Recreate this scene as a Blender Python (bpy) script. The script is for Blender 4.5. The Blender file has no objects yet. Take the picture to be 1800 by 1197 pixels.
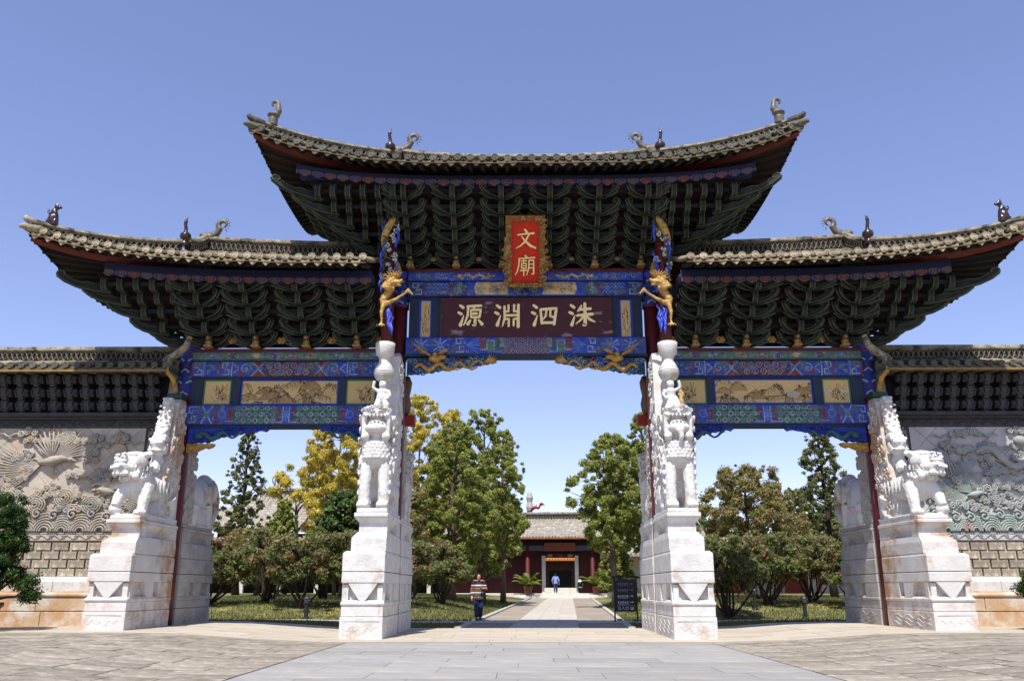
import bpy, bmesh, math, random
import numpy as np
from mathutils import Matrix, Vector

random.seed(7)
rng = np.random.default_rng(11)
SC = bpy.context.scene
COL = SC.collection
R = math.radians

# ------------------------------------------------------------------ camera
cam_d = bpy.data.cameras.new('camera')
cam_d.sensor_width = 36.0
cam_d.lens = 30.0
cam_d.clip_start = 0.1
cam_d.clip_end = 3000
cam = bpy.data.objects.new('camera', cam_d)
COL.objects.link(cam)
cam.location = (-0.19, -24.6, 1.2)
cam.rotation_euler = (R(90 + 16.225), 0, R(0.513))
SC.camera = cam

# ------------------------------------------------------------------ sky and sun
SUN_EL, SUN_AZ = 61.0, 12.0            # sun behind the camera, a little to the left
w = bpy.data.worlds.new('World')
SC.world = w
w.use_nodes = True
nt = w.node_tree
bg = nt.nodes['Background']
sky = nt.nodes.new('ShaderNodeTexSky')
sky.sky_type = 'NISHITA'
sky.sun_disc = False
sky.sun_elevation = R(SUN_EL)
sky.sun_rotation = R(180 + SUN_AZ)
sky.altitude = 1300
sky.air_density = 1.0
sky.dust_density = 0.55
sky.ozone_density = 3.0
tint = nt.nodes.new('ShaderNodeMix')
tint.data_type = 'RGBA'
tint.blend_type = 'MULTIPLY'
tint.inputs[0].default_value = 1.0
tint.inputs[7].default_value = (1.2, 0.97, 1.06, 1)
nt.links.new(sky.outputs[0], tint.inputs[6])
gm = nt.nodes.new('ShaderNodeGamma')
gm.inputs[1].default_value = 0.82
hs_ = nt.nodes.new('ShaderNodeHueSaturation')
hs_.inputs['Saturation'].default_value = 1.12
nt.links.new(tint.outputs[2], gm.inputs[0])
nt.links.new(gm.outputs[0], hs_.inputs['Color'])
nt.links.new(hs_.outputs[0], bg.inputs[0])
bg.inputs[1].default_value = 0.145
sun_d = bpy.data.lights.new('sun', 'SUN')
sun_d.energy = 3.6
sun_d.angle = R(0.5)
sun_d.color = (1.0, 0.955, 0.88)
sun = bpy.data.objects.new('sun', sun_d)
COL.objects.link(sun)
sdir = Vector((-math.sin(R(SUN_AZ)) * math.cos(R(SUN_EL)), -math.cos(R(SUN_AZ)) * math.cos(R(SUN_EL)), math.sin(R(SUN_EL))))
sun.rotation_euler = sdir.to_track_quat('Z', 'Y').to_euler()
sun.location = (-10, -40, 40)
vs = SC.view_settings
vs.view_transform = 'Standard'
vs.look = 'None'
vs.exposure = 0.88
vs.gamma = 1.0
vs.use_curve_mapping = False

# ------------------------------------------------------------------ helpers
STUFF = {'cloud_scroll', 'relief_carving', 'carved_band', 'frame_carving', 'blue_flames', 'green_fins', 'gilt_rays', 'border_carving', 'limbs', 'stems', 'fronds', 'carved_line', 'text_line', 'branches'}
W = {}                                  # world matrix of every object made here
I4 = Matrix.Identity(4)


def T(x, y, z):
    return Matrix.Translation((x, y, z))


def RZ(a):
    return Matrix.Rotation(R(a), 4, 'Z')


def RX(a):
    return Matrix.Rotation(R(a), 4, 'X')


def RY(a):
    return Matrix.Rotation(R(a), 4, 'Y')


def SCL(x, y, z):
    return Matrix.Diagonal((x, y, z, 1))


MX = SCL(-1, 1, 1)


def s2l(c):
    """display colour 0..255 to linear"""
    out = []
    for k in c:
        k = k / 255.0
        out.append(k / 12.92 if k <= 0.04045 else ((k + 0.055) / 1.055) ** 2.4)
    return tuple(out)


class MB:
    def __init__(s):
        s.v = []
        s.f = []
        s.m = []

    def add(s, vs_, fs, mi=0, M=None):
        o = len(s.v)
        if M is not None:
            vs_ = [tuple(M @ Vector(p)) for p in vs_]
        s.v.extend(vs_)
        for f in fs:
            s.f.append(tuple(i + o for i in f))
            s.m.append(mi)

    def box(s, x0, x1, y0, y1, z0, z1, mi=0, M=None):
        vs_ = [(x0, y0, z0), (x1, y0, z0), (x1, y1, z0), (x0, y1, z0), (x0, y0, z1), (x1, y0, z1), (x1, y1, z1), (x0, y1, z1)]
        s.add(vs_, [(0, 3, 2, 1), (4, 5, 6, 7), (0, 1, 5, 4), (1, 2, 6, 5), (2, 3, 7, 6), (3, 0, 4, 7)], mi, M)

    def prism(s, poly, a, b, axis='y', mi=0, M=None):
        """poly: 2-D points; axis y: (x,z) extruded in y; x: (y,z); z: (x,y)"""
        n = len(poly)

        def P(p, t):
            return (p[0], t, p[1]) if axis == 'y' else ((t, p[0], p[1]) if axis == 'x' else (p[0], p[1], t))
        vs_ = [P(p, a) for p in poly] + [P(p, b) for p in poly]
        fs = [tuple(range(n)), tuple(range(2 * n - 1, n - 1, -1))]
        fs += [(i, i + n, (i + 1) % n + n, (i + 1) % n) for i in range(n)]
        s.add(vs_, fs, mi, M)

    def loft(s, rings, mi=0, caps=True, M=None, closed=False):
        n = len(rings[0])
        vs_ = [tuple(p) for r in rings for p in r]
        fs = []
        k = len(rings)
        for j in range(k if closed else k - 1):
            a, b = j * n, ((j + 1) % k) * n
            for i in range(n):
                fs.append((a + i, a + (i + 1) % n, b + (i + 1) % n, b + i))
        if caps and not closed:
            fs.append(tuple(range(n - 1, -1, -1)))
            fs.append(tuple(range((k - 1) * n, k * n)))
        s.add(vs_, fs, mi, M)

    def tube(s, pts, rad, n=6, mi=0, M=None, flat=None):
        pts = [Vector(p) for p in pts]
        k = len(pts)
        if not hasattr(rad, '__len__'):
            rad = [rad] * k
        rings = []
        up = Vector((0, 0, 1))
        t0 = (pts[1] - pts[0]).normalized()
        if abs(t0.dot(up)) > 0.95:
            up = Vector((0, 1, 0))
        for i, p in enumerate(pts):
            t = (pts[min(i + 1, k - 1)] - pts[max(i - 1, 0)])
            if t.length < 1e-9:
                t = t0
            t = t.normalized()
            a = up - t * up.dot(t)
            if a.length < 1e-4:
                a = t.orthogonal()
            a = a.normalized()
            up = a
            b = t.cross(a)
            fl = 1.0 if flat is None else flat
            rings.append([p + (a * math.cos(2 * math.pi * j / n) + b * math.sin(2 * math.pi * j / n) * fl) * rad[i] for j in range(n)])
        s.loft(rings, mi, True, M)

    def ball(s, c, r, nu=10, nv=7, mi=0, M=None):
        if not hasattr(r, '__len__'):
            r = (r, r, r)
        vs_ = [(c[0], c[1], c[2] - r[2])]
        for j in range(1, nv):
            a = -math.pi / 2 + math.pi * j / nv
            for i in range(nu):
                b = 2 * math.pi * i / nu
                vs_.append((c[0] + r[0] * math.cos(a) * math.cos(b), c[1] + r[1] * math.cos(a) * math.sin(b), c[2] + r[2] * math.sin(a)))
        vs_.append((c[0], c[1], c[2] + r[2]))
        fs = [(0, 1 + (i + 1) % nu, 1 + i) for i in range(nu)]
        for j in range(nv - 2):
            a = 1 + j * nu
            for i in range(nu):
                fs.append((a + i, a + (i + 1) % nu, a + nu + (i + 1) % nu, a + nu + i))
        a = 1 + (nv - 2) * nu
        fs += [(a + i, a + (i + 1) % nu, len(vs_) - 1) for i in range(nu)]
        s.add(vs_, fs, mi, M)

    def lathe(s, prof, n=12, mi=0, M=None):
        rings = [[(r * math.cos(2 * math.pi * i / n), r * math.sin(2 * math.pi * i / n), z) for i in range(n)] for r, z in prof]
        s.loft(rings, mi, True, M)

    def grid(s, fn, nu, nv, mi=0, M=None):
        vs_ = [fn(i / nu, j / nv) for j in range(nv + 1) for i in range(nu + 1)]
        fs = [(j * (nu + 1) + i, j * (nu + 1) + i + 1, (j + 1) * (nu + 1) + i + 1, (j + 1) * (nu + 1) + i) for j in range(nv) for i in range(nu)]
        s.add(vs_, fs, mi, M)

    def mesh(s, name, smooth=False):
        me = bpy.data.meshes.new(name)
        me.from_pydata(s.v, [], s.f)
        if s.m and max(s.m) > 0:
            me.polygons.foreach_set('material_index', s.m)
        bm = bmesh.new()
        bm.from_mesh(me)
        bmesh.ops.recalc_face_normals(bm, faces=bm.faces)
        bm.to_mesh(me)
        bm.free()
        if smooth:
            me.polygons.foreach_set('use_smooth', [True] * len(me.polygons))
        me.update()
        return me


def ob(name, me, mat=None, parent=None, M=None, smooth=False, bevel=0.0, kind=None, auto=False):
    if isinstance(me, MB):
        me = me.mesh(name, smooth)
    if mat is not None and len(me.materials) == 0:
        for m_ in (mat if isinstance(mat, (list, tuple)) else [mat]):
            me.materials.append(m_)
    o = bpy.data.objects.new(name, me)
    COL.objects.link(o)
    M = I4 if M is None else M
    if parent is not None:
        o.parent = parent
        o.matrix_basis = W[parent.name].inverted() @ M
    else:
        o.matrix_basis = M
    W[o.name] = M.copy()
    if bevel > 0:
        b = o.modifiers.new('bevel', 'BEVEL')
        b.width = bevel
        b.segments = 2
        b.limit_method = 'ANGLE'
        b.angle_limit = R(35)
    if kind or name in STUFF:
        o['kind'] = kind or 'stuff'
    return o


def thing(name, label, cat, M=None, group=None):
    o = bpy.data.objects.new(name, None)
    o.empty_display_size = 0.2
    COL.objects.link(o)
    M = I4 if M is None else M
    o.matrix_basis = M
    W[o.name] = M.copy()
    return tag(o, label, cat, group)


def tag(o, label, cat, group=None):
    o['label'] = label
    o['category'] = cat
    if group:
        o['group'] = group
    return o


def remesh(mb, voxel, smooth=3, disp=0.0, dscale=0.3, extra=None):
    """melt overlapping lumps into one carved surface"""
    me = mb.mesh('tmp')
    o = bpy.data.objects.new('tmp', me)
    COL.objects.link(o)
    m = o.modifiers.new('r', 'REMESH')
    m.mode = 'VOXEL'
    m.voxel_size = voxel
    m2 = o.modifiers.new('s', 'SMOOTH')
    m2.iterations = smooth
    m2.factor = 0.5
    if disp:
        tx = bpy.data.textures.new('carve', 'CLOUDS')
        tx.noise_scale = dscale
        tx.noise_depth = 2
        m3 = o.modifiers.new('d', 'DISPLACE')
        m3.texture = tx
        m3.strength = disp
        m3.texture_coords = 'LOCAL'
    dg = bpy.context.evaluated_depsgraph_get()
    ev = o.evaluated_get(dg)
    res = bpy.data.meshes.new_from_object(ev)
    bpy.data.objects.remove(o)
    if extra is not None:                # crisp carved curls laid on the melted form
        me2 = extra.mesh('tmp2')
        bm = bmesh.new()
        bm.from_mesh(res)
        bm.from_mesh(me2)
        bm.to_mesh(res)
        bm.free()
    res.polygons.foreach_set('use_smooth', [True] * len(res.polygons))
    return res


# ------------------------------------------------------------------ materials
MATS = {}


def mat(name, c1, c2=None, scale=3.0, rough=0.7, bump=0.0, bscale=None, spec=0.3, metal=0.0, c3=None, s3=1.0, t3=0.6, w3=0.1, rnd=0.0, detail=6, stretch=(1, 1, 1), coat=0.0, sss=0.0, trans=None):
    """two-tone noise material; c3 adds sparse stains; rnd varies brightness per object"""
    if name in MATS:
        return MATS[name]
    c1 = s2l(c1)
    c2 = s2l(c2) if c2 else c1
    m = bpy.data.materials.new(name)
    m.use_nodes = True
    n = m.node_tree
    N = n.nodes
    L = n.links
    b = N['Principled BSDF']
    b.inputs['Roughness'].default_value = rough
    b.inputs['Specular IOR Level'].default_value = spec
    b.inputs['Metallic'].default_value = metal
    if coat:
        b.inputs['Coat Weight'].default_value = coat
    tc = N.new('ShaderNodeTexCoord')
    mp = N.new('ShaderNodeMapping')
    mp.inputs['Scale'].default_value = stretch
    L.new(tc.outputs['Object'], mp.inputs[0])
    no = N.new('ShaderNodeTexNoise')
    no.inputs['Scale'].default_value = scale
    no.inputs['Detail'].default_value = detail
    no.inputs['Roughness'].default_value = 0.65
    L.new(mp.outputs[0], no.inputs['Vector'])
    rp = N.new('ShaderNodeValToRGB')
    rp.color_ramp.elements[0].position = 0.33
    rp.color_ramp.elements[1].position = 0.68
    rp.color_ramp.elements[0].color = (*c1, 1)
    rp.color_ramp.elements[1].color = (*c2, 1)
    L.new(no.outputs['Fac'], rp.inputs[0])
    out = rp.outputs[0]
    if c3:
        n3 = N.new('ShaderNodeTexNoise')
        n3.inputs['Scale'].default_value = s3
        n3.inputs['Detail'].default_value = 8
        n3.inputs['Roughness'].default_value = 0.7
        L.new(mp.outputs[0], n3.inputs['Vector'])
        r3 = N.new('ShaderNodeMapRange')
        r3.inputs['From Min'].default_value = t3
        r3.inputs['From Max'].default_value = t3 + w3
        L.new(n3.outputs['Fac'], r3.inputs[0])
        mx = N.new('ShaderNodeMix')
        mx.data_type = 'RGBA'
        L.new(r3.outputs[0], mx.inputs[0])
        L.new(out, mx.inputs[6])
        mx.inputs[7].default_value = (*s2l(c3), 1)
        out = mx.outputs[2]
    if rnd:
        oi = N.new('ShaderNodeObjectInfo')
        mr = N.new('ShaderNodeMapRange')
        mr.inputs['To Min'].default_value = 1 - rnd
        mr.inputs['To Max'].default_value = 1 + rnd
        L.new(oi.outputs['Random'], mr.inputs[0])
        hs = N.new('ShaderNodeHueSaturation')
        L.new(mr.outputs[0], hs.inputs['Value'])
        L.new(out, hs.inputs['Color'])
        out = hs.outputs[0]
    L.new(out, b.inputs['Base Color'])
    if bump:
        nb = N.new('ShaderNodeTexNoise')
        nb.inputs['Scale'].default_value = bscale or scale * 4
        nb.inputs['Detail'].default_value = 5
        L.new(mp.outputs[0], nb.inputs['Vector'])
        bp = N.new('ShaderNodeBump')
        bp.inputs['Strength'].default_value = bump
        bp.inputs['Distance'].default_value = 0.03
        L.new(nb.outputs['Fac'], bp.inputs['Height'])
        L.new(bp.outputs[0], b.inputs['Normal'])
    if trans:
        tr = N.new('ShaderNodeBsdfTranslucent')
        L.new(out, tr.inputs['Color'])
        ms = N.new('ShaderNodeMixShader')
        ms.inputs[0].default_value = trans
        L.new(b.outputs[0], ms.inputs[1])
        L.new(tr.outputs[0], ms.inputs[2])
        L.new(ms.outputs[0], N['Material Output'].inputs[0])
    MATS[name] = m
    return m


def vcol_mat(name, rough=0.6, spec=0.3, wear=0.0, trans=0.0, hue=0.0, bump=0.0):
    """colour read from the mesh's own paint layer 'Col'"""
    if name in MATS:
        return MATS[name]
    m = bpy.data.materials.new(name)
    m.use_nodes = True
    n = m.node_tree
    N = n.nodes
    L = n.links
    b = N['Principled BSDF']
    b.inputs['Roughness'].default_value = rough
    b.inputs['Specular IOR Level'].default_value = spec
    at = N.new('ShaderNodeAttribute')
    at.attribute_name = 'Col'
    out = at.outputs['Color']
    tc = N.new('ShaderNodeTexCoord')
    if wear:
        no = N.new('ShaderNodeTexNoise')
        no.inputs['Scale'].default_value = 5
        no.inputs['Detail'].default_value = 8
        no.inputs['Roughness'].default_value = 0.7
        L.new(tc.outputs['Object'], no.inputs['Vector'])
        mr = N.new('ShaderNodeMapRange')
        mr.inputs['From Min'].default_value = 0.35
        mr.inputs['From Max'].default_value = 0.7
        mr.inputs['To Min'].default_value = 1 + wear * 0.4
        mr.inputs['To Max'].default_value = 1 - wear
        L.new(no.outputs['Fac'], mr.inputs[0])
        hs = N.new('ShaderNodeHueSaturation')
        L.new(mr.outputs[0], hs.inputs['Value'])
        L.new(out, hs.inputs['Color'])
        out = hs.outputs[0]
    L.new(out, b.inputs['Base Color'])
    if bump:
        nb = N.new('ShaderNodeTexNoise')
        nb.inputs['Scale'].default_value = 25
        L.new(tc.outputs['Object'], nb.inputs['Vector'])
        bp = N.new('ShaderNodeBump')
        bp.inputs['Strength'].default_value = bump
        bp.inputs['Distance'].default_value = 0.02
        L.new(nb.outputs['Fac'], bp.inputs['Height'])
        L.new(bp.outputs[0], b.inputs['Normal'])
    if trans:
        tr = N.new('ShaderNodeBsdfTranslucent')
        L.new(out, tr.inputs['Color'])
        ms = N.new('ShaderNodeMixShader')
        ms.inputs[0].default_value = trans
        L.new(b.outputs[0], ms.inputs[1])
        L.new(tr.outputs[0], ms.inputs[2])
        L.new(ms.outputs[0], N['Material Output'].inputs[0])
    MATS[name] = m
    return m


marble = mat('marble', (214, 212, 208), (190, 187, 181), 3.2, 0.65, 0.4, 22, c3=(170, 152, 126), s3=1.3, t3=0.56, w3=0.14)
marble_st = mat('marble_stained', (210, 207, 202), (192, 188, 182), 1.6, 0.65, 0.3, 12, c3=(170, 132, 92), s3=0.85, t3=0.51, w3=0.14)
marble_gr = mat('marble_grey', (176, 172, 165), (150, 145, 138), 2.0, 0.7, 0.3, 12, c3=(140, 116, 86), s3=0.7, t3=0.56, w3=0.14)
sand_st = mat('sandstone_orange', (190, 165, 135), (168, 125, 85), 1.2, 0.8, 0.3, 10, c3=(196, 188, 176), s3=0.9, t3=0.5, w3=0.1, rnd=0.08)
red_wood = mat('red_lacquer', (96, 32, 34), (74, 24, 28), 4, 0.45, 0.15, 20, stretch=(1, 1, 0.15), c3=(130, 70, 66), s3=6, t3=0.62)
maroon = mat('maroon_board', (74, 26, 28), (62, 22, 26), 3, 0.5, 0.1, c3=(132, 116, 118), s3=2.6, t3=0.59, w3=0.05, stretch=(0.5, 1, 1.5))
dark_wood = mat('dark_timber', (34, 20, 20), (22, 16, 18), 4, 0.9)
soffit = mat('soffit_red', (66, 26, 22), (44, 19, 19), 3, 0.7, c3=(40, 22, 22), s3=2, t3=0.5)
beam_red = mat('hip_beam_red', (112, 40, 30), (84, 30, 26), 4, 0.6, 0.1)
green_p = mat('green_paint', (46, 52, 42), (26, 34, 34), 5, 0.75, 0.1, rnd=0.25)
green_e = mat('green_edge', (90, 94, 76), (52, 62, 58), 4, 0.75)
green_d = mat('green_dark', (34, 42, 40), (24, 30, 36), 5, 0.8)
blue_p = mat('blue_paint', (32, 44, 96), (26, 34, 76), 5, 0.6, c3=(40, 44, 60), s3=4, t3=0.62)
blue_b = mat('blue_bright', (46, 70, 176), (30, 46, 128), 7, 0.55, 0.2, c3=(112, 122, 150), s3=7, t3=0.6)
slate = mat('slate_blue', (44, 58, 74), (36, 46, 62), 5, 0.7, stretch=(1, 1, 0.3))
gold = mat('gold_leaf', (196, 156, 80), (140, 98, 44), 11, 0.45, 0.4, 40, spec=0.4, metal=0.1)
gold_d = mat('old_gold', (176, 140, 84), (128, 98, 58), 8, 0.5, 0.2, metal=0.1)
gold_txt = mat('gilt_letters', (248, 226, 160), (240, 212, 140), 6, 0.35, spec=0.5)
plaque_red = mat('plaque_red', (196, 44, 18), (178, 36, 16), 4, 0.5, 0.05)
plaque_fr = mat('plaque_frame', (112, 66, 28), (150, 108, 52), 10, 0.5, 0.2, metal=0.2)
tile_c = mat('tile_cream', (168, 156, 132), (118, 108, 88), 6, 0.85, 0.3, c3=(74, 70, 60), s3=3.5, t3=0.52, w3=.14, rnd=0.24)
tile_g = mat('tile_grey', (100, 96, 84), (62, 62, 56), 6, 0.85, 0.3, c3=(142, 132, 108), s3=2.6, t3=0.55, w3=.14, rnd=0.28)
ridge_m = mat('ridge_plaster', (160, 150, 128), (100, 94, 82), 4, 0.85, 0.3, c3=(60, 58, 52), s3=2.6, t3=0.5, w3=.12)
scroll_m = mat('scroll_tile', (130, 122, 104), (78, 74, 66), 5, 0.8, 0.2)
ridge_dk = mat('ridge_dark', (40, 36, 34), (28, 26, 26), 4, 0.85)
glaze = mat('brown_glaze', (58, 38, 34), (40, 28, 28), 6, 0.25, 0.1, spec=0.6)
glaze_g = mat('grey_glaze', (120, 112, 98), (78, 72, 66), 6, 0.4, 0.2)
yellow_c = mat('yellow_cable', (150, 124, 62), (110, 92, 56), 3, 0.7)
red_clay = mat('red_bracket', (150, 40, 26), (120, 32, 24), 5, 0.5)
dk_brick = mat('dark_brick', (74, 72, 74), (54, 54, 58), 5, 0.8, 0.25, c3=(98, 94, 90), s3=3, t3=0.6, rnd=0.1)
grey_brick = mat('grey_brick', (160, 148, 130), (122, 114, 106), 4, 0.85, 0.3, c3=(192, 178, 152), s3=2.4, t3=0.5, rnd=0.22)
mortar = mat('mortar', (214, 204, 186), (190, 176, 154), 5, 0.9, 0.2)
relief_l = mat('relief_tile_warm', (190, 178, 158), (150, 146, 140), 1.6, 0.9, 0.4, 18, c3=(196, 164, 122), s3=1.1, t3=0.53, w3=0.12, rnd=0.12)
relief_lc = mat('relief_carving_warm', (140, 138, 134), (170, 158, 138), 2.0, 0.9, 0.4, 18, c3=(186, 156, 118), s3=1.4, t3=0.56, w3=0.1)
relief_r = mat('relief_tile_cool', (190, 188, 184), (158, 158, 156), 1.4, 0.85, 0.25, 18, c3=(176, 158, 126), s3=1.0, t3=0.6, w3=0.1, rnd=0.09)
relief_rc = mat('relief_carving_cool', (166, 166, 162), (136, 138, 136), 2.0, 0.9, 0.4, 18, c3=(136, 158, 148), s3=1.2, t3=0.58, w3=0.1)
relief_rw = mat('relief_carving_green', (134, 156, 146), (160, 160, 154), 2.0, 0.8, 0.25, 18, c3=(158, 128, 108), s3=1.6, t3=0.54, w3=0.1)

# ------------------------------------------------------------------ ground
def sm(t):
    t = min(1.0, max(0.0, t))
    return t * t * (3 - 2 * t)


def pc(y):
    return 0.4 + 0.0557 * (min(max(y, 1), 60) - 1)


def g(x, y):
    side = 0.2 * sm((abs(x) - 4.8) / 4.0)
    if y <= 3.2:
        return side
    k = sm((y - 3.2) / 5)
    rise = 0.0085 * min(max(y - 6, 0), 50)
    d = abs(x - pc(y)) - 2.9
    mound = 0.5 * sm(d / 3.5) * sm((y - 9.6) / 5) * (1 - 0.5 * sm((y - 45) / 8))
    return side * (1 - k * 0.7) + rise + mound


grass_m = mat('grass', (112, 110, 66), (88, 92, 52), 1.4, 0.95, 0.6, 30, c3=(150, 140, 88), s3=0.8, t3=0.5, w3=0.15)
plaza_m = mat('paving_bed', (150, 140, 122), (126, 116, 100), 2.5, 0.9, 0.3)
road_m = mat('road_slab', (152, 149, 145), (132, 130, 128), 1.8, 0.85, 0.25, c3=(166, 158, 144), s3=0.9, t3=0.54, rnd=0.11)
cob_m = mat('old_paving', (154, 145, 130), (110, 102, 91), 2.6, 0.9, 0.6, 16, c3=(176, 168, 152), s3=1.8, t3=0.52, w3=0.12, rnd=0.2)
strip_m = mat('terrace_slab', (182, 173, 158), (166, 156, 140), 1.3, 0.8, 0.2, c3=(176, 156, 128), s3=0.8, t3=0.55, rnd=0.06)
lane_m = mat('brown_paving', (148, 136, 122), (136, 126, 114), 0.8, 0.9, 0.2, 40, c3=(158, 148, 132), s3=0.5, t3=0.5)
path_m = mat('path_slab', (184, 176, 164), (172, 164, 152), 1.2, 0.8, 0.15, rnd=0.08)
kerb_m = mat('kerb', (184, 180, 172), (166, 160, 150), 2, 0.8, 0.2)


def sheet(name, xs, ys, zf, m):
    mb = MB()
    nx = len(xs)
    mb.v = [(x, y, zf(x, y)) for y in ys for x in xs]
    mb.f = [(j * nx + i, j * nx + i + 1, (j + 1) * nx + i + 1, (j + 1) * nx + i) for j in range(len(ys) - 1) for i in range(nx - 1)]
    mb.m = [0] * len(mb.f)
    o = ob(name, mb, m, smooth=True)
    o['kind'] = 'structure'
    return o


xs_far = [-900, -400, -150, -80, -50] + [i * 1.0 for i in range(-36, 37)] + [50, 80, 150, 400, 900]
ys_far = [-300, -80, -40, -20, -5, 3.0] + [3.6 + 0.8 * i for i in range(72)] + [66, 80, 120, 200, 500, 1500]
sheet('lawn', xs_far, ys_far, lambda x, y: g(x, y) - (0.15 if y <= 3.1 else 0.0), grass_m)
xs_n = [-60, -40, -28, -20] + [i * 0.5 for i in range(-32, 33)] + [20, 28, 40, 60]
plaza = sheet('plaza_paving', xs_n, [-45, -20, -12, -8, -4, 0, 3.2], lambda x, y: g(x, y), plaza_m)

unit = MB()
unit.box(-0.5, 0.5, -0.5, 0.5, -1, 0)
unit_me = {}


def slab(name, x0, x1, y0, y1, m, parent, thick=0.035, jit=0.006, gap=0.008):
    if m.name not in unit_me:
        me = unit.mesh(name)
        me.materials.append(m)
        unit_me[m.name] = me
    cx, cy = (x0 + x1) / 2, (y0 + y1) / 2
    sx = (g(x1, cy) - g(x0, cy)) / (x1 - x0)
    sy = (g(cx, y1) - g(cx, y0)) / (y1 - y0)
    M = T(cx, cy, (g(x0, cy) + g(x1, cy)) / 2 + thick + random.uniform(-jit, jit) / 2) @ RY(-math.degrees(math.atan(sx)) + random.uniform(-jit, jit) * 6) @ RX(math.degrees(math.atan(sy)) + random.uniform(-jit, jit) * 8) @ SCL(x1 - x0 - gap, y1 - y0 - gap, 0.05)
    return ob(name, unit_me[m.name], None, parent, M)


# central road of large slabs in running bond
y = -14.0
row = 0
while y < -4.05:
    h = 0.9
    y1 = min(y + h, -4.02)
    x = -4.12
    first = 0.9 if row % 2 else 1.8
    while x < 4.11:
        x1 = min(x + (first if x < -4.1 else random.choice((1.5, 1.8, 2.1))), 4.12)
        if 4.12 - x1 < 0.5:
            x1 = 4.12
        slab('road_slab', x, x1, y, y1, road_m, plaza, jit=0.003)
        x = x1
    y = y1
    row += 1
# terrace of pale slabs under the gate
for j, (y0, y1) in enumerate(((-4.0, -3.35), (-3.35, -2.3), (-2.3, -0.9), (-0.9, 0.9), (0.9, 2.1), (2.1, 3.2))):
    x = -13.8 + 0.6 * (j % 2)
    while x < 13.6:
        x1 = x + random.choice((1.3, 1.6, 1.9))
        slab('terrace_slab', x, x1, y0, y1, strip_m, plaza, thick=0.045, jit=0.004)
        x = x1
# old irregular paving on both sides of the road
n_cob = 0
rest = MB()
for side in (1, -1):
    y = -4.03
    row = 0
    while y > -13.2:
        hh = random.uniform(0.5, 0.66)
        x = 4.16
        xm = 4.2 + (y + 24.6) * 0.62 + 0.8
        while x < xm:
            wd = random.uniform(0.7, 1.2)
            x0, x1 = (x, x + wd) if side > 0 else (-x - wd, -x)
            if n_cob < 300 and y < -4.9 + 0.0 * row:
                slab('paving_stone', x0, x1, y - hh, y, cob_m, plaza, thick=0.03, jit=0.006, gap=0.02)
                n_cob += 1
            else:
                zz = g(x0, y) + 0.03 + random.uniform(-.006, .006)
                za, zb = g(x0, y) + .03, g(x1, y) + .03
                xa, xb, ya, yb = x0 + .01, x1 - .01, y - hh + .01, y - .01
                rest.add([(xa, ya, za - .05), (xb, ya, zb - .05), (xb, yb, zb - .05), (xa, yb, za - .05), (xa, ya, za), (xb, ya, zb), (xb, yb, zb), (xa, yb, za)], [(0, 3, 2, 1), (4, 5, 6, 7), (0, 1, 5, 4), (1, 2, 6, 5), (2, 3, 7, 6), (3, 0, 4, 7)])
            x += wd
        y -= hh
        row += 1
o = ob('paving_stones', rest, cob_m, plaza)
o['kind'] = 'stuff'

# path to the hall
ys_p = [3.2 + 0.75 * i for i in range(71)]


def strip(name, a, b, lift, m, ys=ys_p, kind='structure'):
    mb = MB()
    for y in ys:
        for dx in (a, (a + b) / 2, b):
            x = pc(y) + dx
            mb.v.append((x, y, g(x, y) + lift))
    for j in range(len(ys) - 1):
        for i in (0, 1):
            mb.f.append((j * 3 + i, j * 3 + i + 1, (j + 1) * 3 + i + 1, (j + 1) * 3 + i))
    mb.m = [0] * len(mb.f)
    o = ob(name, mb, m)
    o['kind'] = kind
    return o


path = strip('path', -2.6, 2.7, 0.012, lane_m)
for s_, e_ in ((-2.75, -2.55), (2.65, 2.85)):
    mb = MB()
    for j in range(len(ys_p) - 1):
        if 7.0 < ys_p[j] < 9.6:
            continue
        ya, yb = ys_p[j], ys_p[j + 1] - 0.01
        mb.add([(pc(ya) + s_, ya, g(pc(ya) + s_, ya) - .1), (pc(ya) + e_, ya, g(pc(ya) + e_, ya) - .1), (pc(yb) + e_, yb, g(pc(yb) + e_, yb) - .1), (pc(yb) + s_, yb, g(pc(yb) + s_, yb) - .1),
                (pc(ya) + s_, ya, g(pc(ya) + s_, ya) + .08), (pc(ya) + e_, ya, g(pc(ya) + e_, ya) + .08), (pc(yb) + e_, yb, g(pc(yb) + e_, yb) + .08), (pc(yb) + s_, yb, g(pc(yb) + s_, yb) + .08)],
               [(0, 3, 2, 1), (4, 5, 6, 7), (0, 1, 5, 4), (1, 2, 6, 5), (2, 3, 7, 6), (3, 0, 4, 7)])
    o = ob('kerb', mb, kerb_m, path)
bed = strip('path_bed', -1.12, 1.12, 0.018, kerb_m)
bed.parent = path
y = 3.25
me_ps = unit.mesh('path_slab')
me_ps.materials.append(path_m)
row = 0
while y < 50:
    h = 0.62 if row % 3 else 0.9
    edges = (-1.12, -0.42, 0.32, 1.12) if row % 2 else (-1.12, -0.36, 0.42, 1.12)
    for a, b in zip(edges[:-1], edges[1:]):
        cx, cy = pc(y + h / 2) + (a + b) / 2, y + h / 2
        sl = (g(cx, cy + .3) - g(cx, cy - .3)) / .6
        M = T(cx, cy, g(cx, cy) + 0.035) @ RX(math.degrees(math.atan(sl))) @ RZ(-3.2) @ SCL(b - a - .02, h - .02, 0.03)
        ob('path_slab', me_ps, None, path, M)
    y += h
    row += 1
cross = sheet('cross_path', [-60, -40, -28, -20] + [i * 0.5 for i in range(-32, 33)] + [20, 28, 40, 60], [7.5, 8.4, 9.2], lambda x, y: g(x, y) + 0.022, kerb_m)

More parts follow.
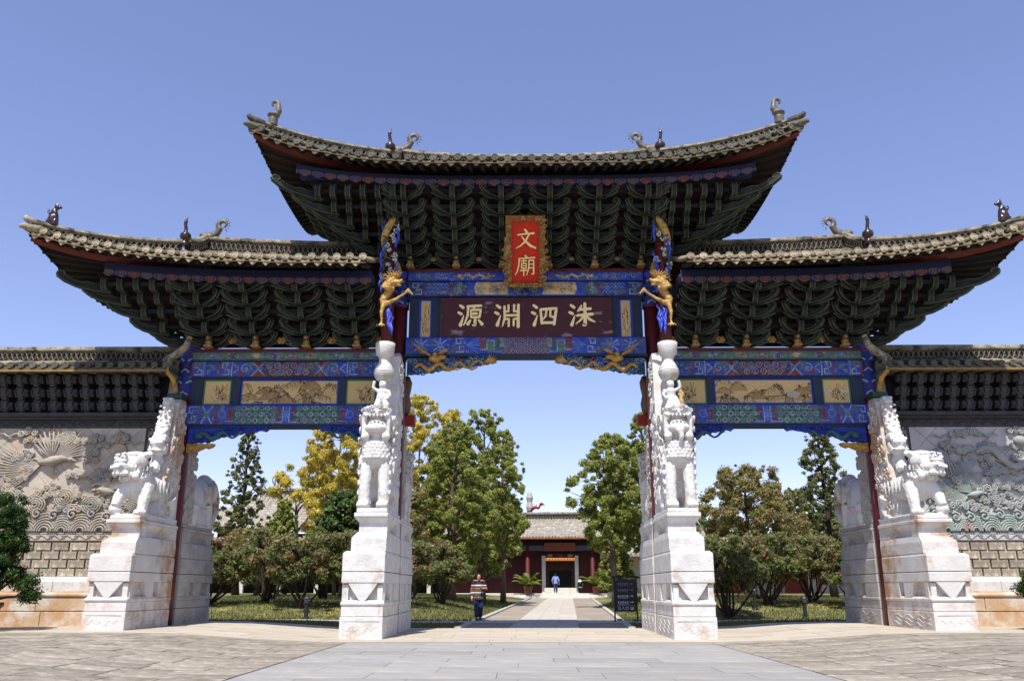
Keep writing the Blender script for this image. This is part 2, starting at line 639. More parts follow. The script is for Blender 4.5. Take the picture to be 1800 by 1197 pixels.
# grass blades
nb = 90000
gx = rng.uniform(-17, 17, nb * 2)
gy = 3.3 + 34 * rng.random(nb * 2) ** 1.6
ok = (np.abs(gx - (0.4 + 0.0557 * (gy - 1))) > 2.95) & ~((gy > 7.45) & (gy < 9.25))
gx, gy = gx[ok][:nb], gy[ok][:nb]
gz = np.array([g(a, b) for a, b in zip(gx, gy)])
n = len(gx)
ang = rng.uniform(0, 6.283, n)
hh = rng.uniform(0.04, 0.13, n)
wd = rng.uniform(0.012, 0.03, n)
dx, dy = np.cos(ang) * wd, np.sin(ang) * wd
lean = rng.normal(0, 0.04, (n, 2))
V = np.empty((n, 3, 3))
V[:, 0] = np.stack([gx - dx, gy - dy, gz - .01], 1)
V[:, 1] = np.stack([gx + dx, gy + dy, gz - .01], 1)
V[:, 2] = np.stack([gx + lean[:, 0], gy + lean[:, 1], gz + hh], 1)


def tri_mesh(name, V, colors=None):
    """V (n,k,3) polygons, colors (n,3) linear"""
    n, k = V.shape[:2]
    me = bpy.data.meshes.new(name)
    me.vertices.add(n * k)
    me.loops.add(n * k)
    me.polygons.add(n)
    me.vertices.foreach_set('co', V.reshape(-1).astype(np.float32))
    me.loops.foreach_set('vertex_index', np.arange(n * k, dtype=np.int32))
    me.polygons.foreach_set('loop_start', np.arange(0, n * k, k, dtype=np.int32))
    me.polygons.foreach_set('loop_total', np.full(n, k, dtype=np.int32))
    if colors is not None:
        a = me.attributes.new('Col', 'FLOAT_COLOR', 'POINT')
        c = np.ones((n, k, 4), np.float32)
        c[:, :, :3] = colors[:, None, :]
        a.data.foreach_set('color', c.reshape(-1))
    me.update()
    me.validate()
    return me


pal = np.array([s2l(c) for c in ((106, 112, 60), (122, 122, 72), (148, 138, 92), (86, 98, 50))])
gc = pal[rng.integers(0, 4, n)]
leaf_m = vcol_mat('foliage', 0.55, 0.3, trans=0.58)
o = ob('grass', tri_mesh('grass', V, gc), leaf_m)
tag(o, 'short yellowish green grass on the lawns behind the gate', 'grass')
o['kind'] = 'stuff'

# ------------------------------------------------------------------ painted timber (colours laid on a fine mesh grid)
def blur_noise(nz, nx, cell, q):
    a = q.random((nz // cell + 3, nx // cell + 3))
    zi, xi = np.arange(nz) / cell, np.arange(nx) / cell
    z0, x0 = zi.astype(int), xi.astype(int)
    fz, fx = (zi - z0)[:, None], (xi - x0)[None]
    A, B, C_, D = a[z0][:, x0], a[z0][:, x0 + 1], a[z0 + 1][:, x0], a[z0 + 1][:, x0 + 1]
    return (A * (1 - fx) + B * fx) * (1 - fz) + (C_ * (1 - fx) + D * fx) * fz


class CV:
    def __init__(s, w, h, base, res=64):
        s.w, s.h = w, h
        s.nx, s.nz = max(8, int(w * res)), max(8, int(h * res))
        X, Z = np.meshgrid(np.linspace(0, w, s.nx + 1), np.linspace(0, h, s.nz + 1))
        s.X, s.Z = X, Z
        s.C = np.zeros((s.nz + 1, s.nx + 1, 3))
        s.C[:] = s2l(base)
        s.base = s2l(base)

    def put(s, mask, c):
        s.C[mask] = s2l(c)

    def rect(s, x0, x1, z0, z1, c):
        s.put((s.X >= x0) & (s.X <= x1) & (s.Z >= z0) & (s.Z <= z1), c)

    def disc(s, x, z, r, c, rz=None):
        s.put(((s.X - x) / r) ** 2 + ((s.Z - z) / (rz or r)) ** 2 <= 1, c)

    def ring(s, x, z, r, t, c):
        s.put(np.abs(np.hypot(s.X - x, s.Z - z) - r) <= t / 2, c)

    def line(s, pts, t, c):
        for (x0, z0), (x1, z1) in zip(pts[:-1], pts[1:]):
            dx, dz = x1 - x0, z1 - z0
            L = dx * dx + dz * dz + 1e-9
            k = np.clip(((s.X - x0) * dx + (s.Z - z0) * dz) / L, 0, 1)
            s.put(np.hypot(s.X - x0 - k * dx, s.Z - z0 - k * dz) <= t / 2, c)

    def spiral(s, x, z, r, turns, t, c, a0=0, d=1):
        s.line([(x + r * (1 - i / 26) * math.cos(a0 + d * 6.283 * turns * i / 24), z + r * (1 - i / 26) * math.sin(a0 + d * 6.283 * turns * i / 24)) for i in range(25)], t, c)

    def fret(s, x, w_, c, t=0.03, m=0.05):
        h = s.h
        s.line([(x, m), (x + w_, m), (x + w_, h * .42), (x + w_ * .4, h * .42), (x + w_ * .4, h * .24)], t, c)
        s.line([(x + w_, h - m), (x, h - m), (x, h * .58), (x + w_ * .6, h * .58), (x + w_ * .6, h * .78)], t, c)

    def filigree(s, n, seed=1):
        r = random.Random(seed)
        for i in range(n):
            x, z, rr = r.uniform(.05, s.w - .05), r.uniform(.04, s.h - .04), r.uniform(.03, .08)
            c = r.choice(((128, 140, 160), (30, 36, 78), (84, 104, 150), (96, 58, 60), (70, 100, 88), (150, 150, 140)))
            k = r.random()
            if k < .45:
                s.spiral(x, z, rr, r.uniform(.6, 1.3), .013, c, r.uniform(0, 6), r.choice((-1, 1)))
            elif k < .75:
                s.line([(x - rr, z), (x, z + rr * .6), (x + rr, z)], .013, c)
            else:
                s.disc(x, z, rr * .3, c)

    def mirror(s):
        n = s.C.shape[1]
        s.C[:, n - n // 2:] = s.C[:, :n // 2][:, ::-1]


def painted(name, cv, x0, z0, y, depth, bulge=0.0):
    """a timber whose front face carries the paint; back and sides in the base colour"""
    nx, nz = cv.nx + 1, cv.nz + 1
    u = cv.Z / cv.h * 2 - 1
    Y = y - bulge * np.sqrt(np.clip(1 - u * u, 0, 1))
    P = np.stack([cv.X + x0, Y, cv.Z + z0], -1).reshape(-1, 3)
    v = [tuple(p) for p in P]
    f = [(j * nx + i, j * nx + i + 1, (j + 1) * nx + i + 1, (j + 1) * nx + i) for j in range(nz - 1) for i in range(nx - 1)]
    k = len(v)
    x1, z1 = x0 + cv.w, z0 + cv.h
    v += [(x0, y, z0), (x1, y, z0), (x1, y, z1), (x0, y, z1), (x0, y + depth, z0), (x1, y + depth, z0), (x1, y + depth, z1), (x0, y + depth, z1)]
    f += [(k, k + 1, k + 5, k + 4), (k + 3, k + 7, k + 6, k + 2), (k, k + 4, k + 7, k + 3), (k + 1, k + 2, k + 6, k + 5), (k + 4, k + 5, k + 6, k + 7)]
    me = bpy.data.meshes.new(name)
    me.from_pydata(v, [], f)
    a = me.attributes.new('Col', 'FLOAT_COLOR', 'POINT')
    c = np.ones((len(v), 4), np.float32)
    if name == 'beam':
        cv.filigree(int(cv.w * 34), nx)
    # faded and rubbed paint
    q = np.random.default_rng(len(v))
    n1, n2 = blur_noise(nz, nx, 9, q), blur_noise(nz, nx, 3, q)
    fade = np.clip((n1 * .6 + n2 * .4 - .38) * 1.8, 0, .7)[..., None] * (.12 if name.startswith('painted_') else 1)
    dull = np.array(s2l((84, 92, 104)))
    cv.C = cv.C * (1 - fade) + dull * fade
    cv.C *= (.86 + .28 * q.random((nz, nx)))[..., None]
    c[:k, :3] = cv.C.reshape(-1, 3)
    c[k:, :3] = cv.base
    a.data.foreach_set('color', c.reshape(-1))
    me.materials.append(vcol_mat('painted_timber', 0.55, 0.3, wear=0.3))
    return me


BLUE, BLU2, LINE, GRN, GRN2, RED, PUR, TAN, INK, YEL, SLT = (36, 66, 170), (28, 48, 118), (150, 160, 168), (72, 118, 96), (48, 84, 70), (112, 40, 40), (70, 38, 66), (206, 176, 116), (62, 48, 34), (206, 164, 66), (58, 70, 92)


def ink_panel(cv, seed, hills=True, wash=None):
    r = random.Random(seed)
    w_, h = cv.w, cv.h
    if hills:
        for k in range(26):
            x, b = r.uniform(0, w_), (.62 - .7 * k / 25 + r.uniform(-.1, .1)) * h
            ww, hh_ = r.uniform(.25, .75), r.uniform(.12, .36) * h
            pts = [(x + ww * (i / 8 - .5), b + hh_ * math.sin(math.pi * i / 8) ** .8 + r.uniform(-.012, .012)) for i in range(9)]
            m = np.zeros_like(cv.X, bool)
            for i in range(8):
                (xa, za), (xb, zb) = pts[i], pts[i + 1]
                zz = za + (zb - za) * (cv.X - xa) / (xb - xa)
                m |= (cv.X >= xa) & (cv.X < xb) & (cv.Z < zz) & (cv.Z > b - .02)
            cv.put(m, (196 - 12 * (k % 4), 166 - 12 * (k % 4), 108 - 9 * (k % 4)))
            cv.line(pts, .017, INK)
            for i in range(8):
                q = pts[r.randrange(1, 8)]
                cv.line([q, (q[0] + r.uniform(-.03, .1), q[1] - r.uniform(.06, .18))], .014, (110, 86, 56))
            if r.random() < .7:
                q = pts[r.randrange(2, 7)]
                for i in range(7):
                    cv.disc(q[0] + r.uniform(-.1, .1), q[1] + r.uniform(-.03, .07), r.uniform(.012, .028), INK)
    else:
        x, z = w_ * r.uniform(.3, .6), h * .08
        for k in range(26):
            a = r.uniform(.2, 2.9)
            L = r.uniform(.1, .45) * h
            q = (x + r.uniform(-.15, .2), z + r.uniform(0, .5) * h)
            cv.line([q, (q[0] + L * math.cos(a) * .7, q[1] + L * math.sin(a))], .014, (104, 84, 56))
        for k in range(14):
            cv.disc(x + r.uniform(-.12, .22), h * r.uniform(.2, .6), r.uniform(.012, .03), INK)
    if wash:
        cv.disc(wash[0], wash[1], .2, (172, 162, 148), .11)


gate = thing('memorial_gate', 'tall painted timber gateway with three tiled roofs and green bracket tiers', 'gateway')
CX, OX = 3.8, 10.05
Y0 = -0.3

# columns
for x, top in ((-CX, 10.7), (CX, 10.7), (-OX, 8.25), (OX, 8.25)):
    mb = MB()
    mb.lathe([(.27, .02), (.25, 2), (.235, top * .6), (.22, top)], 20)
    c = ob('column', mb, red_wood, gate, T(x, 0, g(x, 0)) if abs(x) > 5 else T(x, 0, 0), smooth=True)
    cv = CV(1.4, 0.9 if abs(x) < 5 else 1.45, BLU2, 56)
    zc, hc = (9.35, 0.9) if abs(x) < 5 else (6.55, 1.45)
    for k in range(9):
        for j in range(4):
            xx, zz = .08 + .32 * k + .16 * (j % 2), .12 + .34 * j
            cv.line([(xx - .1, zz), (xx, zz + .08), (xx + .1, zz)], .035, LINE)
            cv.disc(xx, zz + .2, .05, (70, 110, 150) if j % 2 else RED)
    cv.rect(0, 2, 0, .05, RED)
    cv.rect(0, 2, hc - .06, hc, RED)
    me = bpy.data.meshes.new('painted_collar')
    P = []
    for zi in range(cv.nz + 1):
        for xi in range(cv.nx + 1):
            a = 2 * math.pi * xi / cv.nx
            P.append((.262 * math.cos(a), .262 * math.sin(a), cv.h * zi / cv.nz))
    nx = cv.nx + 1
    me.from_pydata(P, [], [(j * nx + i, j * nx + i + 1, (j + 1) * nx + i + 1, (j + 1) * nx + i) for j in range(cv.nz) for i in range(cv.nx)])
    a_ = me.attributes.new('Col', 'FLOAT_COLOR', 'POINT')
    cc = np.ones((len(P), 4), np.float32)
    cc[:, :3] = cv.C.reshape(-1, 3)
    a_.data.foreach_set('color', cc.reshape(-1))
    me.materials.append(vcol_mat('painted_timber'))
    ob('painted_collar', me, None, c, T(x, 0, zc))
    mb = MB()
    mb.lathe([(.2, 0), (.28, .03), (.3, .12), (.27, .24), (.2, .28)], 20)
    ob('column_cap', mb, blue_b, c, T(x, 0, zc + hc), smooth=True)

# ---- centre bay timbers
cv = CV(7.1, 0.52, BLUE)
for k in (0.45, 1.02):
    for i in range(8):
        a = i * math.pi / 4
        cv.line([(k + .05 * math.cos(a), .26 + .05 * math.sin(a)), (k + .25 * math.cos(a), .26 + .22 * math.sin(a))], .04, LINE if i % 2 else (96, 140, 216))
cv.rect(.1, .16, 0, .52, SLT); cv.rect(1.34, 1.42, 0, .52, SLT)
cv.fret(1.5, .22, LINE)
for i in range(5):
    cv.line([(1.8, .26), (2.15, .02 + .12 * i)], .02, (90, 130, 200))
cv.rect(2.2, 2.38, .12, .52, RED); cv.rect(2.42, 2.62, .06, .4, GRN); cv.rect(2.66, 2.8, .1, .5, GRN2)
cv.line([(2.2, .12), (2.4, .12), (2.4, .4), (2.62, .4), (2.62, .06), (2.82, .06)], .025, LINE)
cv.rect(2.86, 3.6, 0, .52, PUR)
for i in range(12):
    for j in range(4):
        xx, zz = 2.9 + .14 * i + .07 * (j % 2), .07 + .13 * j
        cv.ring(xx, zz, .05, .02, (148, 132, 160))
cv.rect(2.78, 2.92, .2, .5, (130, 128, 128))
cv.mirror()
ob('beam', painted('beam', cv, -3.55, 7.86, Y0, .5, .06), None, gate)
cv = CV(7.1, 0.46, BLU2)
cv.fret(.15, .26, LINE, .028)
for i in range(6):
    for j in range(3):
        cv.line([(.56 + .11 * i, .1 + .12 * j), (.62 + .11 * i, .17 + .12 * j), (.68 + .11 * i, .08 + .12 * j)], .022, (100, 140, 214))
cv.rect(1.27, 1.33, 0, .5, RED)
cv.disc(1.55, .23, .2, GRN2); cv.spiral(1.5, .15, .11, 1.6, .025, LINE); cv.spiral(1.55, .34, .1, 1.5, .025, LINE, 2, -1)
cv.put((cv.X > 1.8) & (cv.X < 3.4), BLUE)
m = (cv.X > 2.0 + .3 * np.abs(cv.Z - .23)) & (cv.X < 3.0 + .25 * np.abs(cv.Z - .23)) & (cv.Z > .04) & (cv.Z < .43)
cv.put(m, TAN)
for i in range(10):
    cv.line([(2.1 + .08 * i, .16 + .02 * (i % 3)), (2.26 + .08 * i, .3 - .03 * (i % 4))], .013, INK)
cv.disc(3.3, .24, .17, GRN2); cv.spiral(3.3, .2, .13, 1.7, .028, LINE); cv.disc(3.12, .36, .12, (178, 52, 66), .08)
cv.mirror()
ob('beam', painted('beam', cv, -3.55, 9.67, Y0 + .02, .45, .05), None, gate)
cv = CV(7.1, 0.3, BLUE)
for s0 in (.3, .9):
    cv.spiral(s0, .15, .1, 1.5, .02, LINE); cv.spiral(s0 + .25, .15, .1, 1.5, .02, (110, 150, 196), 3, -1)
cv.line([(1.55, .13), (1.8, .2), (1.95, .1), (2.15, .2), (2.35, .1), (2.6, .17)], .06, YEL)
for k in (1.7, 2.0, 2.3):
    cv.line([(k, .14), (k - .06, .05)], .03, YEL); cv.line([(k + .1, .14), (k + .14, .25)], .025, YEL)
cv.disc(1.55, .16, .06, YEL)
cv.mirror()
ob('beam', painted('beam', cv, -3.55, 10.16, Y0 + .06, .4, .06), None, gate)
mb = MB(); mb.box(-3.6, 3.6, -.22, .2, 10.465, 10.58)
ob('plate_board', mb, red_wood, gate)
mb = MB(); mb.box(-3.6, 3.6, -.2, .2, 9.62, 9.668); mb.box(-3.6, 3.6, -.3, .2, 7.79, 7.858)
ob('rail', mb, slate, gate)
# infill between the beams: slate stiles and painted slips
for s in (-1, 1):
    for a, b in ((2.56, 2.8), (3.22, 3.5)):
        mb = MB(); mb.box(min(s * a, s * b), max(s * a, s * b), -.2, .12, 8.38, 9.62)
        ob('stile', mb, slate, gate)
    cv = CV(.42, 1.24, BLUE)
    cv.rect(.07, .35, .06, 1.18, TAN)
    r = random.Random(5 + s)
    for i in range(22):
        q = (r.uniform(.12, .3), r.uniform(.1, .9))
        cv.line([q, (q[0] + r.uniform(-.08, .08), q[1] + r.uniform(.05, .2))], .014, INK)
    ob('painted_slip', painted('painted_slip', cv, -3.22 if s < 0 else 2.8, 8.38, -.14, .2), None, gate)

# ---- side bays
XA, XB = 4.05, 9.85
WB = XB - XA
cv_lo = CV(WB, .56, BLUE)
c = cv_lo
c.fret(.08, .2, LINE)
c.rect(.36, .42, 0, .6, SLT)
c.line([(.45, .03), (.75, .53)], .035, LINE); c.line([(.75, .03), (.45, .53)], .035, LINE); c.disc(.6, .28, .08, GRN)
c.rect(.82, .9, 0, .6, RED)
c.ring(1.05, .28, .1, .03, (90, 130, 210)); c.rect(1.2, 1.32, .05, .5, RED); c.line([(1.15, .08), (1.36, .08), (1.36, .2)], .03, LINE)
c.put(((cv_lo.X - 2.0) / .66) ** 4 + ((cv_lo.Z - .28) / .27) ** 4 < 1, GRN2)
for i in range(7):
    for j in range(3):
        c.ring(1.5 + .17 * i, .1 + .18 * j, .06, .03, LINE if (i + j) % 2 else (86, 140, 120)); c.disc(1.5 + .17 * i, .1 + .18 * j, .035, GRN if (i + j) % 3 else PUR)
c.rect(2.66, 2.74, .04, .52, RED); c.line([(2.6, .05), (2.8, .05), (2.8, .5)], .03, LINE)
for i in range(4):
    a = i * math.pi / 4
    c.line([(2.9 - .12 * math.cos(a), .28 - .2 * math.sin(a)), (2.9 + .12 * math.cos(a), .28 + .2 * math.sin(a))], .03, (100, 140, 220))
c.mirror()
cv_up = CV(WB, .46, BLUE)
c = cv_up
c.rect(0, .06, 0, .5, RED); c.fret(.1, .22, LINE); c.rect(.36, .39, 0, .5, LINE)
for i in range(6):
    c.disc(.58 + .09 * math.cos(i), .23 + .11 * math.sin(i), .05, BLU2 if i % 2 else GRN)
c.rect(.78, .85, 0, .5, RED); c.fret(.92, .2, LINE); c.rect(1.18, 1.21, 0, .5, LINE)
c.line([(1.25, .1), (1.4, .23), (1.25, .36)], .03, LINE); c.disc(1.48, .1, .08, RED); c.spiral(1.6, .23, .17, 1.4, .035, LINE); c.disc(1.72, .36, .07, GRN)
c.put((np.abs(c.Z - .23) * 1.1 > np.abs(c.X - 1.98)) & (np.abs(c.X - 1.98) < .3), RED)
c.line([(1.78, .02), (2.0, .23), (1.78, .44)], .03, LINE); c.line([(2.18, .02), (1.96, .23), (2.18, .44)], .03, LINE)
c.put((c.X > 2.12 + .25 * np.abs(c.Z - .23)), PUR)
for i in range(6):
    for j in range(2):
        xx, zz = 2.3 + .24 * i + .12 * j, .32 - .19 * j
        c.ring(xx, zz, .08, .025, (168, 132, 142)); c.disc(xx, zz, .045, (70, 60, 170) if i % 2 else GRN2); c.disc(xx, zz, .015, LINE)
c.mirror()
cv_gr = CV(WB, .28, (86, 118, 84))
c = cv_gr
for i, (xx, cc) in enumerate(((.4, BLUE), (.95, BLU2), (1.5, BLUE), (2.3, (150, 120, 70)), (2.88, (150, 40, 40)), (3.4, BLUE), (3.9, YEL), (4.6, BLU2), (5.2, BLUE))):
    c.disc(xx, .15, .13, cc, .08); c.disc(xx + .03, .16, .07, (140, 60, 70) if i % 2 else LINE, .04); c.spiral(xx - .12, .13, .06, 1.2, .02, LINE)
c.rect(0, WB, 0, .06, GRN2)
me_lo, me_up, me_gr = painted('beam', cv_lo, XA, 5.77, Y0, .5, .06), painted('beam', cv_up, XA, 7.19, Y0 + .02, .45, .05), painted('beam', cv_gr, XA, 7.67, Y0 + .05, .4, .06)
for s, MS in ((1, I4), (-1, MX)):
    for me in (me_lo, me_up, me_gr):
        ob('beam', me, None, gate, MS)
    mb = MB(); mb.box(XA, XB, -.22, .2, 7.955, 8.06)
    ob('plate_board', mb, red_wood, gate, MS)
    mb = MB(); mb.box(XA, XB, -.24, .2, 5.7, 5.768); mb.box(XA, XB, -.22, .2, 7.14, 7.188); mb.box(XA, XB, -.2, .2, 6.332, 6.36)
    ob('rail', mb, slate, gate, MS)
    for a, b in ((4.05, 4.4), (5.3, 5.5), (8.4, 8.66), (9.5, 9.85)):
        mb = MB(); mb.box(a, b, -.2, .12, 6.36, 7.14)
        ob('stile', mb, slate, gate, MS)
    for j, (a, b) in enumerate(((4.4, 5.3), (5.5, 8.4), (8.66, 9.5))):
        fr = BLUE if j == 1 else GRN
        cv = CV(b - a, .78, fr)
        cv.rect(.06, b - a - .06, .05, .73, TAN)
        ink_panel(cv, 10 * j + s + 3, j == 1, ((b - a) * .8, .3) if (j == 1 and s > 0) else None)
        for q in ((0, .06, 0, 1), (b - a - .06, b - a, 0, 1), (0, b - a, 0, .05), (0, b - a, .73, 1)):
            cv.rect(*q, fr)
        if s > 0 and j == 2:
            cv.rect(.06, .3, .36, .44, (190, 184, 170)); cv.rect(.55, .78, .36, .44, (190, 184, 170))
        me = painted('painted_panel', cv, a if s > 0 else -b, 6.36, -.14, .2)
        ob('painted_panel', me, None, gate)


# ---- carved brackets hanging in the corners of the openings
def wavy(L, H, n, seed, prof):
    r = random.Random(seed)
    pts = [(0, 0), (L, 0)]
    for i in range(n + 1):
        t = 1 - i / n
        pts.append((L * t, -prof(t) * H - .035 * abs(math.sin(i * 2.1)) - r.uniform(0, .03)))
    return pts


def scroll_pts(x, z, r, turns, a0, d, y, n=14):
    return [(x + r * (1 - .8 * i / n) * math.cos(a0 + d * 6.283 * turns * i / n), y - .03 * math.sin(i), z + r * (1 - .8 * i / n) * math.sin(a0 + d * 6.283 * turns * i / n)) for i in range(n + 1)]


wht2 = mat('scroll_pale', (136, 160, 190), (110, 140, 120), 8, .5)
blue_g = mat('carved_blue_green', (44, 74, 110), (52, 96, 78), 9, 0.55, 0.2, c3=(110, 50, 44), s3=5, t3=0.56)
for s, MS in ((1, I4), (-1, MX)):
    # centre bay: open-work cloud band with a gilt dragon, local x runs from the column to the middle
    Q = T(s * 3.52, -.12, 7.785) @ SCL(-s, 1, 1)
    r = random.Random(31)
    mb = MB()
    prof = lambda t: (1 - t) ** .9 * .78 + .2
    mb.prism(wavy(2.65, .5, 40, 3, prof), -.04, .08, 'y')
    br = ob('carved_bracket', mb, blue_g, gate, Q)
    cl, cl2, dr = MB(), MB(), MB()
    for i in range(110):
        t = r.random() ** 1.15
        x, z = .08 + 2.45 * t, -prof(t) * .5 * r.uniform(.15, 1.02) - .02
        (cl if i % 3 else cl2).tube(scroll_pts(x, z, r.uniform(.06, .12), 1.3, r.uniform(0, 6), r.choice((-1, 1)), -.08 - r.uniform(0, .1)), .022, 5)
    ob('cloud_scroll', cl, mat('scroll_mixed', (58, 86, 196), (60, 110, 92), 7, .5, c3=(140, 60, 56), s3=4, t3=.56, w3=.04), br, Q, smooth=True)
    ob('cloud_scroll', cl2, wht2, br, Q, smooth=True)
    body = [(.25 + 2.05 * i / 30, -.2 - .05 * math.sin(i * .3), -.36 + .13 * i / 30 + .1 * math.sin(i * .75)) for i in range(31)]
    dr.tube(body, [.035 + .035 * math.sin(math.pi * min(1, i / 26 + .12)) for i in range(31)], 7)
    dr.ball((.85, -.3, -.1), (.2, .12, .11)); dr.ball((1.05, -.33, -.06), (.14, .1, .07)); dr.ball((.85, -.3, .02), (.09, .08, .08))
    for i in range(7):
        dr.tube([(.75, -.3, -.02), (.55 - .05 * i, -.34, .06 + .045 * i), (.38 - .04 * i, -.32, .07 + .06 * i)], [.03, .02, .006], 5)
        dr.tube([(.95 + .02 * i, -.34, .04), (1.08 + .02 * i, -.36, .14), (1.22 + .012 * i, -.34, .18 + .01 * i)], [.03, .02, .006], 5)
    for i in range(7):
        a = -.3 + i * .32
        dr.tube([(2.3, -.22, -.2), (2.45 + .1 * math.cos(a), -.24, -.16 + .1 * math.sin(a)), (2.45 + .24 * math.cos(a), -.22, -.14 + .24 * math.sin(a))], [.035, .028, .006], 5)
    for k in (.55, 1.35, 1.8):
        dr.tube([(k, -.22, -.32), (k + .15, -.28, -.42), (k + .28, -.26, -.36)], [.05, .035, .02], 6)
    ob('gilt_dragon', dr, gold, br, Q, smooth=True)
    # side bays: blue dragon boards with a gilt scroll beneath, one at each end
    for x0, dirx, L, tip in ((9.8, -1, 2.3, True), (4.1, 1, 1.9, False)):
        Q = MS @ T(x0, -.1, 5.7) @ SCL(dirx, 1, 1)
        r = random.Random(int(x0 * 10))
        prof = lambda t: max(.12, 1.02 - 1.0 * t ** .8) if t > .3 else .82 + .2 * (.3 - t)
        mb = MB()
        mb.prism(wavy(L, .46, 30, 8, prof), -.08, .1, 'y')
        br = ob('carved_bracket', mb, blue_b, gate, Q)
        cl = MB()
        for i in range(20):
            t = r.random()
            cl.tube(scroll_pts(.08 + (L - .3) * t, -prof(t) * .46 * r.uniform(.25, .8), r.uniform(.05, .11), 1.2, r.uniform(0, 6), r.choice((-1, 1)), -.1 - r.uniform(0, .04)), .02, 5)
        ob('cloud_scroll', cl, blue_b, br, Q, smooth=True)
        dr = MB()
        dr.tube([(.3 + 1.3 * i / 20, -.13, -.28 + .09 * math.sin(i * .7) + .07 * i / 20) for i in range(21)], [.06 + .03 * math.sin(i * .3) for i in range(21)], 6)
        dr.ball((.34, -.16, -.26), (.15, .08, .1))
        ob('blue_dragon', dr, blue_g, br, Q, smooth=True)
        gl = MB()
        gp = [(0, -.02), (.98, -.02), (.9, -.12), (.72, -.18), (.62, -.14), (.5, -.2), (.34, -.27), (.16, -.25), (0, -.3)]
        gl.prism(gp, -.12, .12, 'y')
        gl.tube([(.1, -.13, -.16), (.4, -.15, -.13), (.7, -.14, -.09), (.95, -.13, -.03)], [.09, .08, .06, .02], 7)
        ob('gilt_scroll', gl, gold, br, Q @ T(0, 0, -.46) @ SCL(.8, .9, .85), smooth=False)

# ------------------------------------------------------------------ tiers of brackets
def outline(mb, pts, r, mi, close=False):
    mb.tube(pts, r, 4, mi)


mb = MB()
npf = [(0.05, -.12), (-.28, -.17), (-.43, -.15), (-.51, -.04), (-.53, .12), (-.46, .21), (-.36, .2), (-.35, .1), (0.05, .1)]
mb.prism(npf, -.065, .065, 'x', 0)
for sx in (-.066, .066):
    mb.tube([(sx, p[0], p[1]) for p in npf[1:8]], .013, 4, 1)
me_nose = mb.mesh('beak_arm')
me_nose.materials.append(green_p); me_nose.materials.append(green_e)

mb = MB()
up = [(0, -.02), (.2, -.05), (.36, -.03), (.45, .04)]
lo = [(0, -.11), (.2, -.13), (.4, -.11), (.54, -.03), (.62, .09)]
curl = [(.62, .09), (.62, .17), (.56, .22), (.49, .2), (.46, .14), (.5, .1), (.54, .12)]
poly = lo + curl[1:5] + [(.45, .09)] + up[::-1]
mb.prism(poly, -.045, .045, 'y', 0)
mb.tube([(p[0], -.05, p[1]) for p in lo + curl[1:]], .016, 4, 1)
mb.tube([(p[0], -.05, p[1]) for p in up], .012, 4, 1)
mb.tube([(p[0], .05, p[1]) for p in lo + curl[1:]], .016, 4, 1)
leaf = [(0.1, -.2), (.28, -.21), (.46, -.19), (.62, -.13), (.5, -.145), (.3, -.17), (0.1, -.17)]
mb.prism(leaf, -.035, .035, 'y', 0)
mb.tube([(p[0], -.04, p[1]) for p in leaf[1:6]], .011, 4, 1)
me_wing = mb.mesh('wing_arm')
me_wing.materials.append(green_p); me_wing.materials.append(green_e)

mb = MB()
lo = [(0, -.1), (.35, -.13), (.7, -.08), (.95, .02), (1.1, .14)]
curl = [(1.1, .14), (1.12, .23), (1.06, .29), (.98, .27), (.95, .2), (.99, .16)]
up = [(0, .08), (.25, .05), (.5, .1), (.62, .05), (.8, .1), (.92, .18)]
mb.prism(lo + curl[1:5] + up[::-1], -.06, .06, 'y', 0)
for sy in (-.064, .064):
    mb.tube([(p[0], sy, p[1]) for p in lo + curl[1:]], .017, 4, 1)
    mb.tube([(p[0], sy, p[1]) for p in up], .013, 4, 1)
me_long = mb.mesh('corner_arm')
me_long.materials.append(green_p); me_long.materials.append(green_e)

# small gilt lion seated at the foot of each set
lm = MB()
lm.box(-.12, .12, -.18, .1, 0, .06)
lm.ball((0, -.05, .15), (.1, .12, .11)); lm.ball((0, -.12, .29), (.085, .09, .085)); lm.ball((0, -.19, .27), (.05, .05, .04))
for sx in (-1, 1):
    lm.tube([(sx * .06, -.1, .2), (sx * .06, -.16, .05)], [.035, .03], 6); lm.ball((sx * .08, -.1, .34), (.03, .02, .035))
me_lionet = remesh(lm, .022, 2)
me_lionet.materials.append(gold_d)
fm = MB()
fm.ball((0, -.03, 0), (.05, .05, .05), 8, 5)
for i in range(6):
    fm.ball((.1 * math.cos(i * 1.047), 0, .07 * math.sin(i * 1.047)), (.06, .03, .045), 6, 5)
me_flower = fm.mesh('gilt_flower', True)
me_flower.materials.append(gold)
fb = MB()
fb.prism([(-.45, 0), (-.2, .07), (0, .1), (.2, .07), (.45, 0), (.2, -.09), (0, -.11), (-.2, -.09)], -.02, .02, 'y')
me_loz = fb.mesh('lozenge_board')
me_loz.materials.append(blue_p)

LOW = [(-.45, 8.29), (-.87, 8.55), (-1.29, 8.90), (-1.71, 9.18), (-2.13, 9.43)]
UPR = [(-.45, 10.79), (-.85, 11.03), (-1.25, 11.30), (-1.65, 11.58), (-2.05, 11.82), (-2.45, 12.12)]


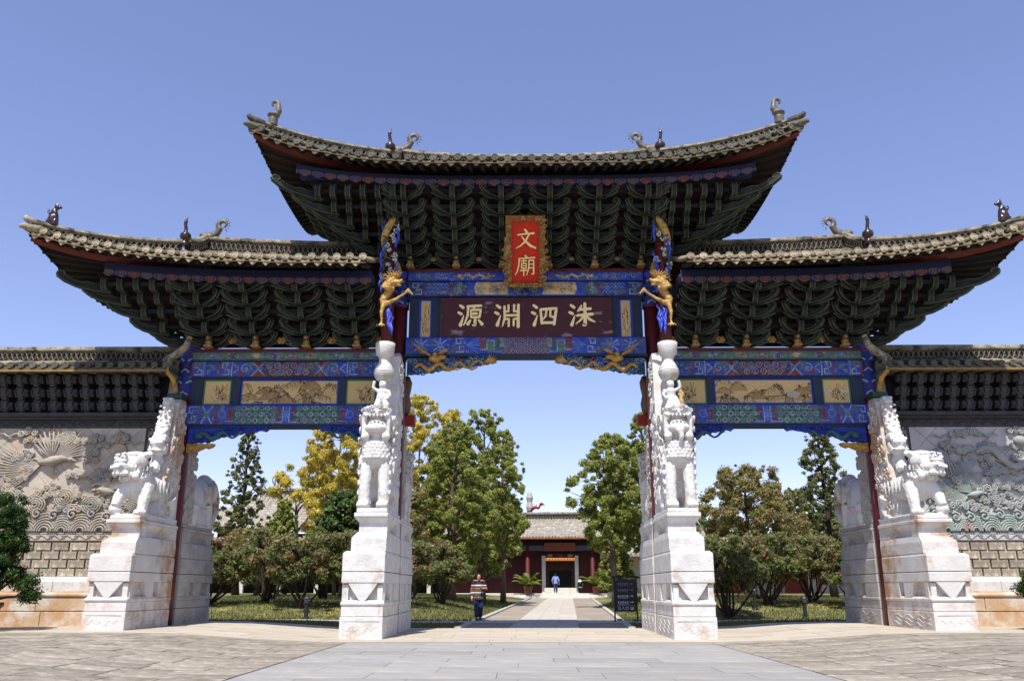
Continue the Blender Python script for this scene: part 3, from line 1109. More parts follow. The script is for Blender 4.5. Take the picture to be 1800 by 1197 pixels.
def bracket_set(x, tiers, scale=1.0, ms=I4):
    m = MB()
    m.box(-.07, .07, -.12, .1, tiers[0][1] - .25, tiers[0][1] - .05)
    m.add([(-.05, -.05, tiers[0][1] - .1), (.05, -.05, tiers[0][1] - .1), (.05, tiers[-1][0] + .4, tiers[-1][1]), (-.05, tiers[-1][0] + .4, tiers[-1][1]),
           (-.05, .1, tiers[0][1] + .2), (.05, .1, tiers[0][1] + .2), (.05, tiers[-1][0] + .5, tiers[-1][1] + .15), (-.05, tiers[-1][0] + .5, tiers[-1][1] + .15)],
          [(0, 3, 2, 1), (4, 5, 6, 7), (0, 1, 5, 4), (1, 2, 6, 5), (2, 3, 7, 6), (3, 0, 4, 7)])
    st = ob('bracket_set', m, green_d, gate, ms @ T(x, 0, 0))
    for k, (yy, zz) in enumerate(tiers):
        B = ms @ T(x, yy + .5, zz)
        ob('beak_arm', me_nose, None, st, B)
        for a in (-38, 218):
            ob('wing_arm', me_wing, None, st, B @ T(0, -.1, random.uniform(-.012, .012)) @ RZ(a + random.uniform(-3, 3)) @ SCL(scale * random.uniform(1.12, 1.24), 1, 1.05 if k < len(tiers) - 1 else .8))
    return st


def corner(xc, tiers, ms, inner=True):
    """fan of brackets beyond the corner column; local +x is outward"""
    m = MB()
    m.box(xc - .1, xc + .1, -.1, .1, tiers[0][1] - .4, tiers[-1][1])
    st = ob('corner_brackets', m, green_d, gate, ms)
    for k, (yy, zz) in enumerate(tiers):
        o_ = -yy + .12
        if k > 0:
            nn = max(1, int((o_ - .35) / .48 + .5))
            for i in range(nn + 1):
                xx = xc + i * (o_ - .42) / nn
                if i == 0 and k < 2:
                    continue
                ob('beak_arm', me_nose, None, st, ms @ T(xx, yy + .5, zz))
        # diagonal arms at the corner
        L = 1.0 + .1 * k
        ob('corner_arm', me_long, None, st, ms @ T(xc + o_ - .5, -(o_ - .45), zz - .06) @ RZ(-34) @ SCL(L * .9, 1, 1))
        nn = int(o_ / .5)
        for i in range(1, nn + 2):
            ob('corner_arm', me_long, None, st, ms @ T(xc + o_ - .62, -(o_ - .45) + i * .5, zz - .06) @ RZ(-8) @ SCL(.85, 1, .8))
    return st


for x in (-3.5, -2.1, -.7, .7, 2.1, 3.5):
    bracket_set(x, UPR)
    ob('gilt_lion', me_lionet, None, gate, T(x, -.3, 10.582))
for x in (-2.8, -1.4, 0, 1.4, 2.8):
    f = ob('lozenge_board', me_loz, None, gate, T(x, -.32, 10.83))
    ob('gilt_flower', me_flower, None, f, T(x, -.37, 10.83) @ SCL(.6, .6, .6))
for ms in (I4, MX):
    for x in (5.0, 6.5, 8.0, 9.4):
        bracket_set(x, LOW, 1.1, ms)
        ob('gilt_lion', me_lionet, None, gate, ms @ T(x, -.3, 8.062))
    for x in (4.3, 5.75, 7.25, 8.7):
        f = ob('lozenge_board', me_loz, None, gate, ms @ T(x, -.32, 8.27))
        ob('gilt_flower', me_flower, None, f, ms @ T(x, -.37, 8.27))
    corner(CX, UPR, ms)
    corner(OX, LOW, ms)
# tie boards along every tier and the dark boarding behind
for tiers, xc, x0 in ((UPR, CX, None), (LOW, OX, 4.3)):
    for ms in ((I4,) if x0 is None else (I4, MX)):
        for k, (yy, zz) in enumerate(tiers):
            o_ = -yy - .12
            mb = MB()
            a = -(xc + o_) if x0 is None else x0
            mb.box(a, xc + o_, -o_ - .04, -o_ + .04, zz - .03, zz + .07)
            mb.box(xc + o_ - .04, xc + o_ + .04, -o_ + .042, o_, zz - .03, zz + .07)
            if x0 is None:
                mb.box(-xc - o_ - .04, -xc - o_ + .04, -o_ + .042, o_, zz - .03, zz + .07)
            mb.box(a, xc + o_, o_ + .002, o_ + .08, zz - .03, zz + .07)
            ob('tie_board', mb, dark_wood if k % 2 else green_d, gate, ms)
        z0, z1 = tiers[0][1] + .02, tiers[-1][1] + .28
        o0, o1 = .02, -tiers[-1][0] - .05
        mb = MB()
        a0, a1 = (-(xc + o0), -(xc + o1)) if x0 is None else (x0, x0)
        R0 = [(a0, -o0, z0), (xc + o0, -o0, z0), (xc + o0, o0, z0), (a0, o0, z0)]
        R1 = [(a1, -o1, z1), (xc + o1, -o1, z1), (xc + o1, o1, z1), (a1, o1, z1)]
        mb.loft([R0, R1])
        ob('boarding', mb, dark_wood, gate, ms)


# ------------------------------------------------------------------ roofs
class Roof:
    def __init__(s, xi, xt, xg, yg, ze, lift, H, ye=3.2, rl=.3):
        s.xi, s.xt, s.xg, s.yg, s.ze, s.lift, s.H, s.ye, s.rl = xi, xt, xg, yg, ze, lift, H, ye, rl

    def kf(s, x):
        return max(0.0, (x - (s.xt - 3.5)) / 3.5)

    def xmax(s, Y):
        return s.xg + (Y - s.yg) / (s.ye - s.yg) * (s.xt - s.xg) if Y > s.yg else s.xg

    def P(s, x, t, dz=0.0):
        Y = s.ye * (1 - t)
        return (x, -(Y + .25 * s.kf(x) ** 3 * (1 - t)), s.ze + s.lift(x) * (1 - t) ** 1.3 + s.H * (.8 * t + .2 * t * t) + .25 * max(0, (x / s.xg)) ** 3 * s.rl * t + dz)

    def tx(s, x):
        """largest t a tile row at x can reach before the hip"""
        if x <= s.xg:
            return 1.0
        Y = s.yg + (x - s.xg) / (s.xt - s.xg) * (s.ye - s.yg)
        return max(0.02, 1 - Y / s.ye)

    def S(s, b, t2, dz=0.0):
        Y = s.ye * (1 - t2) + s.yg * t2
        x = s.xt * (1 - t2) + s.xg * t2
        t = 1 - Y / s.ye
        ab = abs(b) ** 2.2
        z = s.ze + (s.lift(x) * ab + .12 * (1 - ab)) * (1 - t) ** 1.3 + s.H * (.8 * t + .2 * t * t)
        return (x - .25 * (1 - ab) * (1 - t2), b * (Y + .25 * s.kf(x) ** 3 * (1 - t)), z + dz)


capm = MB()
capm.lathe([(.0, -.05), (.1, -.05), (.105, .0), (.105, .03), (.085, .032), (.08, .02), (.03, .02), (.028, .03), (.0, .03)], 12)
drm = MB()
drm.prism([(-.14, .04), (-.07, -.01), (0, -.03), (.07, -.01), (.14, .04), (.125, -.04), (.08, -.11), (0, -.175), (-.08, -.11), (-.125, -.04)], -.02, .02, 'y')
me_cap = {k: capm.mesh('eave_cap', False) for k in 'cg'}
me_drip = {k: drm.mesh('drip_tile') for k in 'cg'}
for k, m_ in (('c', tile_c), ('g', tile_g)):
    me_cap[k].materials.append(m_); me_drip[k].materials.append(m_)
raf = MB()
raf.box(-.045, .045, 0, 1, -.1, 0)
me_raf = raf.mesh('rafter')
me_raf.materials.append(green_d)


def ridge_run(parent, pts, h, ms, wdt=.1, name='ridge', amp=True):
    """open-work ridge: rails, coping and rows of scroll tiles on a dark core, pts = base line"""
    mb = MB()
    n = len(pts)
    P = [Vector(p) for p in pts]
    hs = h if hasattr(h, '__len__') else [h] * n

    def side(i):
        t = P[min(i + 1, n - 1)] - P[max(i - 1, 0)]
        t.z = 0
        t.normalize()
        return Vector((-t.y, t.x, 0))
    for lo_, hi_, ww, mi in ((-.05, 0.12, 1.5, 1), (.12, .84, .55, 0), (.84, .9, 1.3, 1)):
        rings = []
        for i in range(n):
            sd = side(i) * wdt * ww
            a, b = P[i] + Vector((0, 0, hs[i] * lo_)), P[i] + Vector((0, 0, hs[i] * hi_))
            rings.append([a - sd, a + sd, b + sd, b - sd])
        mb.loft(rings, mi)
    # coping in short lengths
    for i in range(n - 1):
        a, b = P[i] + Vector((0, 0, hs[i] * .93)), P[i + 1] + Vector((0, 0, hs[i + 1] * .93))
        d = b - a
        mb.tube([a + d * .01, a + d * .98], wdt * 1.05, 8, 1)
    # scrolls
    acc = 0.0
    seg = [(P[i + 1] - P[i]).length for i in range(n - 1)]
    tot = sum(seg)

    def at_(d):
        d = min(max(d, 0), tot - 1e-6)
        for i, L in enumerate(seg):
            if d <= L:
                return i, d / L
            d -= L
        return n - 2, 1.0
    d = .1
    while d < tot - .2:
        for sgn in (-1, 1):
            for ph in (0, 1):
                pts2 = []
                for q in range(9):
                    dd = d + .3 * q / 8
                    i, f_ = at_(dd)
                    base = P[i].lerp(P[i + 1], f_)
                    hh_ = hs[i] * (1 - f_) + hs[i + 1] * f_
                    zz = hh_ * (.48 + .27 * math.cos(q / 8 * 6.283 + ph * math.pi))
                    pts2.append(base + side(i) * sgn * wdt * .75 + Vector((0, 0, zz)))
                mb.tube(pts2, .021, 4, 2)
        d += .3
    return ob(name, mb, [ridge_dk, ridge_m, scroll_m], parent, ms)


def horn(mb, pts, r0, r1, n=8):
    k = len(pts)
    mb.tube(pts, [r0 + (r1 - r0) * i / (k - 1) for i in range(k)], n)


def curl(cx, cz, r, a0, a1, n=14, y=0.0, shrink=.5):
    return [(cx + r * (1 - shrink * i / n) * math.cos(R(a0 + (a1 - a0) * i / n)), y, cz + r * (1 - shrink * i / n) * math.sin(R(a0 + (a1 - a0) * i / n))) for i in range(n + 1)]


# dragon tail that ends the main ridge (local +x points outward)
m = MB()
m.ball((.05, 0, .12), (.26, .14, .16)); m.ball((.2, 0, .22), (.14, .12, .1)); m.ball((-.14, 0, .2), (.14, .1, .14))
m.tube([(-.12, 0, .15), (-.28, 0, .3), (-.36, 0, .46)] + curl(-.46, .6, .17, -40, 260, 16, 0, .45), [.13, .12, .11] + [.1 - .0045 * i for i in range(17)], 8)
for i in range(12):
    a = R(-50 + i * 26)
    m.tube([(-.46 + .2 * math.cos(a), 0, .6 + .2 * math.sin(a)), (-.46 + .33 * math.cos(a + .15), 0, .6 + .33 * math.sin(a + .15))], [.035, .004], 5)
for i in range(4):
    m.tube([(.1 * i - .1, 0, .25), (.1 * i - .16, 0, .4)], [.04, .005], 5)
me_dragon = remesh(m, .025, 2)
me_dragon.materials.append(glaze_g)
# long-necked jar beast on the foot of the sloping ridge
m = MB()
m.lathe([(.14, -.1), (.15, 0), (.1, .06), (.14, .12), (.19, .22), (.18, .32), (.1, .4), (.06, .42)], 14)
m.tube([(0, 0, .36), (.01, 0, .52), (.05, 0, .72), (.02, 0, .92)], [.075, .065, .06, .035], 8)
m.ball((.04, 0, .78), (.07, .06, .09)); m.tube([(.02, 0, .9), (-.06, 0, .98)], [.03, .008], 5)
me_jar = remesh(m, .025, 2)
me_jar.materials.append(glaze)
# curled tail jar on the upper hip ends
m = MB()
m.lathe([(.16, -.1), (.16, .16), (.13, .22), (.2, .26), (.22, .3), (.16, .36), (.05, .38)], 14)
m.tube([(.06, 0, .3), (.16, 0, .48), (.14, 0, .66)] + curl(.01, .72, .13, 0, 250, 12, 0, .5), [.14, .12, .09] + [.08 - .004 * i for i in range(13)], 8)
me_tail = remesh(m, .025, 2)
me_tail.materials.append(glaze_g)
# seated beast on the lower hip ends
m = MB()
m.box(-.17, .17, -.12, .12, -.1, .06)
m.lathe([(.16, .0), (.15, .14), (.13, .24)], 12)
m.ball((-.02, 0, .34), (.12, .1, .17)); m.ball((-.1, 0, .56), (.1, .08, .11)); m.ball((-.2, 0, .54), (.07, .06, .05))
m.tube([(-.08, .04, .64), (-.04, .05, .74)], [.03, .01], 5); m.tube([(-.08, -.04, .64), (-.04, -.05, .74)], [.03, .01], 5)
m.tube([(.08, 0, .28), (.18, 0, .4), (.14, 0, .52)], [.05, .04, .02], 6)
m.tube([(-.1, .05, .36), (-.15, .05, .1)], .04, 6); m.tube([(-.1, -.05, .36), (-.15, -.05, .1)], .04, 6)
me_beast = remesh(m, .025, 2)
me_beast.materials.append(glaze)


def build_roof(rf, both, ms_list, key, name_tip):
    tile_m = tile_c if key == 'c' else tile_g
    surf, sof, fas, val = MB(), MB(), MB(), []
    for ms in ms_list:
        nt_, nx_ = 10, 36
        for sy in (1, -1):
            YM = SCL(1, sy, 1)
            fn = lambda a, t: (lambda tt: rf.P(rf.xi + a * (rf.xmax(rf.ye * (1 - tt)) - rf.xi), tt))(t)
            surf.grid(fn, nx_, nt_, 0, ms @ YM)
            fn2 = lambda a, t: (lambda tt: rf.P(rf.xi + a * (rf.xmax(rf.ye * (1 - tt)) - rf.xi), tt, -.13))(t)
            sof.grid(fn2, nx_, 10, 0, ms @ YM)
            # eave board
            rings = []
            for i in range(37):
                x = rf.xi + (rf.xt - rf.xi) * i / 36
                p = rf.P(x, 0)
                rings.append([(p[0], p[1] + .02, p[2] - .17), (p[0], p[1] + .07, p[2] - .17), (p[0], p[1] + .07, p[2] - .02), (p[0], p[1] + .02, p[2] - .02)])
            fas.loft(rings, 0, True, ms @ YM)
        surf.grid(lambda b, t: rf.S(2 * b - 1, t), 24, 8, 0, ms)
        sof.grid(lambda b, t: rf.S(2 * b - 1, t * .75, -.13), 24, 5, 0, ms)
        rings = []
        for i in range(25):
            p = rf.S(2 * i / 24 - 1, 0)
            rings.append([(p[0] - .02, p[1], p[2] - .17), (p[0] - .07, p[1], p[2] - .17), (p[0] - .07, p[1], p[2] - .02), (p[0] - .02, p[1], p[2] - .02)])
        fas.loft(rings, 0, True, ms)
        # gable triangle
        pts = []
        for i in range(13):
            yv = -rf.yg + 2 * rf.yg * i / 12
            pts.append((yv, rf.P(rf.xg, 1 - abs(yv) / rf.ye)[2]))
        zb = rf.S(0, 1)[2]
        surf.prism([(-rf.yg, zb - .2)] + pts + [(rf.yg, zb - .2)], rf.xg - .06, rf.xg + .02, 'x', 0, ms)
    root = ob('roof', surf, tile_m, gate)
    ob('soffit', sof, soffit, root)
    ob('eave_board', fas, dark_wood, root)
    step = .345
    backs = MB()
    for ms in ms_list:
        i = 0
        x = rf.xi + (.17 if both else .1)
        while x < rf.xt - .05:
            tx = rf.tx(x)
            pts = [rf.P(x, tx * q / 5, .03) for q in range(6)]
            mb = MB()
            mb.tube(pts, .085, 8)
            ob('tile_row', mb, tile_m, root, ms)
            backs.tube([(p[0], -p[1], p[2]) for p in pts], .085, 6, 0, ms)
            p = rf.P(x, 0, .05)
            sl = (rf.lift(x + .1) - rf.lift(x - .1)) / .2
            ob('eave_cap', me_cap[key], None, root, ms @ T(p[0] + random.uniform(-.012, .012), p[1] - .03 + random.uniform(-.015, .015), p[2] + random.uniform(-.012, .012)) @ RX(82 + random.uniform(-5, 5)))
            xm = x + step / 2
            if xm < rf.xt - .02:
                p = rf.P(xm, 0, -.035)
                ob('drip_tile', me_drip[key], None, root, ms @ T(p[0] + random.uniform(-.012, .012), p[1] - .03, p[2] + random.uniform(-.015, .01)) @ RY(-math.degrees(math.atan(sl)) + random.uniform(-4, 4)))
            # rafter under this row
            tl = min(.3, tx * .9)
            if tl > .05:
                a, b = Vector(rf.P(x, .015, -.132)), Vector(rf.P(x, tl, -.132))
                ob('rafter', me_raf, None, root, ms @ Matrix.Translation(a) @ (b - a).to_track_quat('Y', 'Z').to_matrix().to_4x4() @ SCL(1, (b - a).length, 1))
            x += step
            i += 1
        # tiles and rafters of the end slope
        for j in range(19):
            b = -1 + 2 * (j + .5) / 19
            pts = [rf.S(b, q / 4, .03) for q in range(5)]
            backs.tube(pts, .085, 6, 0, ms)
            p = rf.S(b, 0, .04)
            ob('eave_cap', me_cap[key], None, root, ms @ T(p[0] + .02, p[1], p[2]) @ RY(90))
            a, c_ = Vector(rf.S(b, .01, -.132)), Vector(rf.S(b, .55, -.132))
            ob('rafter', me_raf, None, root, ms @ Matrix.Translation(a) @ (c_ - a).to_track_quat('Y', 'Z').to_matrix().to_4x4() @ SCL(1, (c_ - a).length, 1))
        # hip beam under the corner
        mb = MB()
        hp = []
        for q in range(9):
            Y = rf.yg + (rf.ye - rf.yg) * q / 8
            p = rf.P(rf.xmax(Y) - .06 * q / 8, 1 - Y / rf.ye)
            hp.append((p[0], p[1] + .03, p[2] - .26 + .05 * (q / 8) ** 3))
        mb.tube(hp, [.15] * 6 + [.14, .12, .08], 4)
        ob('hip_beam', mb, beam_red, root, ms)
        mb = MB(); mb.tube([(p[0], -p[1], p[2]) for p in hp], [.15] * 6 + [.14, .12, .08], 4)
        ob('hip_beam', mb, beam_red, root, ms)
        # sloping ridge and hip ridge, front and back
        for sy in (1, -1):
            M2 = ms @ SCL(1, sy, 1)
            q0 = rf.P(rf.xg, 1)
            q1 = rf.P(rf.xg, 1 - rf.yg / rf.ye)
            pts = [tuple(Vector(q0).lerp(Vector(q1), k / 5)) for k in range(6)]
            pts = [(p[0] + .1 * k / 5, p[1] - .0, p[2] + .04 + .06 * abs(k - 2.5) / 2.5) for k, p in enumerate(pts)]
            ridge_run(root, pts, [.5, .48, .44, .42, .42, .42], M2, .09, 'sloping_ridge')
            pts = []
            for k in range(13):
                Y = rf.yg + .1 + (rf.ye - rf.yg + .0) * k / 12
                Y = min(Y, rf.ye)
                p = rf.P(min(rf.xmax(Y), rf.xt), 1 - Y / rf.ye)
                pts.append((p[0], p[1], p[2] + .05))
            ridge_run(root, pts, [.4 - .016 * k for k in range(13)], M2, .085, 'hip_ridge')
            mb = MB()
            e, e0 = Vector(pts[-1]), Vector(pts[-3])
            d = (e - e0).normalized()
            horn(mb, [e - d * .3 + Vector((0, 0, .2)), e + d * .02 + Vector((0, 0, .22)), e + d * .1 + Vector((0, 0, .24)), e + d * .16 + Vector((0, 0, .3))], .11, .07)
            horn(mb, [e - d * .3 + Vector((0, 0, .02)), e + d * .05 + Vector((0, 0, .0)), e + d * .16 + Vector((0, 0, .02)), e + d * .25 + Vector((0, 0, -.02))], .15, .05)
            ob('ridge_horn', mb, tile_m, root, M2, smooth=True)
            # foot figure and tip figure
            f = Vector(rf.P(rf.xg + .16, 1 - rf.yg / rf.ye))
            ob('ridge_figure', me_jar, None, root, M2 @ T(f.x, f.y, f.z + .38) @ SCL(.88, .88, .88))
            k = 10
            f = Vector(pts[k])
            ob('ridge_figure', me_tail if name_tip == 'tail' else me_beast, None, root, M2 @ T(f.x, f.y, f.z + .34) @ (MX if name_tip == 'tail' else I4) @ SCL(.84, .84, .84))
        q = rf.P(rf.xg, 1)
        ob('ridge_dragon', me_dragon, None, root, ms @ T(q[0] - .02, 0, q[2] + .42) @ SCL(.9, .9, .9))
    ob('tile_rows', backs, tile_m, root)['kind'] = 'stuff'
    # main ridge
    xs = [rf.xi + (rf.xg - rf.xi) * k / 16 for k in range(17)]
    if both:
        xs = [-x for x in xs[::-1][:-1]] + xs
        ridge_run(root, [(x, 0, rf.P(abs(x), 1)[2]) for x in xs], .55, I4, .1, 'main_ridge')
    else:
        ridge_run(root, [(x, 0, rf.P(x, 1)[2]) for x in xs], .52, ms_list[0], .1, 'main_ridge')
    # valance board with painted clouds, and the cable looped below the drips
    for ms in ms_list:
        yv = 2.52 if key == 'g' else 2.3
        zt = (12.5, 12.24) if key == 'g' else (9.7, 9.36)
        xo = rf.xi
        xe = rf.xmax(yv) + .05
        nx, nz = int((xe - xo) * 50), 18
        X = np.linspace(xo, xe, nx + 1)
        C = np.zeros((nz + 1, nx + 1, 3)); C[:] = s2l((28, 36, 72))
        V = []
        hgt = zt[0] - zt[1]
        lf = [rf.lift(x) * .62 for x in X]
        for j in range(nz + 1):
            for i in range(nx + 1):
                u = j / nz
                lob = .035 * abs(math.sin((X[i] - xo) / .36 * math.pi)) * (1 - u)
                V.append((X[i], -yv - .18 * rf.kf(X[i]) ** 2, zt[1] + lf[i] + u * hgt - lob + .03))
        xx = (X - xo) / .36
        ph = (xx - np.floor(xx) - .5) * .36
        par = np.floor(xx).astype(int) % 3
        for j in range(nz + 1):
            zz = j / nz * hgt
            if zz > .17:
                continue
            dd = np.hypot(ph / .16, (zz - .07) / .075)
            C[j][dd < 1] = s2l((112, 96, 92))
            C[j][(dd < .82) & (par == 0)] = s2l((110, 36, 36))
            C[j][(dd < .82) & (par == 1)] = s2l((34, 44, 100))
            C[j][(dd < .82) & (par == 2)] = s2l((70, 66, 84))
            C[j][(dd < .45)] = s2l((116, 100, 94))
            C[j][(dd < .3)] = s2l((110, 40, 44))
        me = bpy.data.meshes.new('valance')
        me.from_pydata(V, [], [(j * (nx + 1) + i, j * (nx + 1) + i + 1, (j + 1) * (nx + 1) + i + 1, (j + 1) * (nx + 1) + i) for j in range(nz) for i in range(nx)])
        a_ = me.attributes.new('Col', 'FLOAT_COLOR', 'POINT')
        cc = np.ones(((nz + 1) * (nx + 1), 4), np.float32); cc[:, :3] = C.reshape(-1, 3)
        a_.data.foreach_set('color', cc.reshape(-1))
        me.materials.append(vcol_mat('painted_timber'))
        vo = ob('valance', me, None, root, ms)
        so = vo.modifiers.new('s', 'SOLIDIFY'); so.thickness = .06; so.offset = -1
        # blue purlin behind the valance
        mb = MB()
        mb.tube([(x, -yv + .28, zt[0] + rf.lift(x) * .55 - .12) for x in X[::12]], .12, 8)
        ob('purlin', mb, blue_p, root, ms)
        mb = MB()
        mb.tube([(x, rf.P(x, 0)[1] - .06, rf.P(x, 0)[2] - .1 - .03 * abs(math.sin(x * 1.7))) for x in np.linspace(rf.xi, rf.xt, 60)], .011, 4)
        ob('cable', mb, yellow_c, root, ms)
    return root


up_rf = Roof(0.0, 7.62, 4.0, 1.0, 12.66, lambda x: 1.1 * max(0, (abs(x) - 1) / 6.6) ** 2.8 * .8, 1.3, 3.2, .9)
lo_rf = Roof(4.3, 13.4, 9.9, 1.3, 9.72, lambda x: .82 * max(0, (abs(x) - 4) / 9.6) ** 3.0, 1.22, 3.2, 1.0)
build_roof(up_rf, True, [I4, MX], 'g', 'tail')
build_roof(lo_rf, False, [I4], 'c', 'beast')
build_roof(lo_rf, False, [MX], 'c', 'beast')

# ------------------------------------------------------------------ lettering
DOTS = [[(.08, .93, .075), (.2, .84, .095)], [(.02, .63, .08), (.13, .57, .095)], [(.23, .5, .03), (.16, .28, .075), (.1, .1, .11)]]
GL = {
    'wen': [[(.46, .97, .07), (.56, .84, .1)], [(.14, .71, .065), (.5, .76, .06), (.88, .79, .085)], [(.66, .74, .07), (.5, .42, .075), (.28, .2, .06), (.06, .07, .03)], [(.32, .62, .05), (.5, .4, .08), (.72, .2, .11), (.97, .08, .07)]],
    'miao': [[(.5, .99, .06), (.56, .91, .075)], [(.2, .84, .05), (.55, .86, .05), (.95, .89, .06)], [(.22, .84, .06), (.19, .5, .06), (.12, .22, .05), (.02, .04, .03)],
             [(.3, .72, .045), (.56, .74, .045)], [(.43, .8, .045), (.43, .62, .045)], [(.32, .6, .045), (.32, .37, .045)], [(.32, .6, .045), (.55, .61, .045), (.55, .37, .045)], [(.33, .49, .04), (.54, .49, .04)], [(.32, .38, .045), (.55, .38, .045)],
             [(.26, .26, .045), (.61, .28, .05)], [(.43, .38, .05), (.43, .02, .05)],
             [(.67, .75, .05), (.67, .4, .055), (.57, .04, .03)], [(.67, .75, .05), (.9, .77, .05), (.9, .1, .065), (.81, .09, .04)], [(.68, .57, .04), (.89, .58, .04)], [(.67, .39, .04), (.89, .4, .04)]],
    'yuan_source': DOTS + [[(.38, .89, .08), (.92, .92, .08)], [(.41, .88, .08), (.39, .5, .075), (.27, .16, .05), (.22, .1, .03)], [(.67, .86, .06), (.6, .76, .05)], [(.52, .72, .06), (.53, .42, .06)], [(.52, .73, .065), (.92, .75, .075), (.86, .43, .075)], [(.6, .58, .085), (.74, .58, .09)], [(.53, .43, .065), (.86, .43, .065)], [(.69, .42, .08), (.69, .1, .095), (.6, .09, .05)], [(.5, .29, .06), (.4, .14, .1)], [(.84, .3, .06), (.97, .14, .1)]],
    'yuan_deep': DOTS + [[(.39, .88, .075), (.4, .4, .075), (.31, .06, .04)], [(.95, .95, .085), (.94, .03, .1)], [(.55, .93, .07), (.55, .67, .06)], [(.78, .94, .07), (.77, .67, .06)], [(.4, .66, .06), (.55, .67, .06)], [(.77, .67, .06), (.94, .68, .06)], [(.4, .5, .07), (.93, .51, .07)], [(.4, .35, .06), (.57, .35, .06), (.56, .06, .07)], [(.76, .08, .07), (.76, .35, .06), (.93, .36, .06)]],
    'si': DOTS + [[(.36, .74, .07), (.41, .17, .085)], [(.36, .75, .075), (1.0, .8, .085), (.9, .13, .09)], [(.6, .75, .065), (.57, .48, .065), (.47, .34, .04)], [(.76, .76, .065), (.75, .46, .065), (.87, .43, .07)], [(.41, .19, .08), (.9, .19, .08)]],
    'zhu': DOTS + [[(.5, .9, .06), (.36, .68, .06)], [(.43, .74, .075), (.86, .78, .09)], [(.33, .49, .08), (.93, .55, .1)], [(.64, .99, .09), (.64, .1, .11), (.55, .08, .05)], [(.61, .5, .07), (.45, .29, .06), (.27, .14, .03)], [(.66, .5, .07), (.82, .33, .085), (1.03, .22, .04)]],
}


def glyph(key, size, depth=.035, bold=1.0):
    mb = MB()
    for k, st in enumerate(GL[key]):
        P = []
        for i in range(len(st) - 1):
            for q in range(6):
                t = q / 6
                P.append([st[i][j] * (1 - t) + st[i + 1][j] * t for j in range(3)])
        P.append(list(st[-1]))
        Lf, Rt = [], []
        n = len(P)
        for i, p in enumerate(P):
            a, b = P[max(0, i - 1)], P[min(n - 1, i + 1)]
            dx, dz = b[0] - a[0], b[1] - a[1]
            L = math.hypot(dx, dz) + 1e-9
            nx, nz = -dz / L * p[2] * bold / 2, dx / L * p[2] * bold / 2
            Lf.append((p[0] + nx, p[1] + nz)); Rt.append((p[0] - nx, p[1] - nz))

        def cap_(p, a, b):
            L = math.hypot(a[0] - p[0], a[1] - p[1]) or 1
            ang = math.atan2(a[1] - p[1], a[0] - p[0])
            return [(p[0] + L * math.cos(ang - math.pi * q / 5), p[1] + L * math.sin(ang - math.pi * q / 5)) for q in range(1, 5)]
        poly = Lf + cap_(P[-1], Lf[-1], Rt[-1]) + Rt[::-1] + cap_(P[0], Rt[0], Lf[0])
        d = depth + .0015 * k
        # split the ribbon into quads so that the caps stay clean
        for i in range(n - 1):
            mb.prism([(q[0] * size, q[1] * size) for q in (Lf[i], Lf[i + 1], Rt[i + 1], Rt[i])], 0, -d, 'y')
        mb.prism([(q[0] * size, q[1] * size) for q in [Lf[-1]] + cap_(P[-1], Lf[-1], Rt[-1]) + [Rt[-1]]], 0, -d, 'y')
        mb.prism([(q[0] * size, q[1] * size) for q in [Rt[0]] + cap_(P[0], Rt[0], Lf[0]) + [Lf[0]]], 0, -d, 'y')
    return mb


# long maroon board with four gilt characters
nbd = thing('name_board', 'long maroon board with four large gilt characters over the middle opening', 'sign', T(.02, -.2, 8.39))
mb = MB()
mb.box(-2.56, 2.56, -.06, .06, 0, 1.22)
ob('board', mb, maroon, nbd, T(.02, -.24, 8.39))
for k, key in enumerate(('yuan_source', 'yuan_deep', 'si', 'zhu')):
    ob('character', glyph(key, .74, .035, 1.3), gold_txt, nbd, T((-2.02, -.92, .18, 1.30)[k], -.3, 8.39 + .28))

# upright red plaque, leaning forward
PQ = T(-.01, -.62, 9.86) @ RX(36)
pq = thing('red_plaque', 'upright red plaque with two gilt characters leaning out beneath the top roof', 'sign', PQ)
mb = MB()
mb.box(-.43, .43, -.03, .05, .1, 2.02)
ob('panel', mb, plaque_red, pq, PQ)
mb = MB()
mb.box(-.57, -.4, -.1, .06, 0, 2.14); mb.box(.4, .57, -.1, .06, 0, 2.14); mb.box(-.4, .4, -.1, .06, 0, .14); mb.box(-.4, .4, -.1, .06, 1.99, 2.14)
fr = ob('frame', mb, plaque_fr, pq, PQ)
mb = MB()
r = random.Random(4)
for i in range(90):
    e = r.randrange(4)
    x, z = ((r.choice((-1, 1)) * r.uniform(.44, .57), r.uniform(.02, 2.1)) if e < 3 else (r.uniform(-.4, .4), r.choice((.06, 2.06))))
    mb.tube(scroll_pts(x, z, r.uniform(.04, .085), 1.2, r.uniform(0, 6), r.choice((1, -1)), -.12), .022, 5)
for s in (-1, 1):
    for k in range(4):
        mb.tube(scroll_pts(s * .6, .5 + .2 * k, .08, 1.1, k, s, -.06), .03, 5)
ob('frame_carving', mb, gold_d, fr, PQ, smooth=True)
ob('character', glyph('wen', .62, .035, 1.1), gold_txt, pq, PQ @ T(-.3, -.035, 1.13))
ob('character', glyph('miao', .62, .035, 1.1), gold_txt, pq, PQ @ T(-.31, -.035, .34))

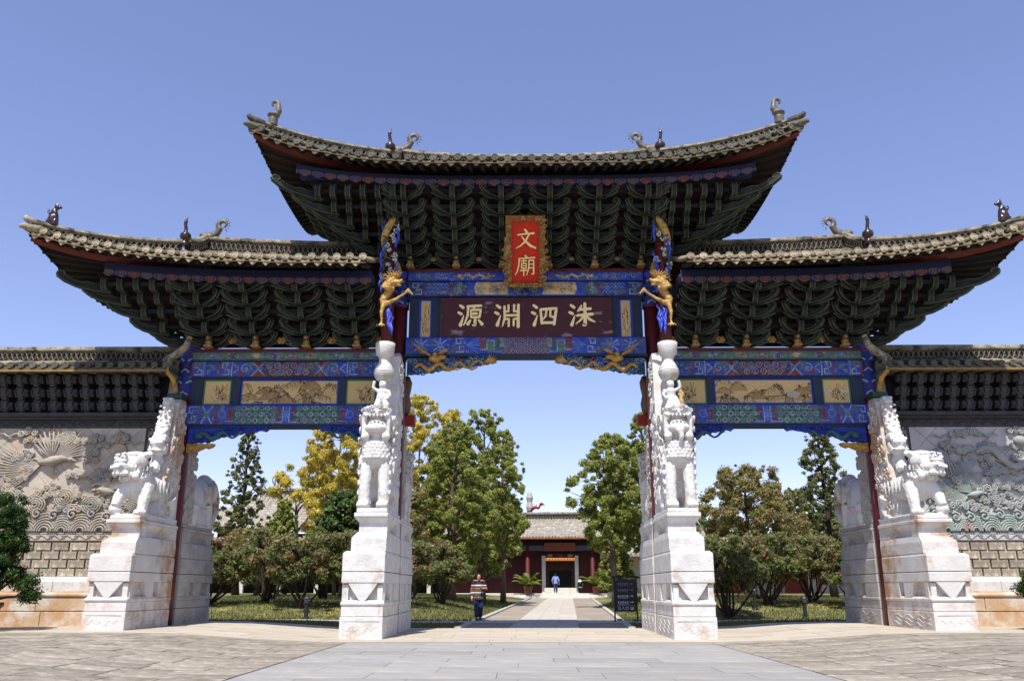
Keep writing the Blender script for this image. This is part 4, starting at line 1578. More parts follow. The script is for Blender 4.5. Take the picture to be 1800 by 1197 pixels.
# ------------------------------------------------------------------ dragon posts standing on the stone jars
wht = mat('painted_white_curl', (206, 208, 196), (150, 168, 150), 8, 0.5)
blue_f = mat('flame_blue', (74, 96, 214), (52, 70, 170), 8, 0.45, c3=(190, 200, 220), s3=9, t3=0.6)
gold_y = mat('gilt_dragon_body', (206, 170, 96), (138, 102, 48), 10, 0.45, 0.5, 40, spec=0.4, c3=(90, 70, 40), s3=8, t3=.58)
for s, lab in ((-1, 'red post entwined by a gilt dragon under a spiky gilt sun'), (1, 'red post entwined by a gilt dragon with long mane on top')):
    MSx = T(s * 3.93, -1.55, 7.86) @ SCL(-s, 1, 1)      # local +x points to the middle of the gate
    th_ = thing('dragon_post', lab, 'post', T(s * 3.93, -1.55, 7.86), 'dragon posts')
    mb = MB()
    mb.tube([(0, 0, 0), (0.0, .12, 2.2), (.02, .3, 4.35)], [.17, .15, .13], 14)
    ob('shaft', mb, red_wood, th_, MSx, smooth=True)
    r = random.Random(20 + s)
    sx = lambda z: (0.0, .07 * z)
    body = MB()
    pts, rad = [], []
    for i in range(60):
        t = i / 59
        z = 1.5 + 2.5 * t
        a = -1.9 + 7.8 * t
        pts.append((.2 * math.cos(a), sx(z)[1] - .08 + .24 * math.sin(a), z)); rad.append(.15 * (1 - .45 * t) + .01)
    body.tube(pts, rad, 8)
    body.ball((.08, -.18, 1.55), (.13, .13, .13)); body.ball((.22, -.2, 1.72), (.17, .11, .085)); body.ball((.34, -.22, 1.75), (.1, .07, .035)); body.ball((.3, -.22, 1.62), (.1, .06, .03)); body.ball((.16, -.24, 1.82), (.07, .08, .06)); body.ball((.4, -.24, 1.78), (.03, .04, .04))
    body.tube([(.02, -.1, 1.5), (-.12, -.16, 1.2), (-.08, -.2, 1.0)], [.12, .11, .09], 8)
    # foreleg reaching into the opening
    body.tube([(-.02, -.2, 1.08), (.25, -.24, 1.2), (.5, -.26, 1.36), (.56, -.27, 1.43)], [.075, .045, .03, .035], 7)
    for k in range(4):
        body.tube([(.54, -.27, 1.42), (.6 + .04 * k, -.3, 1.5 - .05 * k), (.66 + .02 * k, -.3, 1.46 - .08 * k)], [.03, .025, .008], 5)
    # hind leg hanging down
    body.tube([(-.1, -.2, 1.05), (-.14, -.26, .8), (-.12, -.24, .55), (-.14, -.26, .46)], [.075, .05, .03, .035], 7)
    for k in range(4):
        body.tube([(-.14, -.25, .47), (-.24 + .07 * k, -.3, .42), (-.28 + .09 * k, -.28, .36)], [.03, .025, .008], 5)
    ob('dragon', remesh(body, .018, 1, .03, .05), gold_y, th_, MSx)
    spk = MB()
    for i in range(16):
        a = i * .3927
        if s < 0:
            spk.tube([(.03, -.02 + .2, 3.72), (.03 + .3 * math.cos(a), -.06 + .2, 3.72 + .3 * math.sin(a) - .05)], [.03, .008], 4)
        else:
            spk.tube([(.0 + .05 * math.cos(a), .1, 3.75), (.1 * math.cos(a), .06, 3.5), (.14 * math.cos(a) - .05, .04, 3.25 - .02 * (i % 4))], [.05, .035, .008], 5)
        b = .9 + i * .27
        spk.tube([(.2, -.2, 1.78), (.2 + .16 * math.cos(b), -.3, 1.8 + .12 * math.sin(b)), (.2 + .36 * math.cos(b), -.3 - .05 * (i % 2), 1.84 + .2 * math.sin(b))], [.028, .02, .005], 5)
    spk.ball((.03, .1 + (.08 if s < 0 else 0), 3.76), (.12, .1, .13))
    ob('gilt_rays', spk, gold, th_, MSx, smooth=True)
    fl, wc, gc_ = MB(), MB(), MB()
    for i in range(22):
        z = (.15 + .07 * i) if i < 9 else (1.4 + .18 * (i - 9))
        x = r.uniform(.0, .24) if i < 9 else r.choice((-1, 1)) * r.uniform(.16, .26)
        L = r.uniform(.35, .6)
        fl.tube([(x + .06 * math.sin(q * 1.1 + i) * (q / 7), -.22 + sx(z)[1] - .03 * math.sin(q), z + L * q / 7) for q in range(8)], [.02, .06, .07, .065, .055, .045, .03, .006], 6, flat=.5)
    for i in range(14):
        z = 1.5 + .16 * i
        wc.tube(scroll_pts(r.uniform(-.2, .16), z, r.uniform(.06, .11), 1.2, r.uniform(0, 6), r.choice((-1, 1)), -.24 + sx(z)[1]), .026, 5)
        gc_.tube([(r.uniform(-.22, .1), -.22 + sx(z)[1], z), (-.2, -.26 + sx(z)[1], z + .12), (-.1, -.24 + sx(z)[1], z + .26)], [.02, .04, .008], 5)
    ob('blue_flames', fl, blue_f, th_, MSx, smooth=True)
    ob('cloud_scroll', wc, wht, th_, MSx, smooth=True)
    ob('green_fins', gc_, green_e, th_, MSx, smooth=True)

# ------------------------------------------------------------------ stone piers
def pier(xin, z0, zs, ms, M_st, label, group, wd=1.05):
    """local: x from xin (towards the opening) to xin+wd, front towards -y; ms mirrors it into place"""
    Zm = T(0, 0, z0) @ SCL(1, 1, zs)
    base = ms @ T(xin + wd / 2, -1.65, z0)
    th_ = thing('stone_pier', label, 'pier', T(*(base.translation)), group)
    A, B = xin, xin + wd
    yb = -.29

    def course(name, mb, bev=.02):
        return ob(name, mb, M_st, th_, ms @ Zm, bevel=bev)
    mb = MB(); mb.box(A, B, -3.0, yb, .0, .55)
    c = course('base_slab', mb)
    # shallow carved wave on the base slab
    cv_ = MB()
    cv_.tube([(A + .12 + .8 * i / 24, -3.003, .26 + .05 * math.sin(i * 1.05) + .03 * math.sin(i * .4)) for i in range(25)], .006, 4)
    cv_.tube([(A + .08, -3.01, .46), (B - .08, -3.004, .46)], .006, 4)
    for k in range(3):
        cv_.tube([(A - .003, -2.8 + 2.2 * i / 24, .2 + .1 * k + .05 * math.sin(i * .9 + k)) for i in range(25)], .009, 4)
    ob('carved_line', cv_, M_st, c, ms @ Zm)
    # waisted block: lower moulding, recessed core, tongue and side piers, upper lip
    mb = MB()
    mb.box(A + .01, B - .02, -2.98, yb, .56, .8)
    mb.loft([[(A + .01, -2.98, .8), (B - .02, -2.98, .8), (B - .02, yb, .8), (A + .01, yb, .8)], [(A - .01, -3.01, .84), (B, -3.01, .84), (B, yb, .84), (A - .01, yb, .84)], [(A - .01, -3.01, .88), (B, -3.01, .88), (B, yb, .88), (A - .01, yb, .88)], [(A + .03, -2.94, .94), (B - .04, -2.94, .94), (B - .04, yb, .94), (A + .03, yb, .94)]])
    course('lower_moulding', mb, .012)
    mb = MB(); mb.box(A + .15, B - .15, -2.82, yb - .01, .9, 1.35)
    core = course('waist_core', mb, 0)
    mb = MB()
    xm = (A + B) / 2
    mb.prism([(A + .16, 1.34), (B - .16, 1.34), (xm + .05, .9), (xm, .86), (xm - .05, .9)], -2.985, -2.8, 'y')
    for sgn, e in ((1, A), (-1, B)):
        mb.box(min(e + sgn * .04, e + sgn * .17), max(e + sgn * .04, e + sgn * .17), -2.93, -2.8, .94, 1.3)
    ob('front_tongue', mb, M_st, core, ms @ Zm)
    for e0, e1 in ((A + .005, A + .16), (B - .16, B - .005)):
        for pl in ([(-2.15, 1.34), (-1.5, 1.34), (-1.5, .92), (-1.9, .92)], [(-1.2, 1.34), (yb, 1.34), (yb, .92), (-1.2, .92)], [(-2.86, 1.34), (-2.7, 1.34), (-2.7, .92), (-2.86, .92)]):
            mb = MB()
            mb.prism(pl, e0, e1, 'x')
            ob('side_panel', mb, M_st, core, ms @ Zm)
    mb = MB(); mb.box(A, B, -3.0, yb, 1.34, 1.6)
    course('upper_lip', mb)
    mb = MB()
    mb.loft([[(A, -3.0, 1.615), (B, -3.0, 1.615), (B, yb, 1.615), (A, yb, 1.615)], [(A, -3.0, 2.04), (B - .0, -3.0, 2.04), (B - .0, yb, 2.04), (A, yb, 2.04)], [(A + .02, -2.94, 2.1), (B - .06, -2.94, 2.1), (B - .06, yb, 2.1), (A + .02, yb, 2.1)]])
    course('slab', mb, .015)
    mb = MB()
    mb.loft([[(A + .01, -2.84, 2.105), (B - .16, -2.84, 2.105), (B - .16, yb, 2.105), (A + .01, yb, 2.105)], [(A + .01, -2.84, 2.42), (B - .16, -2.84, 2.42), (B - .16, yb, 2.42), (A + .01, yb, 2.42)], [(A + .03, -2.7, 2.58), (B - .29, -2.7, 2.58), (B - .29, yb, 2.58), (A + .03, yb, 2.58)]])
    course('shoulder_block', mb, .012)
    mb = MB(); mb.box(A + .17, B - .34, -2.6, yb - .01, 2.58, 2.94)
    nk = course('neck_core', mb, 0)
    mb = MB()
    mb.box(A + .03, B - .31, -2.66, -2.3, 2.585, 2.8); mb.box(A + .03, B - .31, -.95, yb, 2.585, 2.94)
    mb.loft([[(A + .03, -2.66, 2.8), (B - .31, -2.66, 2.8), (B - .31, -2.3, 2.8), (A + .03, -2.3, 2.8)], [(A, -2.78, 2.94), (B - .2, -2.78, 2.94), (B - .2, -2.3, 2.94), (A, -2.3, 2.94)]])
    mb.prism([(A + .17, 2.74), (A + .17, 2.94), (A + .01, 2.94)], -2.3, -.95, 'y')
    ob('neck_bracket', mb, M_st, nk, ms @ Zm)
    mb = MB(); mb.box(A, B - .19, -2.8, yb, 2.945, 3.05); 
    course('plinth', mb)
    mb = MB(); mb.box(A + .04, B - .23, -2.72, yb - .02, 3.055, 3.17)
    course('plinth_cap', mb, .03)
    return th_


def upright(th_, xin, zb, zt, ms, m_, depth=1.55, cap=False, seed=1):
    """tall carved stone slab that clasps the column"""
    mb = MB()
    A, B = xin + .1, xin + .62
    mb.loft([[(A, -depth, zb), (B, -depth, zb), (B, -.27, zb), (A, -.27, zb)], [(A, -depth * .72, zb + (zt - zb) * .55), (B, -depth * .72, zb + (zt - zb) * .55), (B, -.27, zb + (zt - zb) * .55), (A, -.27, zb + (zt - zb) * .55)],
             [(A + .02, -.86, zt - .15), (B - .04, -.86, zt - .15), (B - .04, -.27, zt - .15), (A + .02, -.27, zt - .15)], [(A + .06, -.6, zt), (B - .1, -.6, zt), (B - .1, -.27, zt), (A + .06, -.27, zt)]])
    s_ = ob('upright_slab', mb, m_, th_, ms, bevel=.03)
    r = random.Random(seed)
    rl = MB()
    for i in range(70):
        z = r.uniform(zb + .15, zt - .3)
        t = (z - zb) / (zt - zb)
        yf = -depth + (depth - .86) * min(1, t * 1.05)
        y = r.uniform(yf + .06, -.34)
        for xx in (A - .0, B + .0):
            rl.tube([(xx + .01 * (1 if xx > A else -1), p[0], p[2]) for p in scroll_pts(y, z, r.uniform(.06, .13), 1.2, r.uniform(0, 6), r.choice((1, -1)), 0, 9)], .028, 4)
    ob('relief_carving', rl, m_, s_, ms)
    if cap:
        mb = MB(); mb.box(A + .02, B - .06, -.72, -.3, zt + .004, zt + .15)
        ob('cap_block', mb, mat('green_cap', (44, 74, 54), (36, 60, 48), 4, .6), s_, ms, bevel=.02)
    return s_


# ------------------------------------------------------------------ carved beasts
def lion_mesh(tongue):
    """upright lion on straight forelegs, front -y, feet at z=0, height 2.6"""
    m = MB()
    for sx in (-1, 1):
        m.tube([(sx * .25, -.36, -.01), (sx * .25, -.36, .5), (sx * .23, -.3, 1.05), (sx * .16, -.2, 1.4)], [.16, .145, .17, .22], 10)
        m.box(sx * .25 - .15, sx * .25 + .15, -.56, -.2, -.01, .17)
        for k in range(3):
            m.ball((sx * .25 + (k - 1) * .1, -.56, .08), (.06, .09, .08), 8, 6)
        for k in range(6):
            m.ball((sx * (.37 + .01 * k), -.26, .3 + .2 * k), (.06, .08, .1), 6, 5)
        # haunch
        m.ball((sx * .24, .85, .42), (.2, .36, .42)); m.ball((sx * .26, .5, .1), (.14, .3, .12))
    m.ball((0, -.22, 1.45), (.4, .34, .46), 14, 10); m.ball((0, .2, 1.2), (.36, .5, .5), 12, 8); m.ball((0, .65, .75), (.34, .45, .55), 12, 8)
    # scales on the chest
    for j in range(5):
        for i in range(-3, 4):
            x = (i + .5 * (j % 2)) * .1
            if abs(x) < .36:
                m.ball((x, -.22 - .33 * math.sqrt(max(0, 1 - (x / .42) ** 2)), 1.3 + .09 * j), (.06, .05, .055), 6, 5)
    # head
    m.ball((0, -.2, 2.12), (.38, .36, .34), 14, 10)
    m.ball((0, -.5, 2.06), (.3, .16, .13), 12, 8)                   # lower muzzle
    m.box(-.34, .34, -.58, -.1, 2.38, 2.47)                          # upper lip plate
    m.ball((0, -.38, 2.46), (.36, .24, .1), 12, 8)
    m.box(-.36, .36, -.5, -.1, 1.93, 2.02)
    for sx in (-1, 1):
        m.box(sx * .32 - .05, sx * .32 + .05, -.54, -.3, 1.95, 2.42)
        m.tube([(sx * .26, -.58, 2.4), (sx * .25, -.6, 2.24)], [.05, .02], 6)
        m.ball((sx * .27, -.5, 1.84), .12, 10, 7)                    # jowl balls
        m.ball((sx * .4, -.12, 2.3), (.1, .2, .16), 8, 6)
        m.ball((sx * .22, -.54, 2.56), .085, 8, 6)                   # eyes
        for k in range(5):
            m.ball((sx * (.38 - .02 * k), -.02 + .08 * (k % 2), 1.75 + .15 * k), (.12, .14, .1), 8, 6)
    m.ball((0, -.52, 2.5), (.1, .1, .07))
    if tongue:
        m.tube([(.02, -.5, 2.05), (.02, -.66, 1.95), (.05, -.66, 1.78), (.0, -.6, 1.62)], [.1, .1, .07, .03], 8)
    ex = MB()
    r = random.Random(8)
    for sx in (-1, 1):
        for k in range(10):                       # curls down the side of the mane
            y, z = -.28 + .26 * (k % 3), 1.45 + .1 * k
            ex.tube([(sx * (.44 + .02 * (k % 2)), y + p[0], z + p[2]) for p in scroll_pts(0, 0, .1, 1.5, k, sx, 0, 12)], .026, 5)
        for k in range(5):
            ex.tube([(sx * (.1 + .06 * k) + p[0], -.66 + .03 * k, 2.6 - .02 * k + p[2]) for p in scroll_pts(0, 0, .06, 1.3, k, sx, 0, 9)], .02, 5)
        for k in range(4):                        # tufts on the legs
            ex.tube([(sx * (.4), -.42 + .1 * q * .3, .35 + .25 * k + .05 * q) for q in range(5)], [.03, .035, .03, .02, .006], 5)
        ex.ball((sx * .22, -.6, 2.57), .045, 8, 6)
    for k in range(6):
        ex.tube([(-.25 + .1 * k, -.63, 2.4), (-.25 + .1 * k, -.65, 2.33)], [.035, .02], 5)
    return remesh(m, .024, 1, .02, .09, ex)


def low_lion_mesh():
    """striding lion, body along +y, head turned out to +x, forepaw on a ball"""
    m = MB()
    m.box(-.4, .4, -.62, 1.6, -.02, .05)
    m.ball((0, .55, .78), (.36, .85, .36), 14, 10); m.ball((.02, -.12, .85), (.4, .42, .48), 12, 9); m.ball((0, 1.25, .62), (.36, .4, .46), 12, 8)
    m.tube([(.22, -.3, .8), (.36, -.5, .45), (.38, -.58, .24)], [.2, .15, .12], 9); m.ball((.4, -.5, .16), .17, 12, 9)
    m.tube([(-.24, -.25, .8), (-.26, -.4, .4), (-.26, -.45, .06)], [.2, .15, .13], 9); m.ball((-.26, -.55, .08), (.16, .2, .1))
    for sx in (-1, 1):
        m.tube([(sx * .24, 1.15, .6), (sx * .28, 1.3, .3), (sx * .28, 1.15, .06)], [.24, .16, .12], 9); m.ball((sx * .28, 1.05, .07), (.14, .22, .09))
    # tail and back curls
    m.tube([(0, 1.55, .7), (0, 1.68, 1.0), (0, 1.5, 1.25)], [.12, .14, .08], 8)
    for k in range(7):
        m.ball((-.02, .1 + .2 * k, 1.12 - .02 * abs(k - 3)), (.09, .1, .1), 8, 6)
    # head, turned outward and a little forward
    H = T(.12, -.38, 1.26) @ RZ(38) @ SCL(.86, .9, .9)
    m.ball((0, 0, 0), (.42, .4, .38), 14, 10, 0, H)
    m.ball((0, -.36, -.1), (.32, .2, .17), 12, 8, 0, H); m.ball((0, -.4, .12), (.3, .16, .1), 12, 8, 0, H)
    m.box(-.3, .3, -.56, -.2, -.06, .02, 0, H)
    for sx in (-1, 1):
        m.ball((sx * .2, -.38, .22), .09, 8, 6, 0, H); m.ball((sx * .42, .02, .16), (.09, .18, .2), 8, 6, 0, H)
        m.tube([(sx * .38, .1, .3), (sx * .56, .18, .36), (sx * .66, .16, .3)], [.12, .1, .04], 7, 0, H)
        for k in range(6):
            m.ball((sx * (.4 - .03 * k), -.1 + .06 * k, -.32 + .1 * k), .1, 8, 6, 0, H)
        for k in range(4):
            m.ball((sx * (.1 + .08 * k), -.5 + .05 * k, -.24), .07, 8, 6, 0, H)
    m.ball((0, .05, .34), (.36, .34, .12), 12, 8, 0, H)
    for k in range(16):
        a = k * .4
        m.ball((.36 * math.cos(a), .1 + .34 * math.sin(a), -.15 - .1 * (k % 3)), .1, 7, 5, 0, H)
    ex = MB()
    for k in range(22):                           # curls round the mane
        a = -1.2 + k * .26
        for rr, zz in ((.43, -.05), (.4, -.25)):
            ex.tube([tuple(H @ Vector((rr * math.cos(a) * 1.02 + p[0] * abs(math.sin(a)), .12 + rr * math.sin(a), zz + p[2]))) for p in scroll_pts(0, 0, .085, 1.4, k, 1, 0, 10)], .024, 5)
    for k in range(9):
        ex.tube([tuple(H @ Vector((-.24 + .06 * k, -.54, -.03))), tuple(H @ Vector((-.24 + .06 * k, -.57, -.1)))], [.03, .012], 5)
    for sx in (-1, 1):
        ex.ball(tuple(H @ Vector((sx * .2, -.46, .23))), .05, 8, 6)
        for k in range(5):
            ex.tube([(sx * .36, .1 + .22 * k, 1.0 - .1 * q) for q in range(5)], [.02, .035, .035, .025, .008], 5)
            ex.tube([tuple(H @ Vector((sx * (.08 + .05 * k), -.42, .3 + .02 * q))) for q in range(4)], .022, 5)
    return remesh(m, .024, 1, .025, .09, ex)


def elephant_mesh():
    """kneeling elephant facing +y"""
    m = MB()
    m.box(-.4, .4, -1.0, 1.1, -.02, .05)
    m.ball((0, -.2, .8), (.42, .85, .62), 14, 10); m.ball((0, .3, 1.0), (.38, .5, .5), 12, 8)
    for sx in (-1, 1):
        m.tube([(sx * .24, .5, .7), (sx * .26, .62, .05)], [.2, .17], 9); m.tube([(sx * .25, -.65, .6), (sx * .26, -.7, .05)], [.24, .18], 9)
        m.ball((sx * .36, .6, 1.05), (.08, .3, .34), 10, 7)
        m.tube([(sx * .2, 1.05, .95), (sx * .24, 1.3, .8), (sx * .22, 1.45, .86)], [.06, .05, .02], 6)
    m.box(-.34, .34, -.85, .7, .04, .6)
    m.ball((0, .85, 1.24), (.36, .42, .4), 12, 9); m.ball((0, .8, 1.5), (.22, .26, .18), 10, 7)
    m.tube([(0, 1.05, 1.25), (0, 1.45, 1.28), (0, 1.8, 1.0), (0, 1.86, .58), (0, 1.64, .24), (0, 1.34, .3)], [.27, .24, .2, .17, .14, .11], 10)
    ex = MB()
    for sx in (-1, 1):
        ex.tube([(sx * .36, .62, 1.45), (sx * .46, .5, 1.25), (sx * .48, .5, 1.0), (sx * .42, .6, .78)], [.05, .16, .17, .05], 8, flat=.45)
        ex.tube([(sx * .22, 1.1, 1.0), (sx * .3, 1.36, .82), (sx * .28, 1.6, .9)], [.07, .055, .015], 7)
        ex.ball((sx * .33, 1.0, 1.32), .05, 8, 6)
        for k in range(5):
            ex.tube([(sx * .41, -.45 + .14 * k, .56), (sx * .41, -.45 + .14 * k, .42)], [.03, .01], 5)
    for k in range(7):
        a = .5 * k
        ex.tube([(.19 * math.cos(t_ * .5), 1.42 + .06 * k, 1.2 - .06 * k + .2 * math.sin(t_ * .5)) for t_ in range(13)], .014, 4)
    return remesh(m, .026, 1, .02, .12, ex)


def bearer_mesh(woman):
    """small figure with one arm raised to the jar, feet at z=0, height about 1 m, front -y"""
    m = MB()
    m.ball((0, -.02, .03), (.2, .16, .06))
    if woman:
        m.lathe([(.2, 0), (.19, .2), (.15, .4), (.13, .55), (.15, .68), (.08, .76)], 12)
        m.tube([(.1, -.06, .5), (.2, -.06, .2), (.26, -.02, .05)], [.06, .07, .05], 7)
    else:
        for sx in (-1, 1):
            m.tube([(sx * .07, 0, .42), (sx * .13, -.08, .25), (sx * .15, -.02, .02)], [.11, .09, .07], 8); m.ball((sx * .15, -.1, .04), (.06, .1, .05))
        m.ball((0, 0, .5), (.17, .14, .2)); m.ball((0, 0, .66), (.17, .12, .12))
    m.ball((0, -.02, .86), (.105, .105, .12)); m.ball((0, -.1, .86), (.03, .03, .03)); m.ball((0, .02, .93), (.11, .11, .07))
    m.tube([(.15, 0, .7), (.26, -.02, .78), (.23, -.02, .98)], [.06, .05, .045], 7)
    m.tube([(-.15, 0, .7), (-.22, -.06, .55), (-.14, -.12, .42)], [.06, .05, .045], 7)
    return remesh(m, .02, 2)


PIERS = [(3.5, 0.0, 1.0, 'inner'), (9.75, 0.19, 0.885, 'outer')]
SIDE = {1: 'right', -1: 'left'}
me_lion_t, me_lion_n, me_low, me_eleph = lion_mesh(True), lion_mesh(False), low_lion_mesh(), elephant_mesh()
for me in (me_lion_t, me_lion_n):
    me.materials.append(marble)
me_low.materials.append(marble); me_eleph.materials.append(marble_st)
me_b = {1: bearer_mesh(True), -1: bearer_mesh(False)}
for me in me_b.values():
    me.materials.append(marble)
for s in (1, -1):
    ms = I4 if s > 0 else MX
    sd = SIDE[s]
    for xin, z0, zs, nm in PIERS:
        opening = 'the middle opening' if nm == 'inner' else 'the outer end'
        fm_ = marble if nm == 'inner' else marble_st
        pf = pier(xin, z0, zs, ms, fm_, f'stepped white stone pier in front of the {nm} {sd} column', 'front stone piers')
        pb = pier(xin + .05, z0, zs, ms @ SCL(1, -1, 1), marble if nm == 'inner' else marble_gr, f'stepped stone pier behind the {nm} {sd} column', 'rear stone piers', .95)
        zp = z0 + 3.17 * zs
        zt = 7.8 if nm == 'inner' else 6.45
        upright(pf, xin, zp + .0, zt, ms, marble if nm == 'inner' else marble_st, cap=(nm == 'outer'), seed=3)
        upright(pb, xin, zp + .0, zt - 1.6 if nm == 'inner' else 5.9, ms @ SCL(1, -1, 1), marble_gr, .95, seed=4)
        if nm == 'inner':
            o = ob('stone_lion', me_lion_t if s > 0 else me_lion_n, None, None, T(s * (xin + .44), -2.1, zp + .003))
            tag(o, 'tall white stone lion with its tongue hanging out, right of the middle opening' if s > 0 else 'tall white stone lion with closed scaly chest, left of the middle opening', 'lion statue', 'stone lions')
            o = ob('stone_lion', me_lion_n, None, None, T(s * (xin + .42), 1.75, zp + .003) @ RZ(180) @ SCL(.9, .7, .82))
            tag(o, f'stone lion facing away on the rear pier {sd} of the middle opening', 'lion statue', 'stone lions')
            # totem on the lion's head
            tz = zp + 2.6
            tt = thing('jar_bearer', ('white stone woman holding a round jar on her head above a lion' if s > 0 else 'white stone child holding up a round jar above a lion'), 'statue', T(s * (xin + .44), -1.72, tz), 'jar bearers')
            ob('figure', me_b[s], None, tt, T(s * (xin + .44), -1.8, tz - .02) @ SCL(s, 1, .95))
            mb = MB()
            mb.lathe([(.12, 0), (.2, .06), (.275, .22), (.275, .32), (.2, .48), (.16, .55), (.155, .68), (.19, .72), (.25, .78), (.27, .98), (.275, 1.1), (.23, 1.12), (.2, 1.02)], 24)
            jar = ob('jar', mb, marble, tt, T(s * (xin + .44), -1.66, tz + .92), smooth=True)
            rg = MB()
            for k in range(9):
                rr = .2 + .08 * math.sin(math.pi * (k + .5) / 9)
                rg.tube([(rr * math.cos(q * .2618), rr * math.sin(q * .2618), .07 + .045 * k) for q in range(25)], .012, 4)
            ob('carved_band', rg, marble, jar, T(s * (xin + .44), -1.66, tz + .92))
        else:
            o = ob('stone_lion', me_low, None, None, ms @ T(xin + .42, -1.95, zp + .003))
            tag(o, f'short white stone lion with a paw on a ball beside the {sd} carved wall', 'lion statue', 'stone lions')
            o = ob('stone_elephant', me_eleph, None, None, ms @ T(xin + .44, 1.72, zp + .003))
            tag(o, f'grey stone elephant with curled trunk on the far {sd} rear pier', 'elephant statue', 'stone elephants')
            # beast climbing the front edge of the slab
            m = MB()
            m.ball((0, -.12, .18), (.16, .2, .2)); m.ball((0, -.22, .42), (.2, .2, .16)); m.tube([(0, -.3, -.12), (0, -.16, .2)], [.16, .12], 8)
            m.ball((0, -.28, .62), (.2, .2, .12)); m.box(-.19, .19, -.46, -.1, .4, .46); m.ball((0, -.36, .52), .09)
            for sx in (-1, 1):
                m.ball((sx * .17, -.3, .72), .07, 8, 6); m.ball((sx * .2, -.16, .5), (.06, .12, .16), 8, 6)
            m.tube([(0, -.1, .75), (0, -.02, 1.1), (0, .14, 1.5), (0, .24, 1.75)], [.2, .19, .17, .13], 9)
            for k in range(14):
                m.ball((.13 * (k % 3 - 1), -.26 + .028 * k, .8 + .06 * k), .055, 6, 5)
            m.ball((0, .2, 1.88), (.17, .2, .15)); m.ball((0, .06, 1.84), (.13, .12, .09))
            for sx in (-1, 1):
                m.ball((sx * .1, .06, 1.95), .05, 6, 5)
            for k in range(40):
                a = k * 2.4
                m.ball((.17 * math.cos(a), -.1 + .2 * k / 40 + .16 * math.sin(a), .75 + 1.0 * k / 40), .05, 6, 5)
            for k in range(12):
                m.tube([(.12 * (k % 3 - 1), -.3 + .1 * (k % 4), .7), (.2 * (k % 3 - 1), -.2 + .1 * (k % 4), .85)], [.05, .02], 5)
            me = remesh(m, .024, 1, .04, .08)
            me.materials.append(marble)
            o = ob('stone_beast', me, None, None, ms @ T(xin + .36, -1.18, zp + 1.4))
            tag(o, f'pale stone beast with ball in its jaws on the slab above the {sd} short lion', 'beast statue', 'stone beasts')
    # gourd corbel behind the inner column
    mb = MB()
    mb.lathe([(.1, 0), (.2, .12), (.24, .35), (.16, .62), (.22, .85), (.25, 1.05), (.14, 1.25)], 14)
    ob('gourd_corbel', mb, mat('old_brown_wood', (120, 96, 70), (84, 66, 50), 4, .7), gate, T(s * 3.62, .6, 6.2) @ SCL(.72, .72, .95), smooth=True)
    mb = MB(); mb.box(-.26, .26, -.2, .2, 0, .34)
    ob('corbel_block', mb, red_clay, gate, T(s * 3.5, .6, 5.88) @ SCL(.72, .8, .9), bevel=.05)

# ------------------------------------------------------------------ carved screen walls
def tube3(mb, pts, r, mi=0):
    mb.tube(pts, r, 4, mi)


def cloud(mb, x, z, s, r, tail=0):
    """ruyi cloud: two or three curls with a trailing line"""
    for dx, dz, rr, d in ((-.16, 0, .11, 1), (.05, .06, .13, -1), (.22, -.02, .1, 1)):
        mb.ball((x + dx * s, .0, z + dz * s), (rr * s * 1.1, .055, rr * s * 1.05), 9, 6)
        mb.tube([(x + p[0] * s, -.06, z + p[2] * s) for p in scroll_pts(dx, dz, rr, 1.7, r.uniform(0, 6), d, 0, 12)], .02 * s + .008, 5)
    if tail:
        mb.tube([(x + tail * s * (.25 + .09 * i), -.04, z - .06 * s + .05 * s * math.sin(i * 1.4)) for i in range(8)], [.03 * s] * 6 + [.02 * s, .008], 5)


